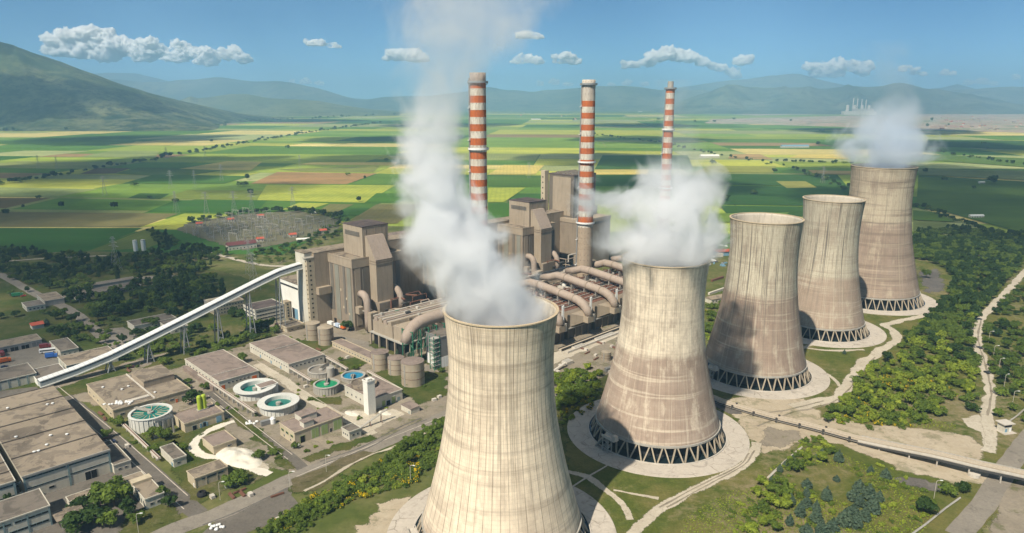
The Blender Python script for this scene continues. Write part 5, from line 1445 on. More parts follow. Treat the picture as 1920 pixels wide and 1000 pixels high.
# lime heap
hx, hy, _ = G(448, 858)
mb = MB(); mb.smooth = True
for j in range(28):
    for i in range(44):
        u, v = i / 43 * 2 - 1, j / 27 * 2 - 1
        x, y = u * 17, v * 8
        e = max(0, 1 - (u * u + v * v))
        n = mnoise.fractal(Vector((x * .12, y * .12, 1)), 1, 2, 5)
        mb.v.append((x, y, -.2 + 3.4 * e ** .7 * (.75 + .6 * n)))
for j in range(27):
    for i in range(43): mb.f.append((j * 44 + i, j * 44 + i + 1, j * 44 + 45 + i, j * 44 + 44 + i)); mb.m.append(0)
o = mb.build('lime_heap', M['salt']); o.location = (hx, hy, 0); o.rotation_euler = (0, 0, math.radians(-35))
tag(o, 'large white lime heap on the pale loop behind the small pump house', 'heap')
for px, s_, lab in (((660, 776), .34, 'small white lime heap at the left foot of the slim white tower'), ((722, 775), .30, 'small white lime heap at the right foot of the slim white tower')):
    o2_ = o.copy(); COL.objects.link(o2_); o2_.location = G(*px); o2_.scale = (s_, s_ * 1.1, s_); o2_['label'] = lab
# tilted loading belt
lbx, lby, _ = G(676, 805)
lbt = thing('loading_belt', 'tilted loading belt on legs beside the tiny white weigh house', 'conveyor', (lbx, lby, 0), math.radians(38))
MB().bar((0, 0, 1), (17, 0, 7.5), 1.1).build('belt', M['concrete'], lbt)
for x in (6, 13): MB().bar((x, -1, 0), (x, 0, 1 + x * .38), .3).bar((x, 1, 0), (x, 0, 1 + x * .38), .3).build('leg', M['rust'], lbt)
tt = thing('water_tank', 'black tyre-like round tank lying on the grass by the junction', 'tank', G(379, 930))
MB().lathe([(1.1, 0), (2.1, .2), (2.3, 1.2), (1.8, 2.2), (1.1, 2.3), (1.1, 0)], 24).build('body', M['tyre'], tt)

# ------------------------------------------------------------------ substation, pylons, lamps
M['lattice'] = plain('lattice_steel', (.30, .30, .28), .6, .2)
def lattice_mesh(h, w):
    mb = MB()
    def leg_w(z): return w * (1 - .86 * min(1, z / (h * .72))) + .35
    zs = [h * k / 9 for k in range(10)]
    for sx_ in (-1, 1):
        for sy in (-1, 1):
            for k in range(9):
                a, b = leg_w(zs[k]), leg_w(zs[k + 1])
                mb.bar((sx_ * a, sy * a, zs[k]), (sx_ * b, sy * b, zs[k + 1]), .24)
    for k in range(9):
        a, b = leg_w(zs[k]), leg_w(zs[k + 1])
        for s_ in (-1, 1):
            mb.bar((-a, s_ * a, zs[k]), (b, s_ * b, zs[k + 1]), .12); mb.bar((s_ * a, -a, zs[k]), (s_ * b, b, zs[k + 1]), .12)
    return mb.mesh('tower_body', M['lattice'])
def arms_mesh(h, l):
    mb = MB()
    for z, f_ in ((h * .72, 1), (h * .83, .8), (h * .94, .6)):
        mb.bar((-l * f_, 0, z), (l * f_, 0, z), .3); mb.bar((-l * f_, 0, z), (0, 0, z + h * .06), .2); mb.bar((l * f_, 0, z), (0, 0, z + h * .06), .2)
    return mb.mesh('cross_arm', M['lattice'])
pm, am = lattice_mesh(38, 3.6), arms_mesh(38, 7.5)
PYL = [((388, 404), 'pylon before the dark green field, left of its twin by the substation'), ((440, 402), 'pylon at the far corner of the substation, right of its twin'), ((331, 402), 'pylon on the olive field left of the substation'),
       ((416, 340), 'pylon on the green field beyond the substation'), ((563, 317), 'pale lone pylon on the green plain left of the steam'), ((321, 354), 'pylon standing below the straw field at left'), ((366, 354), 'pylon on the dark field under the straw field'),
       ((108, 322), 'pylon in front of the treeline far left'), ((73, 318), 'pylon beyond the treeline far left'), ((385, 296), 'faint pylon beyond the straw field'), ((219, 508), 'tall pylon among the dark trees at left'), ((500, 466), 'tall pylon at the near edge of the substation'),
       ((197, 367), 'faint pylon pair on the brown field at left'), ((313, 300), 'faint pylon left of the straw field'), ((1542, 345), 'thin pylon beside the tree line right of the third tower'), ((992, 335), 'thin pylon on the straw field between two chimneys'), ((470, 515), 'pylon on the grass left of the turbine hall'), ((478, 545), 'pylon behind the conveyor by the turbine hall'),
       ((550, 392), 'pylon at the tree clump right of the substation'), ((473, 400), 'slim pylon behind the substation hedge')]
for k, (px, lab) in enumerate(PYL):
    t = thing('pylon', lab, 'pylon', G(*px), random.uniform(-.6, .9), 'power line pylons')
    for me in (pm, am):
        o = bpy.data.objects.new(me.name, me); COL.objects.link(o); o.parent = t
# switchyard portals: two posts, a beam, insulators
gm = MB()
for x in (-7, 7):
    gm.bar((x - .7, 0, 0), (x, 0, 13), .32); gm.bar((x + .7, 0, 0), (x, 0, 13), .32)
    for k in range(5): gm.bar((x - .7 + k * .12, 0, k * 2.4), (x + .7 - k * .12, 0, k * 2.4 + 2.4), .2)
gm.bar((-8, 0, 13), (8, 0, 13), .45)
for x in (-4.5, 0, 4.5): gm.box(x - .15, x + .15, -.15, .15, 10.6, 13)
gme = gm.mesh('gantry', M['concrete'])
em = MB()
for x in (-4, 0, 4):
    em.box(x - .25, x + .25, -.25, .25, 0, 2.6); em.lathe([(.3, 2.6), (.45, 3), (.3, 3.4), (.45, 3.8), (.2, 4.4)], 8, (x, 0))
em.box(-4.6, 4.6, -.2, .2, 2.4, 2.65)
eme = em.mesh('switch_pole', M['lattice'])
q0, q1, q2, q3 = [Vector(G(*p)) for p in ((345, 440), (468, 466), (640, 428), (455, 403))]
rr = random.Random(9)
for i in range(9):
    for j in range(13):
        u, v = (i + .5 + rr.uniform(-.15, .15)) / 9, (j + .5) / 13
        p = q0.lerp(q1, u).lerp(q3.lerp(q2, u), v)
        g = (i + j) % 2 == 0
        o = bpy.data.objects.new('gantry' if g else 'switch_pole', gme if g else eme); COL.objects.link(o)
        o.location = (p.x, p.y, .4); o.rotation_euler = (0, 0, math.radians(62 + rr.uniform(-3, 3)) if i % 3 else math.radians(-28))
        tag(o, 'grey switchyard portal with insulators in the crowded substation' if g else 'row of insulator posts on a low frame in the crowded substation', 'gantry' if g else 'switchgear', 'switchyard portals' if g else 'switchyard insulator rows')
def cottage(px, lab, l=9, w=7, h=4, roof='roof_red', rz=.5, nm='substation_hut', cat='hut', grp=None):
    t = thing(nm, lab, cat, G(*px), rz, grp)
    MB().box(-l / 2, l / 2, -w / 2, w / 2, 0, h).build('wall', M['white'], t)
    MB().extrude_x([(-w / 2 - .5, h), (w / 2 + .5, h), (0, h + w * .3)], -l / 2 - .5, l / 2 + .5).build('roof', M[roof], t)
    n = max(1, int(l / 4))
    for k in range(n): MB().box(-l / 2 + (k + .5) * l / n - .6, -l / 2 + (k + .5) * l / n + .6, -w / 2 - .08, -w / 2, 1.2, 2.6).build('window', M['glass'], t)
    return t
for px, lab in (((374, 424), 'red-roofed white hut at the left rim of the substation'), ((433, 416), 'red-roofed white hut at the middle of the far substation rim'), ((489, 409), 'red-roofed white hut at the right of the far substation rim'),
                ((488, 453), 'red-roofed white hut next to the maroon-roofed control building'), ((549, 445), 'red-roofed white hut on the near substation rim before the blue shed'), ((606, 437), 'red-roofed white hut at the right end of the substation')):
    cottage(px, lab, grp='substation huts')
cb_ = cottage((453, 466), 'long white control building with maroon roof at the substation edge', 34, 12, 6, 'roof_maroon', .62, 'control_building', 'building')
cottage((568, 452), 'low pale blue shed right of the substation huts', 16, 5, 2.6, 'whiteclad', .35, 'shed', 'shed')
cottage((589, 402), 'tiny pale hut by the tree row right of the substation', 8, 5, 3, 'whiteclad', .2, 'shed', 'shed')
cottage((742, 452), 'white gabled house with brown roof just right of the boiler penthouse', 26, 14, 8, 'roof_pink', .75, 'gabled_house', 'house')
for px, lab in (((255, 471), 'left one of two slim pale silos by the fields'), ((270, 470), 'right one of two slim pale silos by the fields')):
    t = thing('grain_silo', lab, 'silo', G(*px), 0, 'slim pale silos')
    MB().lathe([(2.6, 0), (2.6, 13.5), (.001, 14.2)], 20).build('vessel', M['whiteclad'], t); MB().lathe([(2.7, 13), (2.7, 13.6), (2.5, 13.6)], 20).build('rim', M['concrete'], t)
# lamps
lm = MB(); lm.tube([(0, 0, 0), (0, 0, 8.6), (.3, 0, 9.2), (1.8, 0, 9.5)], .10, 6); lme = lm.mesh('pole', M['concrete_l'])
lh = MB().box(1.5, 2.7, -.22, .22, 9.35, 9.6).mesh('lamp_head', M['paintwhite'])
for px, lab in (((1853, 643), 'street lamp right of the dirt road, farthest of the line'), ((1862, 671), 'street lamp right of the dirt road, second from the far end'), ((1872, 696), 'street lamp right of the dirt road, middle of the line'),
                ((1882, 728), 'street lamp right of the dirt road, above the guard hut'), ((1898, 760), 'street lamp right of the dirt road, nearest to the guard hut'), ((413, 938), 'street lamp on the grass by the round black tank'),
                ((260, 1000), 'street lamp on the lawn at the bottom left corner'), ((1751, 935), 'street lamp on the dark patch below the belt conveyor'), ((544, 918), 'street lamp at the left tip of the dry verge'), ((770, 905), 'street lamp among the yellow broom bushes'), ((612, 885), 'street lamp along the dry verge by the main works road')):
    t = thing('street_lamp', lab, 'street lamp', G(*px), random.uniform(-.4, .4), 'street lamps')
    for me in (lme, lh):
        o = bpy.data.objects.new(me.name, me); COL.objects.link(o); o.parent = t

# ------------------------------------------------------------------ vehicles
def wheels(t, xs, w, r=.5):
    for x in xs:
        for s_ in (-1, 1):
            o = MB().lathe([(.001, -.15), (r, -.15), (r, .15), (.001, .15)], 14).build('wheel', M['tyre'], t)
            o.rotation_euler = (math.pi / 2, 0, 0); o.location = (x, s_ * w, r)
def paint(name, col):
    if name not in M: M[name] = plain(name, col, .35, 0, .5, .1)
    return M[name]
def car(px, lab, col, rz, grp=None, z=.1):
    t = thing('parked_car', lab, 'car', G(px[0], px[1], z), rz, grp)
    MB().extrude_x([(-.85, .35), (.85, .35), (.88, .75), (.8, .95), (-.8, .95), (-.88, .75)], -2.1, 2.1).build('body', col, t)
    c = MB(); c.v = [(-1.7, -.75, .95), (1., -.75, .95), (1., .75, .95), (-1.7, .75, .95), (-1.2, -.62, 1.45), (.3, -.62, 1.45), (.3, .62, 1.45), (-1.2, .62, 1.45)]
    c.f = [(0, 1, 5, 4), (1, 2, 6, 5), (2, 3, 7, 6), (3, 0, 4, 7)]; c.m = [0] * 4; c.build('window', M['glass'], t)
    MB().box(-1.2, .3, -.62, .62, 1.44, 1.5).build('roof', col, t)
    wheels(t, (-1.3, 1.3), .8, .32)
    return t
def truck(px, lab, cab, body, rz, l=7.5, cargo=2.6, name='parked_truck', cat='truck', z=.1):
    t = thing(name, lab, cat, G(px[0], px[1], z), rz)
    MB().box(-l / 2, l / 2, -1.0, 1.0, .6, .95).build('chassis', M['darksteel'], t)
    MB().extrude_x([(-1.15, .7), (1.15, .7), (1.15, 2.3), (1., 2.9), (-1., 2.9), (-1.15, 2.3)], l / 2 - 2, l / 2).build('cab', cab, t)
    MB().box(l / 2, l / 2 + .05, -1, 1, 1.7, 2.5).build('windscreen', M['glass'], t)
    b_ = MB().box(-l / 2, l / 2 - 2.2, -1.2, 1.2, 1., 1. + cargo).build('cargo_body', body, t)
    wheels(t, (-l / 2 + 1.2, -l / 2 + 2.3, l / 2 - 1.2), 1.05, .5)
    return t
def bus(px, lab, col, rz, z=.1):
    t = thing('parked_bus', lab, 'bus', G(px[0], px[1], z), rz)
    MB().extrude_x([(-1.25, .5), (1.25, .5), (1.25, 2.6), (1.1, 3.1), (-1.1, 3.1), (-1.25, 2.6)], -5.5, 5.5).build('body', col, t)
    for s_ in (-1, 1): MB().box(-5, 5, s_ * 1.26 - .02, s_ * 1.26 + .02, 1.5, 2.5).build('window', M['glass'], t)
    wheels(t, (-3.6, 3.6), 1.15, .5)
    return t
U = math.pi / 4; V = 3 * math.pi / 4
bus((91, 661), 'white bus parked on the vehicle yard in front of the speckled store', M['paintwhite'], U - .4)
truck((97, 671), 'blue truck parked beside the white bus on the vehicle yard', paint('blue_truck', (.03, .12, .42)), paint('blue_truck', (.03, .12, .42)), U - .4)
truck((86, 653), 'dark red truck parked behind the white bus', paint('dark_red', (.22, .03, .03)), paint('dark_red', (.22, .03, .03)), U - .3)
truck((10, 680), 'orange truck parked at the left edge of the vehicle yard', M['orange'], M['orange'], U, 7)
truck((4, 667), 'red truck cut by the left edge of the vehicle yard', M['red'], paint('dark_red', (.22, .03, .03)), V, 8)
car((8, 689), 'dark blue car parked below the orange truck', paint('navy', (.02, .03, .09)), U)
for k, (px, lab, colr) in enumerate((((16, 656), 'orange fire engine inside the first open garage', 'orange'), ((-2, 661), 'orange fire engine in the garage at the very left edge', 'orange'))):
    truck((px[0], px[1]), lab, M[colr], M[colr], V, 7)
truck((33, 556), 'green truck parked by the gatehouse at far left', paint('green_truck', (.02, .16, .06)), paint('green_truck', (.02, .16, .06)), U - .3, 9)
car((44, 556), 'red car parked beside the green truck at far left', M['red'], U)
truck((620, 610), 'white box truck at the foot of the boiler house corner', M['paintwhite'], M['paintwhite'], V, 7)
truck((632, 614), 'white truck with blue stripe next in line at the boiler house foot', M['paintwhite'], paint('bluewhite', (.45, .55, .7)), V, 7)
truck((642, 617), 'white truck with orange load at the boiler house foot', M['paintwhite'], M['orange'], V, 7, 1.2)
car((571, 603), 'green car by the yellow pump house', paint('green_car', (.02, .2, .1)), U)
car((545, 600), 'dark car standing near the turbine hall gate', paint('black_car', (.02, .02, .02)), V)
truck((521, 614), 'orange flatbed left of the yellow pump house', M['orange'], M['rust'], V, 6, .6)
car((1876, 570), 'blue car driving on the far stretch of the dirt road', M['paintblue'], 1.1)
car((1836, 653), 'dark grey car on the dirt road beside the lamps', paint('grey_car', (.08, .08, .085)), 1.7)
car((1850, 700), 'dark car farther down the dirt road', paint('black_car', (.02, .02, .02)), 1.6)
car((214, 830), 'dark container-like car parked at the end of the hall annex', paint('navy', (.02, .03, .09)), V)
car((555, 838), 'white car parked in front of the cream building with green gates', M['paintwhite'], U)
car((245, 690), 'small red car on the grass under the conveyor', paint('dark_red', (.22, .03, .03)), U)
for k, (px, lab) in enumerate((((500, 793), 'white sacks stacked beside the ring tank on dusty ground'), ((512, 794), 'white upright plastic tank beside the stacked sacks'), ((222, 757), 'white sacks heaped on the roof of the cream works building'), ((405, 990), 'white sacks dumped at the bottom edge by the road'), ((472, 794), 'white bundle on the lawn strip beside the road'))):
    X, Y, _ = G(*px)
    if k == 2: X, Y, _ = G(px[0], px[1], 6.3)
    t = thing('sack_pile' if k != 1 else 'plastic_tank', lab, 'sacks' if k != 1 else 'tank', (X, Y, 6.32 if k == 2 else .1))
    r_ = random.Random(k)
    if k == 1: MB().lathe([(1.6, 0), (1.6, 3), (.8, 3.8), (.001, 4)], 20).build('vessel', M['paintwhite'], t)
    else:
        for n in range(26 if k == 2 else 11):
            x, y = r_.uniform(-6, 6) * (1.3 if k == 2 else .55), r_.uniform(-2.2, 2.2)
            o = MB().lathe([(.001, 0), (.6, .1), (.75, .5), (.5, .95), (.001, 1)], 8).build('sack', M['paintwhite'], t); o.location = (x, y, 0)
rt_ = thing('sheet_roofed_depot', 'blue-grey depot shed with red sheet roof in the scrap yard behind the towers', 'shed', G(1357, 478), .2)
MB().box(-11, 11, -6, 6, 0, 5).build('wall', M['blue_door'], rt_); MB().box(-12, 12, -7, 7, 5, 5.5).build('roof', M['roof_red'], rt_); MB().box(-14, -6, -10, -6.5, 0, 4).build('side_house', M['white'], rt_)
rr = random.Random(31)
for k in range(46):
    px = (rr.uniform(1328, 1372), rr.uniform(456, 500))
    if 1345 < px[0] < 1372 and 466 < px[1] < 482: continue
    o = MB().extrude_x([(-.9, 0), (.9, 0), (.9, .9), (.6, 1.5), (-.6, 1.5), (-.9, .9)], -2.2, 2.2).build('scrap_car', M[rr.choice(['paintwhite', 'blue_door', 'steel', 'darksteel', 'concrete'])])
    o.location = G(*px); o.rotation_euler = (0, 0, rr.uniform(0, 3))
    tag(o, 'junk vehicle in the crowded scrap yard behind the towers', 'scrap car', 'junk vehicles in the scrap yard')
cottage((1340, 566), 'white house with flat tan roof between second and third tower', 16, 8, 4, 'roof_tan', .5, 'yard_house', 'house')
for px, lab, l in (((1345, 525), 'long timber stack behind the third tower', 22), ((1350, 546), 'long grey concrete wall behind the third tower', 40)):
    t = thing('stack_wall', lab, 'stack', G(*px), .75); MB().box(-l / 2, l / 2, -1, 1, 0, 2.2).build('body', M['rust' if l < 30 else 'concrete_l'], t)

rr = random.Random(55)
n_ = 0
crate = MB().box(-1.3, 1.3, -.9, .9, .15, 1.5).box(-1.4, 1.4, -1, -.6, 0, .15).box(-1.4, 1.4, .6, 1, 0, .15).mesh('crate', M['concrete_l'])
bundle = MB()
for k in range(5): bundle.tube([(-3, (k % 3) * .5 - .5, .25 + (k // 3) * .45), (3, (k % 3) * .5 - .5, .25 + (k // 3) * .45)], .22, 7)
bundle = bundle.mesh('pipe_bundle', M['rust'])
cont = MB().box(-3, 3, -1.2, 1.2, .1, 2.6).box(-3.05, 3.05, -1.25, 1.25, 2.55, 2.7).mesh('container', M['sheetgrey'])
while n_ < 46:
    px = rr.choice([(rr.uniform(350, 640), rr.uniform(690, 830)), (rr.uniform(170, 330), rr.uniform(690, 860)), (rr.uniform(560, 840), rr.uniform(600, 760)), (rr.uniform(380, 560), rr.uniform(900, 990)), (rr.uniform(1045, 1160), rr.uniform(640, 700))])
    X, Y, _ = G(*px); a, b = AB(X, Y)
    if any(q[0] - 3 < a < q[1] + 3 and q[2] - 3 < b < q[3] + 3 for q in FOOT) or (X + 4) ** 2 + (Y - 263) ** 2 < 2600 or (X - 80) ** 2 + (Y - 356) ** 2 < 2600: continue
    if any((X - G(*c_)[0]) ** 2 + (Y - G(*c_)[1]) ** 2 < 200 for c_ in ((282, 800), (522, 770), (478, 740), (612, 735), (662, 708), (602, 700), (716, 685), (743, 697), (775, 715), (612, 640), (588, 630))): continue
    me = rr.choice([crate, crate, bundle, crate, bundle, bundle, crate, crate, bundle, cont])
    o = bpy.data.objects.new(me.name, me); COL.objects.link(o); o.location = (X, Y, .12); o.rotation_euler = (0, 0, rr.choice([.785, 2.356]) + rr.uniform(-.2, .2))
    tag(o, {'crate': 'pale crate left standing in the works yard', 'pipe_bundle': 'rusty bundle of pipes lying in the works yard', 'container': 'grey steel container standing in the works yard'}[me.name], {'crate': 'crate', 'pipe_bundle': 'pipes', 'container': 'container'}[me.name], me.name.replace('_', ' ') + 's in the works yard'); n_ += 1
# ------------------------------------------------------------------ far village and far power station
hs = MB(); hs.box(-7, 7, -5, 5, 0, 6, 0); hs.extrude_x([(-6, 6), (6, 6), (0, 9.5)], -8, 8, 1)
vh = [hs.mesh('village_house', [M['white'], M['roof_red']]), hs.mesh('village_house', [M['cream'], M['roof_pink']])]
rr = random.Random(5)
def hill_z(X, Y): return 0
for k in range(190):
    px, py = rr.gauss(655, 48), rr.gauss(207, 3.6)
    if 110 < k < 150: px, py = rr.uniform(470, 745), rr.uniform(204, 216)
    if 132 < k < 150: px, py = rr.uniform(925, 1110), rr.uniform(205, 226)
    if k % 5 == 4: px, py = rr.uniform(1760, 1918), rr.uniform(217, 246)
    if py < 200: py = 201 + rr.random() * 5
    X, Y, _ = G(px, py)
    o = bpy.data.objects.new('village_house', vh[k % 2]); COL.objects.link(o)
    s_ = rr.uniform(.9, 1.7); o.location = (X, Y, 0); o.scale = (s_, s_, s_); o.rotation_euler = (0, 0, rr.uniform(0, 3))
    tag(o, 'tiny pale house with reddish roof in the far village on the plain', 'house', 'houses of the far villages')
FY = 9000.
for k, (px, w) in enumerate(((1588, 8), (1601, 8), (1615, 8), (1628, 7))):
    X, _, _z = GY(px, 213, FY)
    r = w / 2 * FY / CAM_F
    t = thing('cooling_tower', ['hazy left end', 'hazy second', 'hazy third', 'hazy right end'][k] + ' of the tiny cooling towers of the far power station', 'cooling tower', (X, FY, 0), 0, 'far power station towers')
    mb = MB(); mb.smooth = True
    mb.lathe([(r * (.62 + .42 * (1 - z / 120.) ** 2), z) for z in range(0, 121, 10)], 20).build('shell', M['concrete_l'], t)
for k, px in enumerate((1602, 1610, 1618, 1626)):
    X, _, _z = GY(px, 213, FY)
    t = thing('chimney', ['pale thin', 'pinkish', 'slightly shorter', 'shortest'][k] + ' chimney of the far power station on the horizon, number ' + ['one', 'two', 'three', 'four'][k] + ' from left', 'chimney', (X, FY + 60, 0), 0, 'far power station chimneys')
    MB().lathe([(9, 0), (6, 205 - k * 6), (.001, 205 - k * 6)], 12).build('shaft', M['concrete_l'], t)
X, _, _z = GY(1606, 213, FY)
t = thing('power_house', 'tiny pale power house between the far cooling towers', 'building', (X, FY - 90, 0)); MB().box(-220, 190, -40, 40, 0, 45).build('wall', M['concrete_l'], t); MB().box(-90, 150, -30, 30, 45, 75).build('boiler_block', M['concrete'], t)
for px, py, l, lab in ((1490, 277, 110, 'long low farm shed with pale blue roof on the plain behind the fourth tower'), (1330, 296, 60, 'grey farm shed by the dirt track on the plain right of the right chimney'), (1005, 225, 90, 'long white farm shed on the plain between two chimneys'), (1840, 345, 12, 'tiny white hut on the wide green field at right'), (1830, 409, 22, 'small farm hut with blue and red doors on the wide green field'), (1200, 210, 60, 'pale farm shed far off beside the right chimney')):
    cottage((px, py), lab, l, 16 if l > 30 else 6, 6 if l > 30 else 4, 'whiteclad' if l != 110 else 'blue_door', .1, 'farm_shed', 'shed')

# ------------------------------------------------------------------ trees and shrubs
def leaf_mat(name, c1, c2, flower=None):
    m, nt, bs = nodes(name)
    at = N(nt, 'ShaderNodeAttribute'); at.attribute_name = 'tint'
    oi = N(nt, 'ShaderNodeObjectInfo')
    sp = N(nt, 'ShaderNodeSeparateColor'); L(nt, at.outputs['Color'], sp.inputs[0])
    c = mixc(nt, sp.outputs[0], c1, c2)
    c = mixc(nt, mapr(nt, oi.outputs['Random'], 0, 1, 0, .45), c, tuple(q * f_ for q, f_ in zip(c1, (.55, .62, .9))))
    if flower: c = mixc(nt, sp.outputs[1], c, flower)
    L(nt, c, bs.inputs['Base Color']); bs.inputs['Roughness'].default_value = .75; bs.inputs['Specular IOR Level'].default_value = .12
    tr = N(nt, 'ShaderNodeBsdfTranslucent'); L(nt, c, tr.inputs['Color'])
    mx = N(nt, 'ShaderNodeMixShader'); mx.inputs[0].default_value = .25
    L(nt, bs.outputs[0], mx.inputs[1]); L(nt, tr.outputs[0], mx.inputs[2])
    L(nt, mx.outputs[0], nt.nodes['Material Output'].inputs['Surface'])
    return m
M['leaf'] = leaf_mat('broadleaf_foliage', (.058, .100, .015), (.165, .225, .035))
M['leaf_l'] = leaf_mat('light_foliage', (.125, .185, .018), (.34, .39, .05))
M['leaf_d'] = leaf_mat('dark_foliage', (.024, .055, .014), (.06, .10, .022))
M['needle'] = leaf_mat('blue_green_needles', (.050, .088, .056), (.130, .178, .112))
M['broom'] = leaf_mat('broom_foliage', (.045, .09, .016), (.11, .16, .03), (.62, .44, .01))

def leaf_cloud(lobes, n, size, rng, flat=.5, flower=0., minshell=.55):
    """leaf-sized quads spread through the lobes: returns vertices and per-face tints"""
    w = np.array([l[3] * l[4] for l in lobes]); w = w / w.sum()
    idx = rng.choice(len(lobes), n, p=w)
    L_ = np.array(lobes)[idx]
    d = rng.normal(size=(n, 3)); d /= np.linalg.norm(d, axis=1)[:, None]
    d[:, 2] = np.where(d[:, 2] < -.35, -d[:, 2], d[:, 2])
    rad = minshell + (1.06 - minshell) * rng.random(n) ** .6
    c = L_[:, :3] + d * rad[:, None] * np.stack([L_[:, 3], L_[:, 3], L_[:, 4]], 1)
    nr = d + rng.normal(size=(n, 3)) * flat + np.array([0, 0, .35]); nr /= np.linalg.norm(nr, axis=1)[:, None]
    t = np.cross(nr, rng.normal(size=(n, 3))); t /= np.linalg.norm(t, axis=1)[:, None]
    b = np.cross(nr, t)
    s = size * (.6 + .8 * rng.random(n))[:, None]
    t, b = t * s, b * s * .75
    v = np.stack([c - t - b * .4, c - t * .2 - b, c + t + b * .2, c + t * .1 + b], 1).reshape(-1, 3)
    lobe_t = rng.random(len(lobes))[idx]
    tint = np.clip(lobe_t * .55 + rng.random(n) * .55, 0, 1)
    fl = (rng.random(n) < flower * (.4 + 1.2 * (rng.random(len(lobes))[idx] > .35))).astype(float) if flower else np.zeros(n)
    return v, np.stack([tint, fl], 1)
def cloud_mesh(name, v, tint, mat):
    n = len(v) // 4
    me = bpy.data.meshes.new(name)
    me.vertices.add(n * 4); me.vertices.foreach_set('co', v.astype(np.float32).ravel())
    me.loops.add(n * 4); me.loops.foreach_set('vertex_index', np.arange(n * 4, dtype=np.int32))
    me.polygons.add(n); me.polygons.foreach_set('loop_start', np.arange(0, n * 4, 4, dtype=np.int32))
    try: me.polygons.foreach_set('loop_total', np.full(n, 4, dtype=np.int32))
    except Exception: pass
    me.materials.append(mat)
    at = me.attributes.new('tint', 'FLOAT_COLOR', 'FACE')
    col = np.zeros((n, 4), dtype=np.float32); col[:, 0] = tint[:, 0]; col[:, 1] = tint[:, 1]; col[:, 3] = 1
    at.data.foreach_set('color', col.ravel())
    me.update(); me.validate()
    return me
def lobes_for(kind, rng):
    if kind == 'round':
        h, r = 8.5, 3.9
        return [(0, 0, h * .55, r * .8, r * .85)] + [(rng.normal() * r * .5, rng.normal() * r * .5, h * (.4 + .4 * rng.random()), r * (.35 + .25 * rng.random()), r * (.32 + .22 * rng.random())) for _ in range(9)], h
    if kind == 'tall':
        h, r = 12., 3.3
        return [(rng.normal() * r * .35, rng.normal() * r * .35, h * (.3 + .62 * k / 9), r * (.75 - .4 * k / 9), r * .55) for k in range(10)], h
    if kind == 'wide':
        h, r = 6.5, 4.8
        return [(rng.normal() * r * .5, rng.normal() * r * .5, h * (.4 + .3 * rng.random()), r * (.35 + .22 * rng.random()), h * (.2 + .14 * rng.random())) for _ in range(12)], h
    if kind == 'poplar':
        h, r = 17., 2.2
        return [(rng.normal() * .3, rng.normal() * .3, h * (.15 + .8 * k / 11), r * (1 - .65 * abs(k / 11 - .35)), h * .09) for k in range(12)], h
    if kind == 'shrub':
        h, r = 2.6, 2.2
        return [(rng.normal() * r * .5, rng.normal() * r * .5, h * (.25 + .3 * rng.random()), r * (.35 + .3 * rng.random()), h * (.28 + .2 * rng.random())) for _ in range(7)], h
    if kind == 'conifer':
        h, r = 6.6, 2.9
        lb = []
        for k in range(11):
            z = h * (.1 + .86 * k / 10); rr_ = r * (1.02 - (k / 10.) ** 2.0) * (.75 + .25 * min(1, k / 2.))
            lb.append((0, 0, z, max(.35, rr_ * .72), h * .05))
            for q in range(6 if k < 8 else 3):
                a = q * 1.047 + k * .7 + rng.normal() * .2
                lb.append((rr_ * .72 * math.cos(a), rr_ * .72 * math.sin(a), z - .2, max(.25, rr_ * .36), h * .035))
        return lb, h
TREES = {}
def make_kind(key, kind, n, size, mat, flower=0., variants=3):
    TREES[key] = []
    for k in range(variants):
        rng = np.random.default_rng(hash(key) % 1 + sum(map(ord, key)) * 7 + k)
        lb, h = lobes_for(kind, rng)
        v, t = leaf_cloud(lb, n, size, rng, flower=flower, minshell=.5 if kind != 'conifer' else .3)
        tm = MB()
        r0 = .028 * h + .05
        tm.tube([(0, 0, -.2), (.05, 0, h * .25), (0, .1, h * .5), (0, 0, h * .8)], [r0, r0 * .75, r0 * .5, r0 * .18], 7)
        for q in range(4 if h > 4 else 2):
            a = q * 2.1 + k; z = h * (.25 + .1 * q)
            tm.tube([(0, 0, z), (math.cos(a) * h * .13, math.sin(a) * h * .13, z + h * .13), (math.cos(a) * h * .22, math.sin(a) * h * .22, z + h * .22)], [r0 * .45, r0 * .3, r0 * .1], 5)
        TREES[key].append((cloud_mesh('crown', v, t, mat), tm.mesh('trunk', M['bark']), v, t, h))
make_kind('round', 'round', 850, .62, M['leaf']); make_kind('roundl', 'round', 850, .62, M['leaf_l'], variants=2)
make_kind('wide', 'wide', 800, .62, M['leaf']); make_kind('tall', 'tall', 950, .60, M['leaf_d'])
make_kind('roundd', 'round', 850, .64, M['leaf_d']); make_kind('poplar', 'poplar', 1000, .6, M['leaf_d'], variants=2)
make_kind('conifer', 'conifer', 1500, .46, M['needle']); make_kind('shrub', 'shrub', 330, .40, M['leaf']); make_kind('shrubl', 'shrub', 330, .40, M['leaf_l'])
make_kind('broom', 'shrub', 420, .34, M['broom'], .26); make_kind('far', 'round', 130, 1.5, M['leaf_d']); make_kind('farw', 'wide', 130, 1.5, M['leaf'])
rt = random.Random(77)
KIND_NAMES = dict(round='broadleaf_tree', roundl='broadleaf_tree', wide='bushy_tree', tall='broadleaf_tree', roundd='broadleaf_tree', poplar='poplar_tree', conifer='conifer_tree', shrub='shrub', shrubl='shrub', broom='broom_bush', far='field_tree', farw='field_tree')
CATS = dict(bushy_tree='tree', broadleaf_tree='tree', poplar_tree='tree', conifer_tree='tree', shrub='shrub', broom_bush='bush', field_tree='tree')
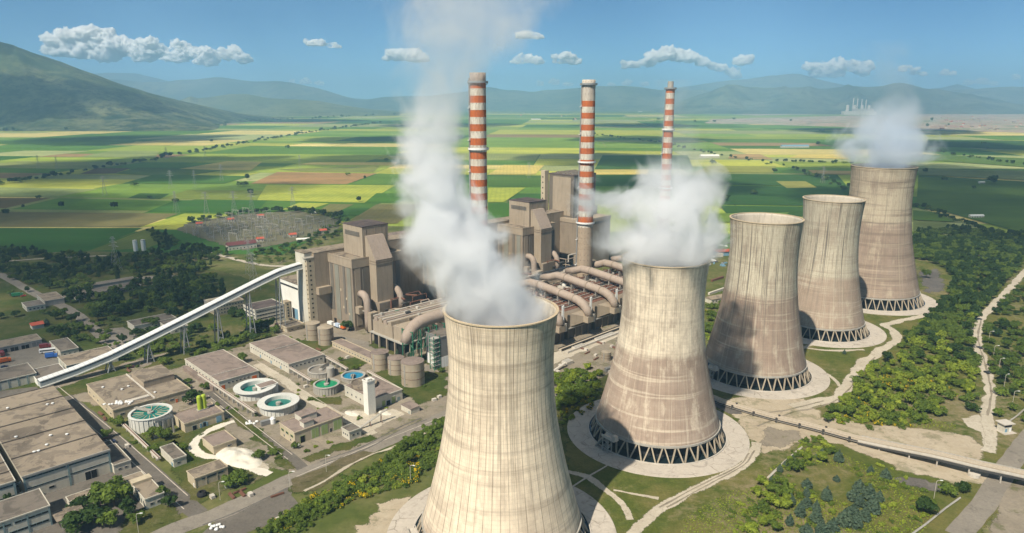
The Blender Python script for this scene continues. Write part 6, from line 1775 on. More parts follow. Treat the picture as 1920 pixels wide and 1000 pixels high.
def plant(key, x, y, s, label, group, parts=True, z=0., name=None):
    crown, trunk, _, _, h = rt.choice(TREES[key])
    nm = name or KIND_NAMES[key]
    sx_ = s * rt.uniform(.85, 1.2); sz = s * rt.uniform(.85, 1.15)
    rz = rt.uniform(0, 6.28)
    if not parts:
        o = bpy.data.objects.new(nm, crown); COL.objects.link(o)
        o.location = (x, y, z); o.scale = (sx_, sx_, sz); o.rotation_euler = (0, 0, rz)
        return tag(o, label, CATS.get(nm, 'tree'), group)
    t = thing(nm, label, CATS.get(nm, 'tree'), (x, y, z), rz, group); t.scale = (sx_, sx_, sz)
    for me in (trunk, crown):
        o = bpy.data.objects.new(me.name, me); COL.objects.link(o); o.parent = t
    return t
def inside(p, poly):
    c = False; n = len(poly); j = n - 1
    for i in range(n):
        if (poly[i][1] > p[1]) != (poly[j][1] > p[1]) and p[0] < (poly[j][0] - poly[i][0]) * (p[1] - poly[i][1]) / (poly[j][1] - poly[i][1]) + poly[i][0]: c = not c
        j = i
    return c
def scatter(poly_px, gap, nmax, keep=1., clump=0.):
    P = [G(*p)[:2] for p in poly_px]
    x0, x1 = min(p[0] for p in P), max(p[0] for p in P); y0, y1 = min(p[1] for p in P), max(p[1] for p in P)
    out, grid = [], {}
    for _ in range(nmax * 40):
        if len(out) >= nmax: break
        x, y = rt.uniform(x0, x1), rt.uniform(y0, y1)
        if not inside((x, y), P): continue
        a, b = AB(x, y)
        if any(q[0] - 2.6 < a < q[1] + 2.6 and q[2] - 2.6 < b < q[3] + 2.6 for q in FOOT): continue
        if clump and mnoise.noise(Vector((x * .028, y * .028, 4.))) < clump - .5 + rt.uniform(-.12, .12): continue
        k = (int(x // gap), int(y // gap))
        if any((x - q[0]) ** 2 + (y - q[1]) ** 2 < gap * gap for i in (-1, 0, 1) for j in (-1, 0, 1) for q in grid.get((k[0] + i, k[1] + j), ())): continue
        grid.setdefault(k, []).append((x, y)); out.append((x, y))
    return out
def wood(name, pts, keys, srange, mat_keys=None):
    """trees past counting joined into one object"""
    groups = {}
    for x, y in pts:
        key = rt.choice(keys)
        _, _, v, t, h = rt.choice(TREES[key])
        s = rt.uniform(*srange); a = rt.uniform(0, 6.28)
        R = np.array([[math.cos(a), -math.sin(a), 0], [math.sin(a), math.cos(a), 0], [0, 0, 1]])
        m_ = TREES[key][0][0].materials[0]
        groups.setdefault(m_.name, (m_, [], []))
        groups[m_.name][1].append((v * s) @ R.T + np.array([x, y, 0])); groups[m_.name][2].append(t)
    vs, ts, mi, mats = [], [], [], []
    for m_, a, b in groups.values():
        vs += a; ts += b; mi.append(np.full(sum(len(q) for q in b), len(mats))); mats.append(m_)
    if not vs: return
    me = cloud_mesh(name, np.concatenate(vs), np.concatenate(ts), mats[0])
    for m_ in mats[1:]: me.materials.append(m_)
    me.polygons.foreach_set('material_index', np.concatenate(mi).astype(np.int32))
    o = bpy.data.objects.new(name, me); COL.objects.link(o)
    return tag(o, kind='stuff')
def plant_all(pts, keys, srange, label, group, cap, stuff=None, parts=True, z=0.):
    pts = sorted(pts, key=lambda p: p[0] ** 2 + p[1] ** 2)
    for x, y in pts[:cap]: plant(rt.choice(keys), x, y, rt.uniform(*srange), label, group, parts, z)
    if stuff and len(pts) > cap: wood(stuff, pts[cap:], keys, srange)

# left: dark wood between the works and the fields
W1 = [(-60, 505), (0, 470), (110, 478), (230, 484), (300, 470), (275, 432), (310, 445), (370, 465), (430, 478), (400, 500), (360, 520), (300, 515), (200, 520), (120, 545), (60, 540), (0, 512)]
plant_all(scatter(W1, 6.5, 330, clump=.22), ['roundd', 'tall', 'round', 'wide'], (.6, 1.0), 'dark broadleaf tree in the belt between the left fields and the works', 'trees of the left belt', 45, 'woodland')
W2 = [(125, 560), (150, 545), (230, 548), (260, 530), (340, 520), (400, 530), (410, 560), (350, 575), (390, 600), (330, 600), (300, 585), (240, 590), (180, 605), (170, 575)]
plant_all(scatter(W2, 6.2, 120, clump=.12), ['roundd', 'tall', 'roundd', 'round'], (.75, 1.25), 'dark broadleaf tree in the park behind the conveyor', 'trees of the park behind the conveyor', 75, 'woodland')
for px, s_, lab in (((418, 556), 1.15, 'tall dark poplar standing left of the conveyor trestles'), ((221, 528), .9, 'slim dark poplar among the left trees'), ((266, 575), .9, 'poplar in the park behind the conveyor, left of the white canteen'), ((325, 560), .8, 'poplar in the park above the white canteen')):
    x, y, _ = G(*px); plant('poplar', x, y, s_, lab, 'poplars')
for px, s_, k in (((133, 568), 1.2, 'roundd'), ((105, 600), 1.0, 'roundd'), ((118, 596), 1., 'round'), ((88, 610), .8, 'conifer'), ((66, 612), .6, 'round'), ((135, 605), .9, 'roundd'), ((148, 622), .8, 'round'), ((125, 630), .8, 'tall'), ((113, 632), .7, 'tall'), ((182, 645), .6, 'round'),
                  ((283, 612), 1.2, 'wide'), ((295, 628), 1., 'roundd'), ((305, 632), .9, 'roundd'), ((242, 655), .8, 'wide'), ((275, 645), .7, 'round'), ((372, 620), .8, 'roundd'), ((400, 622), .8, 'round'), ((435, 595), 1., 'roundd'), ((455, 600), 1.1, 'roundd'), ((470, 610), 1.0, 'wide'), ((492, 620), 1.2, 'roundd'), ((502, 618), 1.2, 'round'), ((478, 622), 1.0, 'roundd'),
                  ((422, 640), .9, 'round'), ((68, 575), .5, 'round'), ((28, 595), .7, 'roundd'), ((3, 598), .8, 'roundd'), ((52, 548), .7, 'roundd'), ((20, 555), .6, 'round'), ((80, 590), .5, 'round'), ((455, 680), .8, 'round'), ((360, 755), 1.0, 'roundd'), ((352, 745), .7, 'round'), ((655, 620), .9, 'roundd'), ((645, 615), .7, 'round')):
    x, y, _ = G(*px); plant(k, x, y, s_, 'broadleaf tree on the lawns around the left workshops' if k != 'conifer' else 'small dark conifer behind the red-roofed kiosk', 'trees on the works lawns' if k != 'conifer' else None)
plant_all(scatter([(0, 590), (60, 580), (220, 600), (330, 640), (250, 690), (180, 650), (130, 640), (60, 625), (0, 625)], 7, 60, clump=.3), ['roundd', 'wide', 'shrub', 'round'], (.45, .9), 'dark tree or bush on the far left lawns around the road', 'trees of the far left lawns', 40)
plant_all(scatter([(255, 660), (345, 610), (430, 590), (480, 590), (520, 630), (420, 655), (300, 690)], 6, 60, clump=.25), ['roundd', 'wide', 'wide', 'shrub'], (.45, .95), 'dark bushy tree on the lawn under the conveyor', 'trees under the conveyor', 45)
plant_all(scatter([(170, 700), (600, 620), (840, 700), (560, 890), (400, 930), (230, 820)], 5, 90, clump=.42), ['shrub', 'shrub', 'shrubl', 'wide'], (.35, .7), 'small shrub growing between the works buildings', 'shrubs between the works buildings', 45, 'shrubbery')
# bottom left garden and single trees
for px, s_, k, lab in (((225, 800), .75, 'round', 'round dark tree touching the wall of the teal launder tank'), ((202, 822), .55, 'round', 'small bright tree beside the hall road'), ((290, 822), 1.05, 'wide', 'leafy tree right below the teal launder tank'), ((310, 826), .7, 'round', 'leafy tree between launder tank and grey-roofed hut'), ((288, 850), .6, 'round', 'small tree left of the grey-roofed hut'),
                       ((190, 945), 1.5, 'wide', 'largest dark tree in the bottom left garden'), ((215, 950), 1.2, 'round', 'dark tree right of the largest garden tree'), ((150, 960), .9, 'roundd', 'dark reddish-green tree above the arched hut'), ((243, 968), .8, 'tall', 'dark upright tree at the lower right of the garden'), ((175, 985), 1.1, 'roundd', 'dark tree over the arched hut at the bottom edge'), ((205, 990), .9, 'round', 'grey-green tree at the bottom edge of the garden'),
                       ((303, 938), .7, 'round', 'small tree at the corner of the tan-roofed office block'), ((318, 952), .7, 'roundd', 'second small tree below the tan-roofed office block'), ((258, 980), .6, 'round', 'small round tree on the lawn by the bottom road'), ((18, 955), .6, 'tall', 'thin tree in front of the second hall bay'), ((430, 912), .95, 'wide', 'broad round bush-like tree beside the long narrow store'), ((448, 908), .9, 'wide', 'second broad round bush-like tree right of the narrow store'), ((487, 862), .6, 'round', 'small tree beside the lime heap'), ((140, 1000), 1.2, 'roundd', 'dark tree cut by the bottom edge left of the arched hut')):
    x, y, _ = G(*px); plant(k, x, y, s_, lab, None)
for px, lab in (((729, 645), 'small dark conifer on the green triangle, left'), ((741, 655), 'small dark conifer on the green triangle, middle'), ((745, 665), 'small dark conifer on the green triangle, right'), ((767, 668), 'small dark conifer by the path end right of the green triangle'), ((708, 640), 'small dark conifer at the left tip of the green triangle')):
    x, y, _ = G(*px); plant('conifer', x, y, .62, lab, None)
# broom hedge left of the nearest tower
HB = [(478, 1010), (560, 950), (660, 898), (740, 850), (835, 806), (832, 850), (800, 882), (770, 905), (700, 930), (640, 948), (590, 975), (540, 1010)]
plant_all(scatter(HB, 2.9, 230, clump=.12), ['shrub', 'shrubl', 'shrub', 'shrub', 'broom', 'shrub', 'shrub'], (.6, 1.25), 'flowering broom or green shrub in the yellow hedge left of the nearest tower', 'bushes of the yellow hedge', 170, 'shrubbery')
for x, y in scatter([(730, 870), (780, 825), (835, 795), (832, 830), (790, 850), (745, 885)], 5.0, 18): plant('round', x, y, rt.uniform(.55, .85), 'dark tree rising from the upper end of the yellow hedge', 'trees in the yellow hedge')
for x, y in scatter([(500, 1005), (560, 962), (640, 925), (650, 940), (570, 990)], 5.5, 9): plant('round', x, y, rt.uniform(.4, .6), 'tree rising from the lower end of the yellow hedge', 'trees in the yellow hedge')
# wood between the towers
plant_all(scatter([(1040, 715), (1090, 690), (1130, 700), (1122, 745), (1080, 760), (1040, 770)], 3.6, 60), ['wide', 'roundl', 'shrub', 'wide'], (.45, .75), 'green bushy growth in the thicket between nearest and second tower', 'trees between nearest and second tower', 60)
plant_all(scatter([(1040, 755), (1125, 722), (1118, 762), (1065, 790), (1040, 800)], 2.6, 36), ['broom', 'shrubl'], (.5, .9), 'yellow broom bush at the edge of the thicket between the towers', 'broom between the towers', 36)
plant_all(scatter([(1322, 575), (1362, 570), (1345, 625), (1325, 650)], 3.6, 34), ['wide', 'shrubl', 'broom', 'shrub'], (.5, .8), 'bush in the gap between second and third tower', 'bushes between second and third tower', 34)
# right: big wood beside the far towers
WR = [(1712, 440), (1800, 432), (1925, 448), (1925, 490), (1885, 528), (1832, 590), (1815, 640), (1832, 690), (1830, 745), (1790, 770), (1700, 785), (1610, 798), (1548, 792), (1575, 745), (1618, 705), (1655, 672), (1700, 640), (1728, 612), (1772, 572), (1790, 520), (1750, 495), (1712, 485)]
pts = scatter(WR, 5.4, 900, clump=.10)
sunny = [p for p in pts if p[1] < 455]; near = [p for p in pts if 455 <= p[1] < 560]; far = [p for p in pts if p[1] >= 560]
plant_all(sunny, ['roundl', 'wide', 'roundl', 'shrubl', 'roundl', 'round'], (.5, .9), 'bright green tree at the sunny near end of the right wood', 'sunny trees of the right wood', 70, 'woodland')  # sunlight on these crowns is put into lighter leaf colours
plant_all(near, ['round', 'wide', 'roundl', 'roundd', 'roundd', 'round'], (.55, 1.0), 'leafy tree in the wood between the far towers and the dirt road', 'trees of the right wood', 50, 'woodland')
plant_all(far, ['roundd', 'round', 'tall', 'wide'], (.65, 1.1), 'dark tree in the dense wood right of the farthest tower', 'trees of the far right wood', 15, 'woodland')
plant_all(scatter([(1548, 795), (1600, 730), (1650, 690), (1760, 690), (1800, 760), (1720, 800), (1620, 805)], 2.6, 150, clump=.3), ['shrubl', 'shrub', 'broom', 'shrubl'], (.6, 1.2), 'low shrub at the sunny edge of the right wood', 'shrubs at the edge of the right wood', 55, 'shrubbery')
WE = [(1930, 535), (1990, 520), (1990, 830), (1900, 775), (1868, 735), (1858, 690), (1845, 640), (1850, 600), (1885, 565)]
plant_all(scatter(WE, 6.2, 150, clump=.22), ['roundd', 'wide', 'round'], (.5, .9), 'dark tree on the slope right of the dirt road', 'trees right of the dirt road', 25, 'woodland')
for px, s_, k, lab in (((1737, 522), 1.0, 'round', 'single round tree on dark soil right of the farthest tower'), ((1583, 664), .55, 'conifer', 'small lone conifer on the grass before the fourth tower'), ((1822, 772), .8, 'roundd', 'single dark bush-like tree left of the dirt road fork'), ((1758, 780), .75, 'wide', 'grey-green tree on the grass near the wood edge'), ((1720, 790), .7, 'wide', 'bushy tree at the lower wood edge above the belt conveyor'), ((1452, 996), .6, 'round', 'tree at the bottom edge among the conifers'),
                       ((1870, 782), .7, 'round', 'tree just above the guard hut'), ((1776, 928), .85, 'wide', 'dark bush-like tree on the grass left of the asphalt road'), ((1806, 925), .7, 'roundd', 'dark tree at the road edge by the belt bridge'), ((1732, 960), .8, 'roundd', 'dark tree alone on the olive grass near the road')):
    x, y, _ = G(*px); plant(k, x, y, s_, lab, None)
# bottom right: conifers and shrubs on the grass
for px, s_ in (((1540, 862), .75), ((1572, 866), .85), ((1660, 898), .8), ((1632, 888), .6), ((1568, 902), .5), ((1512, 915), .7), ((1549, 938), .85), ((1512, 950), .8), ((1500, 968), .9), ((1530, 960), .7), ((1482, 945), .7), ((1610, 920), .8), ((1628, 935), .95), ((1612, 950), .9), ((1598, 970), 1.), ((1635, 962), .95), ((1582, 985), .95), ((1560, 998), .9), ((1540, 1005), .9), ((1605, 990), .9), ((1512, 1002), .8), ((1600, 938), .8), ((1648, 940), .8), ((1512, 930), .6), ((1530, 978), .8), ((1480, 985), .7), ((1620, 975), .9), ((1462, 885), .6), ((1474, 875), .6), ((1485, 868), .55), ((1448, 905), .6)):
    x, y, _ = G(*px); plant('conifer', x, y, s_ * 1.12, 'blue-green young conifer in the plantation at the bottom right', 'conifers at the bottom right')
plant_all(scatter([(1370, 960), (1430, 905), (1500, 845), (1560, 850), (1500, 900), (1470, 960), (1440, 1005), (1370, 1005)], 4.0, 60, clump=.2), ['shrubl', 'shrubl', 'shrub', 'wide', 'roundl'], (.45, .8), 'light green bush among the bottom right grass left of the conifers', 'bushes at the bottom right', 35, 'shrubbery')
plant_all(scatter([(1495, 835), (1530, 815), (1560, 840), (1545, 865), (1500, 880), (1470, 900)], 3.0, 26, clump=.1), ['shrubl', 'shrub'], (.5, 1.), 'light shrub on the grassy strip below the belt conveyor', 'shrubs below the belt conveyor', 26)
plant_all(scatter([(1480, 880), (1660, 870), (1760, 940), (1700, 1005), (1500, 1005)], 5.0, 60, clump=.3), ['shrub', 'shrubl'], (.35, .8), 'low shrub scattered between the young conifers', 'shrubs between the conifers', 25, 'shrubbery')
# small growth round the works, substation hedge, field trees and tree lines
plant_all(scatter([(600, 432), (640, 410), (640, 440), (560, 480), (460, 480), (560, 455)], 6, 60, clump=.2), ['roundd', 'wide'], (.5, .8), 'tree at the near edge of the substation', 'trees near the substation', 30, 'woodland')
plant_all(scatter([(420, 488), (575, 470), (565, 495), (480, 498)], 8, 26, clump=.2), ['wide', 'round', 'shrub'], (.4, .7), 'bush on the green strip below the substation', 'bushes below the substation', 26)
def tree_line(px, n, jit, keys, srange, label, group, zz=.3, mass=False):
    P = [Vector(G(*p)) for p in px]; ln = [0]; acc = []
    for a, b in zip(P, P[1:]): ln.append(ln[-1] + (b - a).length)
    for k in range(n):
        d = ln[-1] * ((k + rt.random()) / n) 
        for i in range(len(P) - 1):
            if ln[i] <= d <= ln[i + 1]:
                q = P[i].lerp(P[i + 1], (d - ln[i]) / max(.01, ln[i + 1] - ln[i])); break
        if mass: acc.append((q.x + rt.gauss(0, jit), q.y + rt.gauss(0, jit)))
        else: plant(rt.choice(keys), q.x + rt.gauss(0, jit), q.y + rt.gauss(0, jit), rt.uniform(*srange), label, group, False, zz)
    if mass: wood('far_trees', acc, keys, srange)
FK = ['far', 'farw', 'far']
tree_line([(-30, 352), (0, 346), (120, 330)], 26, 7, FK, (.7, 1.6), 'dark tree of the long tree line crossing the left plain', 'left tree line')
tree_line([(120, 330), (310, 297), (480, 266), (600, 246)], 74, 9, FK, (.9, 1.9), 'dark tree of the long tree line crossing the left plain', 'left tree line')
tree_line([(600, 246), (720, 231)], 34, 14, FK, (1.2, 2.4), 'dark tree of the long tree line crossing the left plain', 'left tree line', mass=True)
tree_line([(1100, 252), (1230, 268), (1340, 291), (1480, 315), (1600, 362)], 60, 7, FK, (.8, 1.5), 'dark tree of the tree line leading to the farthest tower', 'right tree line')
tree_line([(1712, 385), (1760, 402), (1830, 430), (1925, 450)], 40, 5, FK, (.6, 1.1), 'dark tree of the hedge row right of the farthest tower', 'far right hedge row')
tree_line([(1735, 282), (1850, 300), (1975, 318)], 26, 8, FK, (.8, 1.4), 'small tree of the thin hedge on the far right plain', 'far right plain hedge', mass=True)
tree_line([(1450, 303), (1600, 308)], 22, 5, FK, (.8, 1.3), 'small tree of the short hedge left of the farthest steam', 'short right hedge', mass=True)
tree_line([(348, 421), (455, 401), (545, 394), (640, 408)], 44, 5, FK, (.55, 1.1), 'dark tree along the far rim of the substation', 'far rim substation trees')
tree_line([(515, 398), (585, 400), (650, 414)], 22, 4, FK, (.7, 1.2), 'dark tree along the far rim of the substation', 'far rim substation trees')
tree_line([(0, 246), (200, 243), (420, 236)], 40, 60, FK, (1.6, 3.4), 'hazy tree at the foot of the left mountain', 'trees at the mountain foot', mass=True)
tree_line([(350, 238), (480, 228), (600, 222), (740, 216)], 40, 60, FK, (1.6, 3.6), 'hazy tree between far fields left of the steam', 'far trees left of the steam', mass=True)
for k in range(44):
    px = (rt.uniform(0, 1900), 225 + 190 * rt.random() ** 1.6)
    if (600 < px[0] < 1180 and px[1] > 380) or (px[1] > 400 and px[0] > 250) or 345 < px[0] < 640 and px[1] > 395: px = (px[0], 240 + rt.random() * 100)
    x, y, _ = G(*px); plant(rt.choice(FK), x, y, rt.uniform(.7, 1.3) * (1 + y / 4000.), 'lone tree standing in the open fields', 'lone field trees', False, .3)
for px, s_, lab in (((215, 392), 1.5, 'round dark tree with a tiny shed on the green field at left'), ((116, 391), 1.3, 'round dark tree left of its neighbour on the green field'), ((44, 391), .9, 'small dark tree near the left edge on the green field'), ((281, 374), .9, 'dark tree at the dark green field corner at left'), ((464, 338), 1.6, 'dark tree at the left end of the ploughed field'), ((673, 379), 1.1, 'dark tree at the field corner above the boiler penthouse'), ((1862, 347), 2.2, 'round dark clump on the wide green field at right'), ((1825, 355), 1., 'small dark tree left of the round clump on the right field'), ((1452, 325), 1.3, 'dark tree on the yellow strip behind the fourth tower'), ((684, 336), 1.0, 'dark tree at the right edge of the ploughed field')):
    x, y, _ = G(*px); plant('far', x, y, s_, lab, None, False, .3)
# low ground cover on the right meadows
rng = np.random.default_rng(3)
vs, ts = [], []
for x, y in scatter([(1260, 985), (1440, 880), (1500, 850), (1540, 835), (1690, 900), (1760, 945), (1730, 1000), (1300, 1010)], 1.3, 2200, clump=.35) + scatter([(1700, 800), (1560, 790), (1650, 770), (1800, 780), (1790, 805)], 1.3, 500, clump=.3):
    v, t_ = leaf_cloud([(x, y, .12, .55, .3)], 7, .28, rng); vs.append(v); ts.append(t_)
o = bpy.data.objects.new('ground_cover', cloud_mesh('ground_cover', np.concatenate(vs), np.concatenate(ts), M['leaf_l'])); COL.objects.link(o)
tag(o, kind='stuff')

# ------------------------------------------------------------------ steam
def volume_mat(name, color, aniso=.0):
    m = bpy.data.materials.new(name); m.use_nodes = True
    nt = m.node_tree; nt.nodes.remove(nt.nodes['Principled BSDF'])
    v = N(nt, 'ShaderNodeVolumePrincipled')
    v.inputs['Color'].default_value = (*color, 1); v.inputs['Anisotropy'].default_value = aniso
    L(nt, v.outputs[0], nt.nodes['Material Output'].inputs['Volume'])
    return m, nt, v
def steam(name, pts, Y0, drift, D, label, nscale, namp, puffs=(), rim=None, bias=.53, soft=.55, rate=1., col=(.965, .972, .985), seed=0.):
    """pts: (x, y, half width) marks of the plume's middle, from the tower mouth up, with a density for each"""
    st = []
    for x, y, hw, dn in pts:
        Z = GY(x, y, Y0)[2]
        Yp = Y0 + drift * max(0, Z - 105)
        X, _, Z = GY(x, y, Yp)
        st.append([Z, X, Yp, hw * (Yp * _c - (Z - CAM_H) * _s) / CAM_F, dn])
    st.sort()
    if rim:  # the first levels sit inside the tower mouth
        for q in st:
            if q[0] < rim[2] + 1.5:
                q[1], q[2] = rim[0], rim[1]; q[3] = min(q[3], rim[3] - .6) if q[0] < rim[2] else q[3]
    z0, z1 = st[0][0], st[-1][0]
    x0 = min(q[1] for q in st) - 5; x1 = max(q[1] for q in st) + 5; ya = min(q[2] for q in st) - 5; yb = max(q[2] for q in st) + 5; rm = max(q[3] for q in st) * 1.02
    m, nt, v = volume_mat(name + '_vapour', col, .2)
    p = pos(nt)
    sx = N(nt, 'ShaderNodeSeparateXYZ'); L(nt, p, sx.inputs[0])
    t = mapr(nt, sx.outputs[2], z0, z1)
    r = N(nt, 'ShaderNodeValToRGB'); cr = r.color_ramp; cr.interpolation = 'CARDINAL'
    cr.interpolation = 'EASE' if len(st) < 3 else 'CARDINAL'
    while len(cr.elements) < len(st): cr.elements.new(.5)
    for e, q in zip(cr.elements, st):
        e.position = (q[0] - z0) / (z1 - z0)
        e.color = ((q[1] - x0) / (x1 - x0), (q[2] - ya) / (yb - ya), q[3] / rm, q[4])
    L(nt, t, r.inputs[0])
    sc3 = N(nt, 'ShaderNodeSeparateColor'); L(nt, r.outputs[0], sc3.inputs[0])
    cx = mapr(nt, sc3.outputs[0], 0, 1, x0, x1); cyy = mapr(nt, sc3.outputs[1], 0, 1, ya, yb); rr_ = math_(nt, 'MULTIPLY', sc3.outputs[2], rm)
    dx = math_(nt, 'SUBTRACT', sx.outputs[0], cx); dy = math_(nt, 'SUBTRACT', sx.outputs[1], cyy)
    d = math_(nt, 'SQRT', math_(nt, 'ADD', math_(nt, 'MULTIPLY', dx, dx), math_(nt, 'MULTIPLY', dy, dy)))
    f_ = math_(nt, 'MULTIPLY', math_(nt, 'SUBTRACT', 1., math_(nt, 'DIVIDE', d, rr_)), 1.)
    dens = r.outputs['Alpha']
    for (px, py, hw, hh, w, dY) in puffs:
        X, Yp, Z = GY(px, py, Y0 + dY)
        k = (Yp * _c - (Z - CAM_H) * _s) / CAM_F
        vm = N(nt, 'ShaderNodeVectorMath', operation='SUBTRACT'); L(nt, p, vm.inputs[0]); vm.inputs[1].default_value = (X, Yp, Z)
        ln = N(nt, 'ShaderNodeVectorMath', operation='LENGTH'); L(nt, scaled(nt, vm.outputs[0], 1 / (hw * k), 1 / (hw * k * .8), 1 / (hh * k)), ln.inputs[0])
        fp = math_(nt, 'MULTIPLY', math_(nt, 'SUBTRACT', 1., ln.outputs['Value']), w)
        n = N(nt, 'ShaderNodeMath', operation='SMOOTH_MAX'); L(nt, f_, n.inputs[0]); L(nt, fp, n.inputs[1]); n.inputs[2].default_value = .15
        f_ = n.outputs[0]
        dens = math_(nt, 'MAXIMUM', dens, math_(nt, 'MULTIPLY', math_(nt, 'GREATER_THAN', fp, .0), .55 * w)) if False else dens
    nz = N(nt, 'ShaderNodeTexNoise'); nz.inputs['Scale'].default_value = nscale; nz.inputs['Detail'].default_value = 6; nz.inputs['Roughness'].default_value = .58; nz.inputs['Distortion'].default_value = .9
    off = N(nt, 'ShaderNodeVectorMath', operation='ADD'); L(nt, scaled(nt, p, 1, 1, .8), off.inputs[0]); off.inputs[1].default_value = (seed, seed * .7, 0)
    L(nt, off.outputs[0], nz.inputs['Vector'])
    up = mapr(nt, t, 0, .12, .25, 1)
    f_ = math_(nt, 'ADD', f_, math_(nt, 'MULTIPLY', math_(nt, 'MULTIPLY', math_(nt, 'SUBTRACT', nz.outputs['Fac'], bias), namp), up))
    g = mapr(nt, f_, .0, soft, 0, 1, True)
    g = math_(nt, 'MULTIPLY', g, mapr(nt, nz.outputs['Fac'], .3, .62, .5, 1.1))
    g = math_(nt, 'MULTIPLY', math_(nt, 'MULTIPLY', g, dens), D)
    L(nt, g, v.inputs['Density'])
    m.cycles.volume_step_rate = rate
    # closed hull round the plume
    mb = MB(); zz = [q[0] for q in st]
    n = 20; levels = np.linspace(z0, z1, 26)
    for z in levels:
        X = np.interp(z, zz, [q[1] for q in st]); Yp = np.interp(z, zz, [q[2] for q in st]); R = np.interp(z, zz, [q[3] for q in st])
        R = R * (1.06 if rim and z < rim[2] + .5 else 1.28) + (0 if rim and z < rim[2] + .5 else 2)
        if rim and z < rim[2] + .5: R = min(R, rim[3] - .9)
        for k in range(n):
            a = 2 * math.pi * k / n
            lx, ly = R * math.cos(a), R * math.sin(a)
            for (px, py, hw, hh, w, dY) in puffs:
                PX, PY, PZ = GY(px, py, Y0 + dY); kk = (PY * _c - (PZ - CAM_H) * _s) / CAM_F
                if abs(z - PZ) < hh * kk * 1.25:
                    s_ = math.sqrt(1 - ((z - PZ) / (hh * kk * 1.25)) ** 2)
                    ex = (PX - X) + math.copysign(hw * kk * 1.25 * s_, PX - X)
                    if math.cos(a) * ex > 0 and abs(ex) * abs(math.cos(a)) ** .5 > abs(lx): lx = ex * abs(math.cos(a)) ** .5
            mb.v.append((X + lx, Yp + ly, z))
    for j in range(len(levels) - 1):
        for k in range(n): mb.f.append((j * n + k, j * n + (k + 1) % n, (j + 1) * n + (k + 1) % n, (j + 1) * n + k)); mb.m.append(0)
    mb.f.append(tuple(n - 1 - k for k in range(n))); mb.m.append(0); e = (len(levels) - 1) * n
    mb.f.append(tuple(e + k for k in range(n))); mb.m.append(0)
    o = mb.build(name, m)
    return tag(o, label, 'steam')
steam('steam_plume', [(940, 618, 100, 1), (940, 600, 101, 1), (936, 578, 106, 1), (925, 560, 106, 1), (903, 530, 106, 1), (884, 500, 108, 1), (866, 470, 108, 1), (850, 440, 98, 1), (833, 400, 86, 1), (818, 350, 75, .95), (811, 300, 70, .85), (811, 250, 66, .6), (815, 200, 68, .30), (828, 150, 84, .17), (852, 100, 118, .11), (872, 50, 150, .10), (890, 0, 170, .085), (900, -40, 170, .05)],
      263.1, .22, .22, 'thick white steam plume from the nearest tower drifting up past the left chimney', .075, 2.3, rim=(-4.4, 263.1, 99.6, 21.9), bias=.50, rate=.55, seed=3.)
steam('steam_plume', [(1249, 503, 78, 1), (1248, 486, 82, 1), (1247, 470, 88, 1), (1252, 440, 86, 1), (1258, 400, 84, .9), (1268, 370, 80, .85), (1276, 340, 72, .8), (1272, 315, 54, .6), (1268, 295, 44, .22), (1268, 260, 36, .14), (1268, 200, 34, .10), (1266, 150, 30, .06)],
      355.8, .0, .14, 'curling white steam cloud over the second tower with a wisp reaching the middle chimney', .048, 3.9, puffs=[(1195, 385, 70, 34, 1., 0), (1135, 374, 60, 32, 1., 0), (1100, 378, 34, 40, 1., 0), (1112, 340, 30, 30, .8, 0), (1325, 360, 40, 50, 1., 0), (1155, 455, 46, 40, .7, 0), (1318, 430, 44, 42, .7, 0)], rim=(80.7, 355.8, 99.4, 21.7), bias=.475, rate=.5, seed=11.)
steam('steam_plume', [(1659, 320, 58, 1), (1659, 308, 60, 1), (1660, 294, 88, 1), (1660, 270, 94, 1), (1662, 245, 86, .9), (1670, 222, 70, .65), (1680, 200, 56, .38), (1684, 180, 40, .14), (1674, 150, 44, .08), (1664, 118, 44, .10), (1662, 92, 46, .08), (1662, 75, 40, .03)],
      627.3, .0, .07, 'bluish steam cap on the farthest tower thinning into a faint smudge above', .05, 2.0, rim=(334.5, 627.3, 122.4, 26.0), rate=.5, col=(.86, .91, .975), seed=23.)  # duller bluish vapour colour carries the cloud shade on this plume

# ------------------------------------------------------------------ clouds
CLD, _nt, _v = volume_mat('cloud_droplets', (1., 1., 1.), .0)
_p = pos(_nt)
_n = noise(_nt, _p, 1 / 300., 7, .62)
_d = math_(_nt, 'MULTIPLY', mapr(_nt, _n, .42, .57, .0, 1, True), .030)
L(_nt, _d, _v.inputs['Density'])
CLD.cycles.volume_step_rate = .25
CLS, _, _v = volume_mat('shading_cloud_droplets', (.99, .99, .99), .0)
_v.inputs['Density'].default_value = .019
def blob(c, r, seed, sq=.62, amp=.42):
    """one lumpy closed billow"""
    import bmesh
    bm = bmesh.new(); bmesh.ops.create_icosphere(bm, subdivisions=4, radius=1)
    for v in bm.verts:
        d = v.co.normalized()
        n = mnoise.fractal(d * 2.6 + Vector((seed, seed * .37, 0)), .9, 2.1, 5)
        k = 1 + amp * n
        v.co = Vector((c[0] + d.x * r * k, c[1] + d.y * r * k, c[2] + (d.z if d.z > 0 else d.z * .4) * r * sq * k))
    vs = [tuple(v.co) for v in bm.verts]; fs = [tuple(q.index for q in f.verts) for f in bm.faces]
    bm.free()
    return vs, fs
def remesh_union(mb, voxel):
    """melt overlapping billows into one closed skin"""
    o = mb.build('cloud', CLD)
    md = o.modifiers.new('union', 'REMESH'); md.mode = 'VOXEL'; md.voxel_size = voxel; md.use_smooth_shade = True
    dg = bpy.context.evaluated_depsgraph_get()
    me = bpy.data.meshes.new_from_object(o.evaluated_get(dg))
    o.modifiers.clear(); old = o.data; o.data = me; bpy.data.meshes.remove(old); me.name = 'cloud'
    if not me.materials: me.materials.append(CLD)
    return o
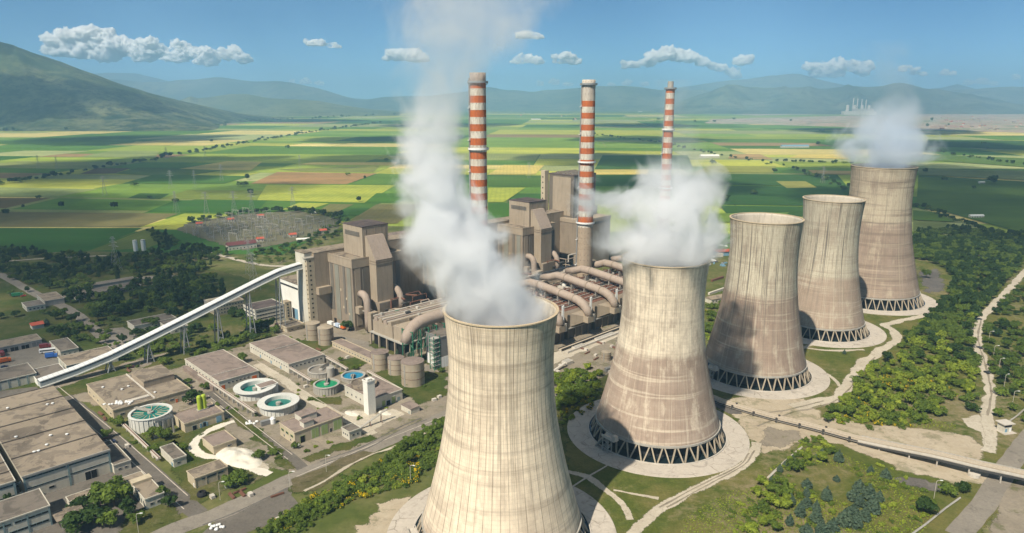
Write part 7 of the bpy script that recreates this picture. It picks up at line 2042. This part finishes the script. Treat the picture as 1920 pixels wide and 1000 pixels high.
def cloud(label, puffs, Yc=27500.):
    mb = MB(); k = Yc / CAM_F
    rc = random.Random(len(puffs) * 7 + int(puffs[0][0]))
    for (px, py, rpx) in puffs:
        rpx *= 1.22
        X, _, Z = GY(px, py, Yc)
        for q in range(8):
            f_ = .95 if q == 0 else rc.uniform(.28, .62)
            c = (X + (rc.uniform(-1, 1) * rpx * 1.0 * k if q else 0), Yc + (rc.uniform(-.8, .3) * rpx * k if q else 0), Z + (rc.uniform(-.25, .75) * rpx * k * .8 if q else 0))
            vs, fs = blob(c, rpx * k * f_, rc.uniform(0, 50), .85, .62)
            i = len(mb.v); mb.v += vs; mb.f += [tuple(i + a for a in f) for f in fs]; mb.m += [0] * len(fs)
    o = remesh_union(mb, k * 1.1)
    return tag(o, label, 'cloud', 'cumulus clouds on the horizon')
cloud('largest white cumulus bank above the slope of the left mountain', [(118, 80, 20), (140, 72, 18), (165, 70, 16), (200, 82, 24), (110, 98, 18), (150, 100, 24), (235, 92, 18), (200, 106, 24), (268, 95, 18), (300, 98, 14), (270, 108, 20), (340, 92, 13), (372, 103, 14), (400, 108, 14), (432, 106, 16), (455, 115, 12), (330, 110, 18), (390, 117, 16)])
cloud('small flat cloud wisp in the open blue sky left of the steam', [(585, 84, 8), (602, 84, 8), (622, 87, 7), (635, 89, 5)])
cloud('compact white cumulus just left of the thick steam', [(742, 108, 13), (762, 108, 16), (782, 110, 15), (795, 113, 9)])
cloud('small cloud right of the thick steam above the left chimney', [(978, 70, 8), (994, 69, 9), (1008, 71, 7)])
cloud('small flat-based cumulus between left and middle chimney', [(972, 117, 9), (990, 114, 11), (1008, 117, 10)])
cloud('rounded small cumulus above the middle chimney, left', [(1050, 116, 10), (1066, 114, 12), (1078, 118, 9)])
cloud('wide white cumulus above the right chimney', [(1175, 126, 9), (1195, 124, 9), (1215, 122, 11), (1232, 110, 15), (1252, 106, 16), (1275, 110, 15), (1298, 113, 13), (1318, 120, 11), (1340, 128, 9), (1350, 131, 9)])
cloud('ragged cloud between the wide cumulus and the far hills', [(1372, 138, 10), (1352, 130, 8), (1385, 120, 9), (1398, 116, 11), (1380, 145, 9)])
cloud('pale cumulus group left of the farthest steam', [(1518, 128, 11), (1540, 128, 11), (1568, 122, 12), (1580, 128, 12), (1535, 140, 14), (1562, 140, 14), (1610, 132, 13), (1625, 128, 12), (1618, 140, 10)])
cloud('thin low clouds right of the farthest steam', [(1695, 132, 8), (1715, 137, 8), (1732, 141, 5)])
cloud('faint low cloud bank over the far left mountains', [(545, 156, 6), (575, 155, 7), (600, 158, 6)])
cloud('faint low cloud bank between left and middle chimney', [(1012, 159, 6), (1040, 157, 7), (1065, 160, 6)])
cloud('faint low cloud streak between middle and right chimney', [(1145, 160, 5), (1175, 158, 7), (1210, 160, 6)])
cloud('faint low cloud bank at the right end of the mountains', [(1815, 157, 7), (1840, 155, 8), (1862, 159, 6), (1905, 147, 6)])
cloud('tiny cloud puff over the right mountain peak', [(1770, 139, 7), (1785, 140, 5)])
# the clouds overhead that shade parts of the plain
OV = MB(); rc = random.Random(12)
H_OV = 1500.
back = -SUN_T / -SUN_T.z if SUN_T.z > 0 else SUN_T / SUN_T.z
def shade(X, Y, rx, n=4):
    for q in range(n):
        x = X + rc.uniform(-.7, .7) * rx * (q > 0); y = Y + rc.uniform(-.35, .35) * rx * (q > 0); r = rx * (1 if q == 0 else rc.uniform(.45, .7))
        c = Vector((x, y, 0)) + SUN_T / SUN_T.z * (H_OV + q * 3)
        vs, fs = blob((c.x, c.y, c.z), r, rc.uniform(0, 60), .22, .5)
        i = len(OV.v); OV.v += vs; OV.f += [tuple(i + a for a in f) for f in fs]; OV.m += [0] * len(fs)
for X, Y, r in ((-560, 830, 190), (-900, 1150, 260), (-330, 620, 110), (-250, 1080, 90), (-1050, 1900, 380), (-450, 2150, 240), (-520, 1450, 110), (700, 980, 150), (760, 1250, 230), (1100, 1700, 300), (300, 1500, 220), (260, 2200, 260), (-1800, 3300, 420), (-700, 3300, 300), (600, 3300, 330), (1700, 2800, 380), (2200, 4200, 500), (-3300, 4700, 500), (-2700, 5200, 330), (-3900, 5600, 420), (-500, 5200, 450), (900, 5200, 450), (-1900, 6400, 500), (520, 480, 90), (330, 260, 60), (-420, 430, 110), (-280, 290, 60)):
    shade(X, Y, r)
ov = OV.build('clouds', CLS)
md = ov.modifiers.new('union', 'REMESH'); md.mode = 'VOXEL'; md.voxel_size = 14.
dg = bpy.context.evaluated_depsgraph_get(); me = bpy.data.meshes.new_from_object(ov.evaluated_get(dg)); ov.modifiers.clear(); ov.data = me; me.name = 'clouds'
if not me.materials: me.materials.append(CLS)
tag(ov, kind='stuff')

# ------------------------------------------------------------------ haze over the plain
HZ, _, _v = volume_mat('valley_haze', (.40, .70, 1.0), .1)
_v.inputs['Density'].default_value = 9.5e-5
o = MB().box(-25600, 25600, -3200, 25500, -8, 900).build('haze', HZ)
tag(o, kind='stuff')
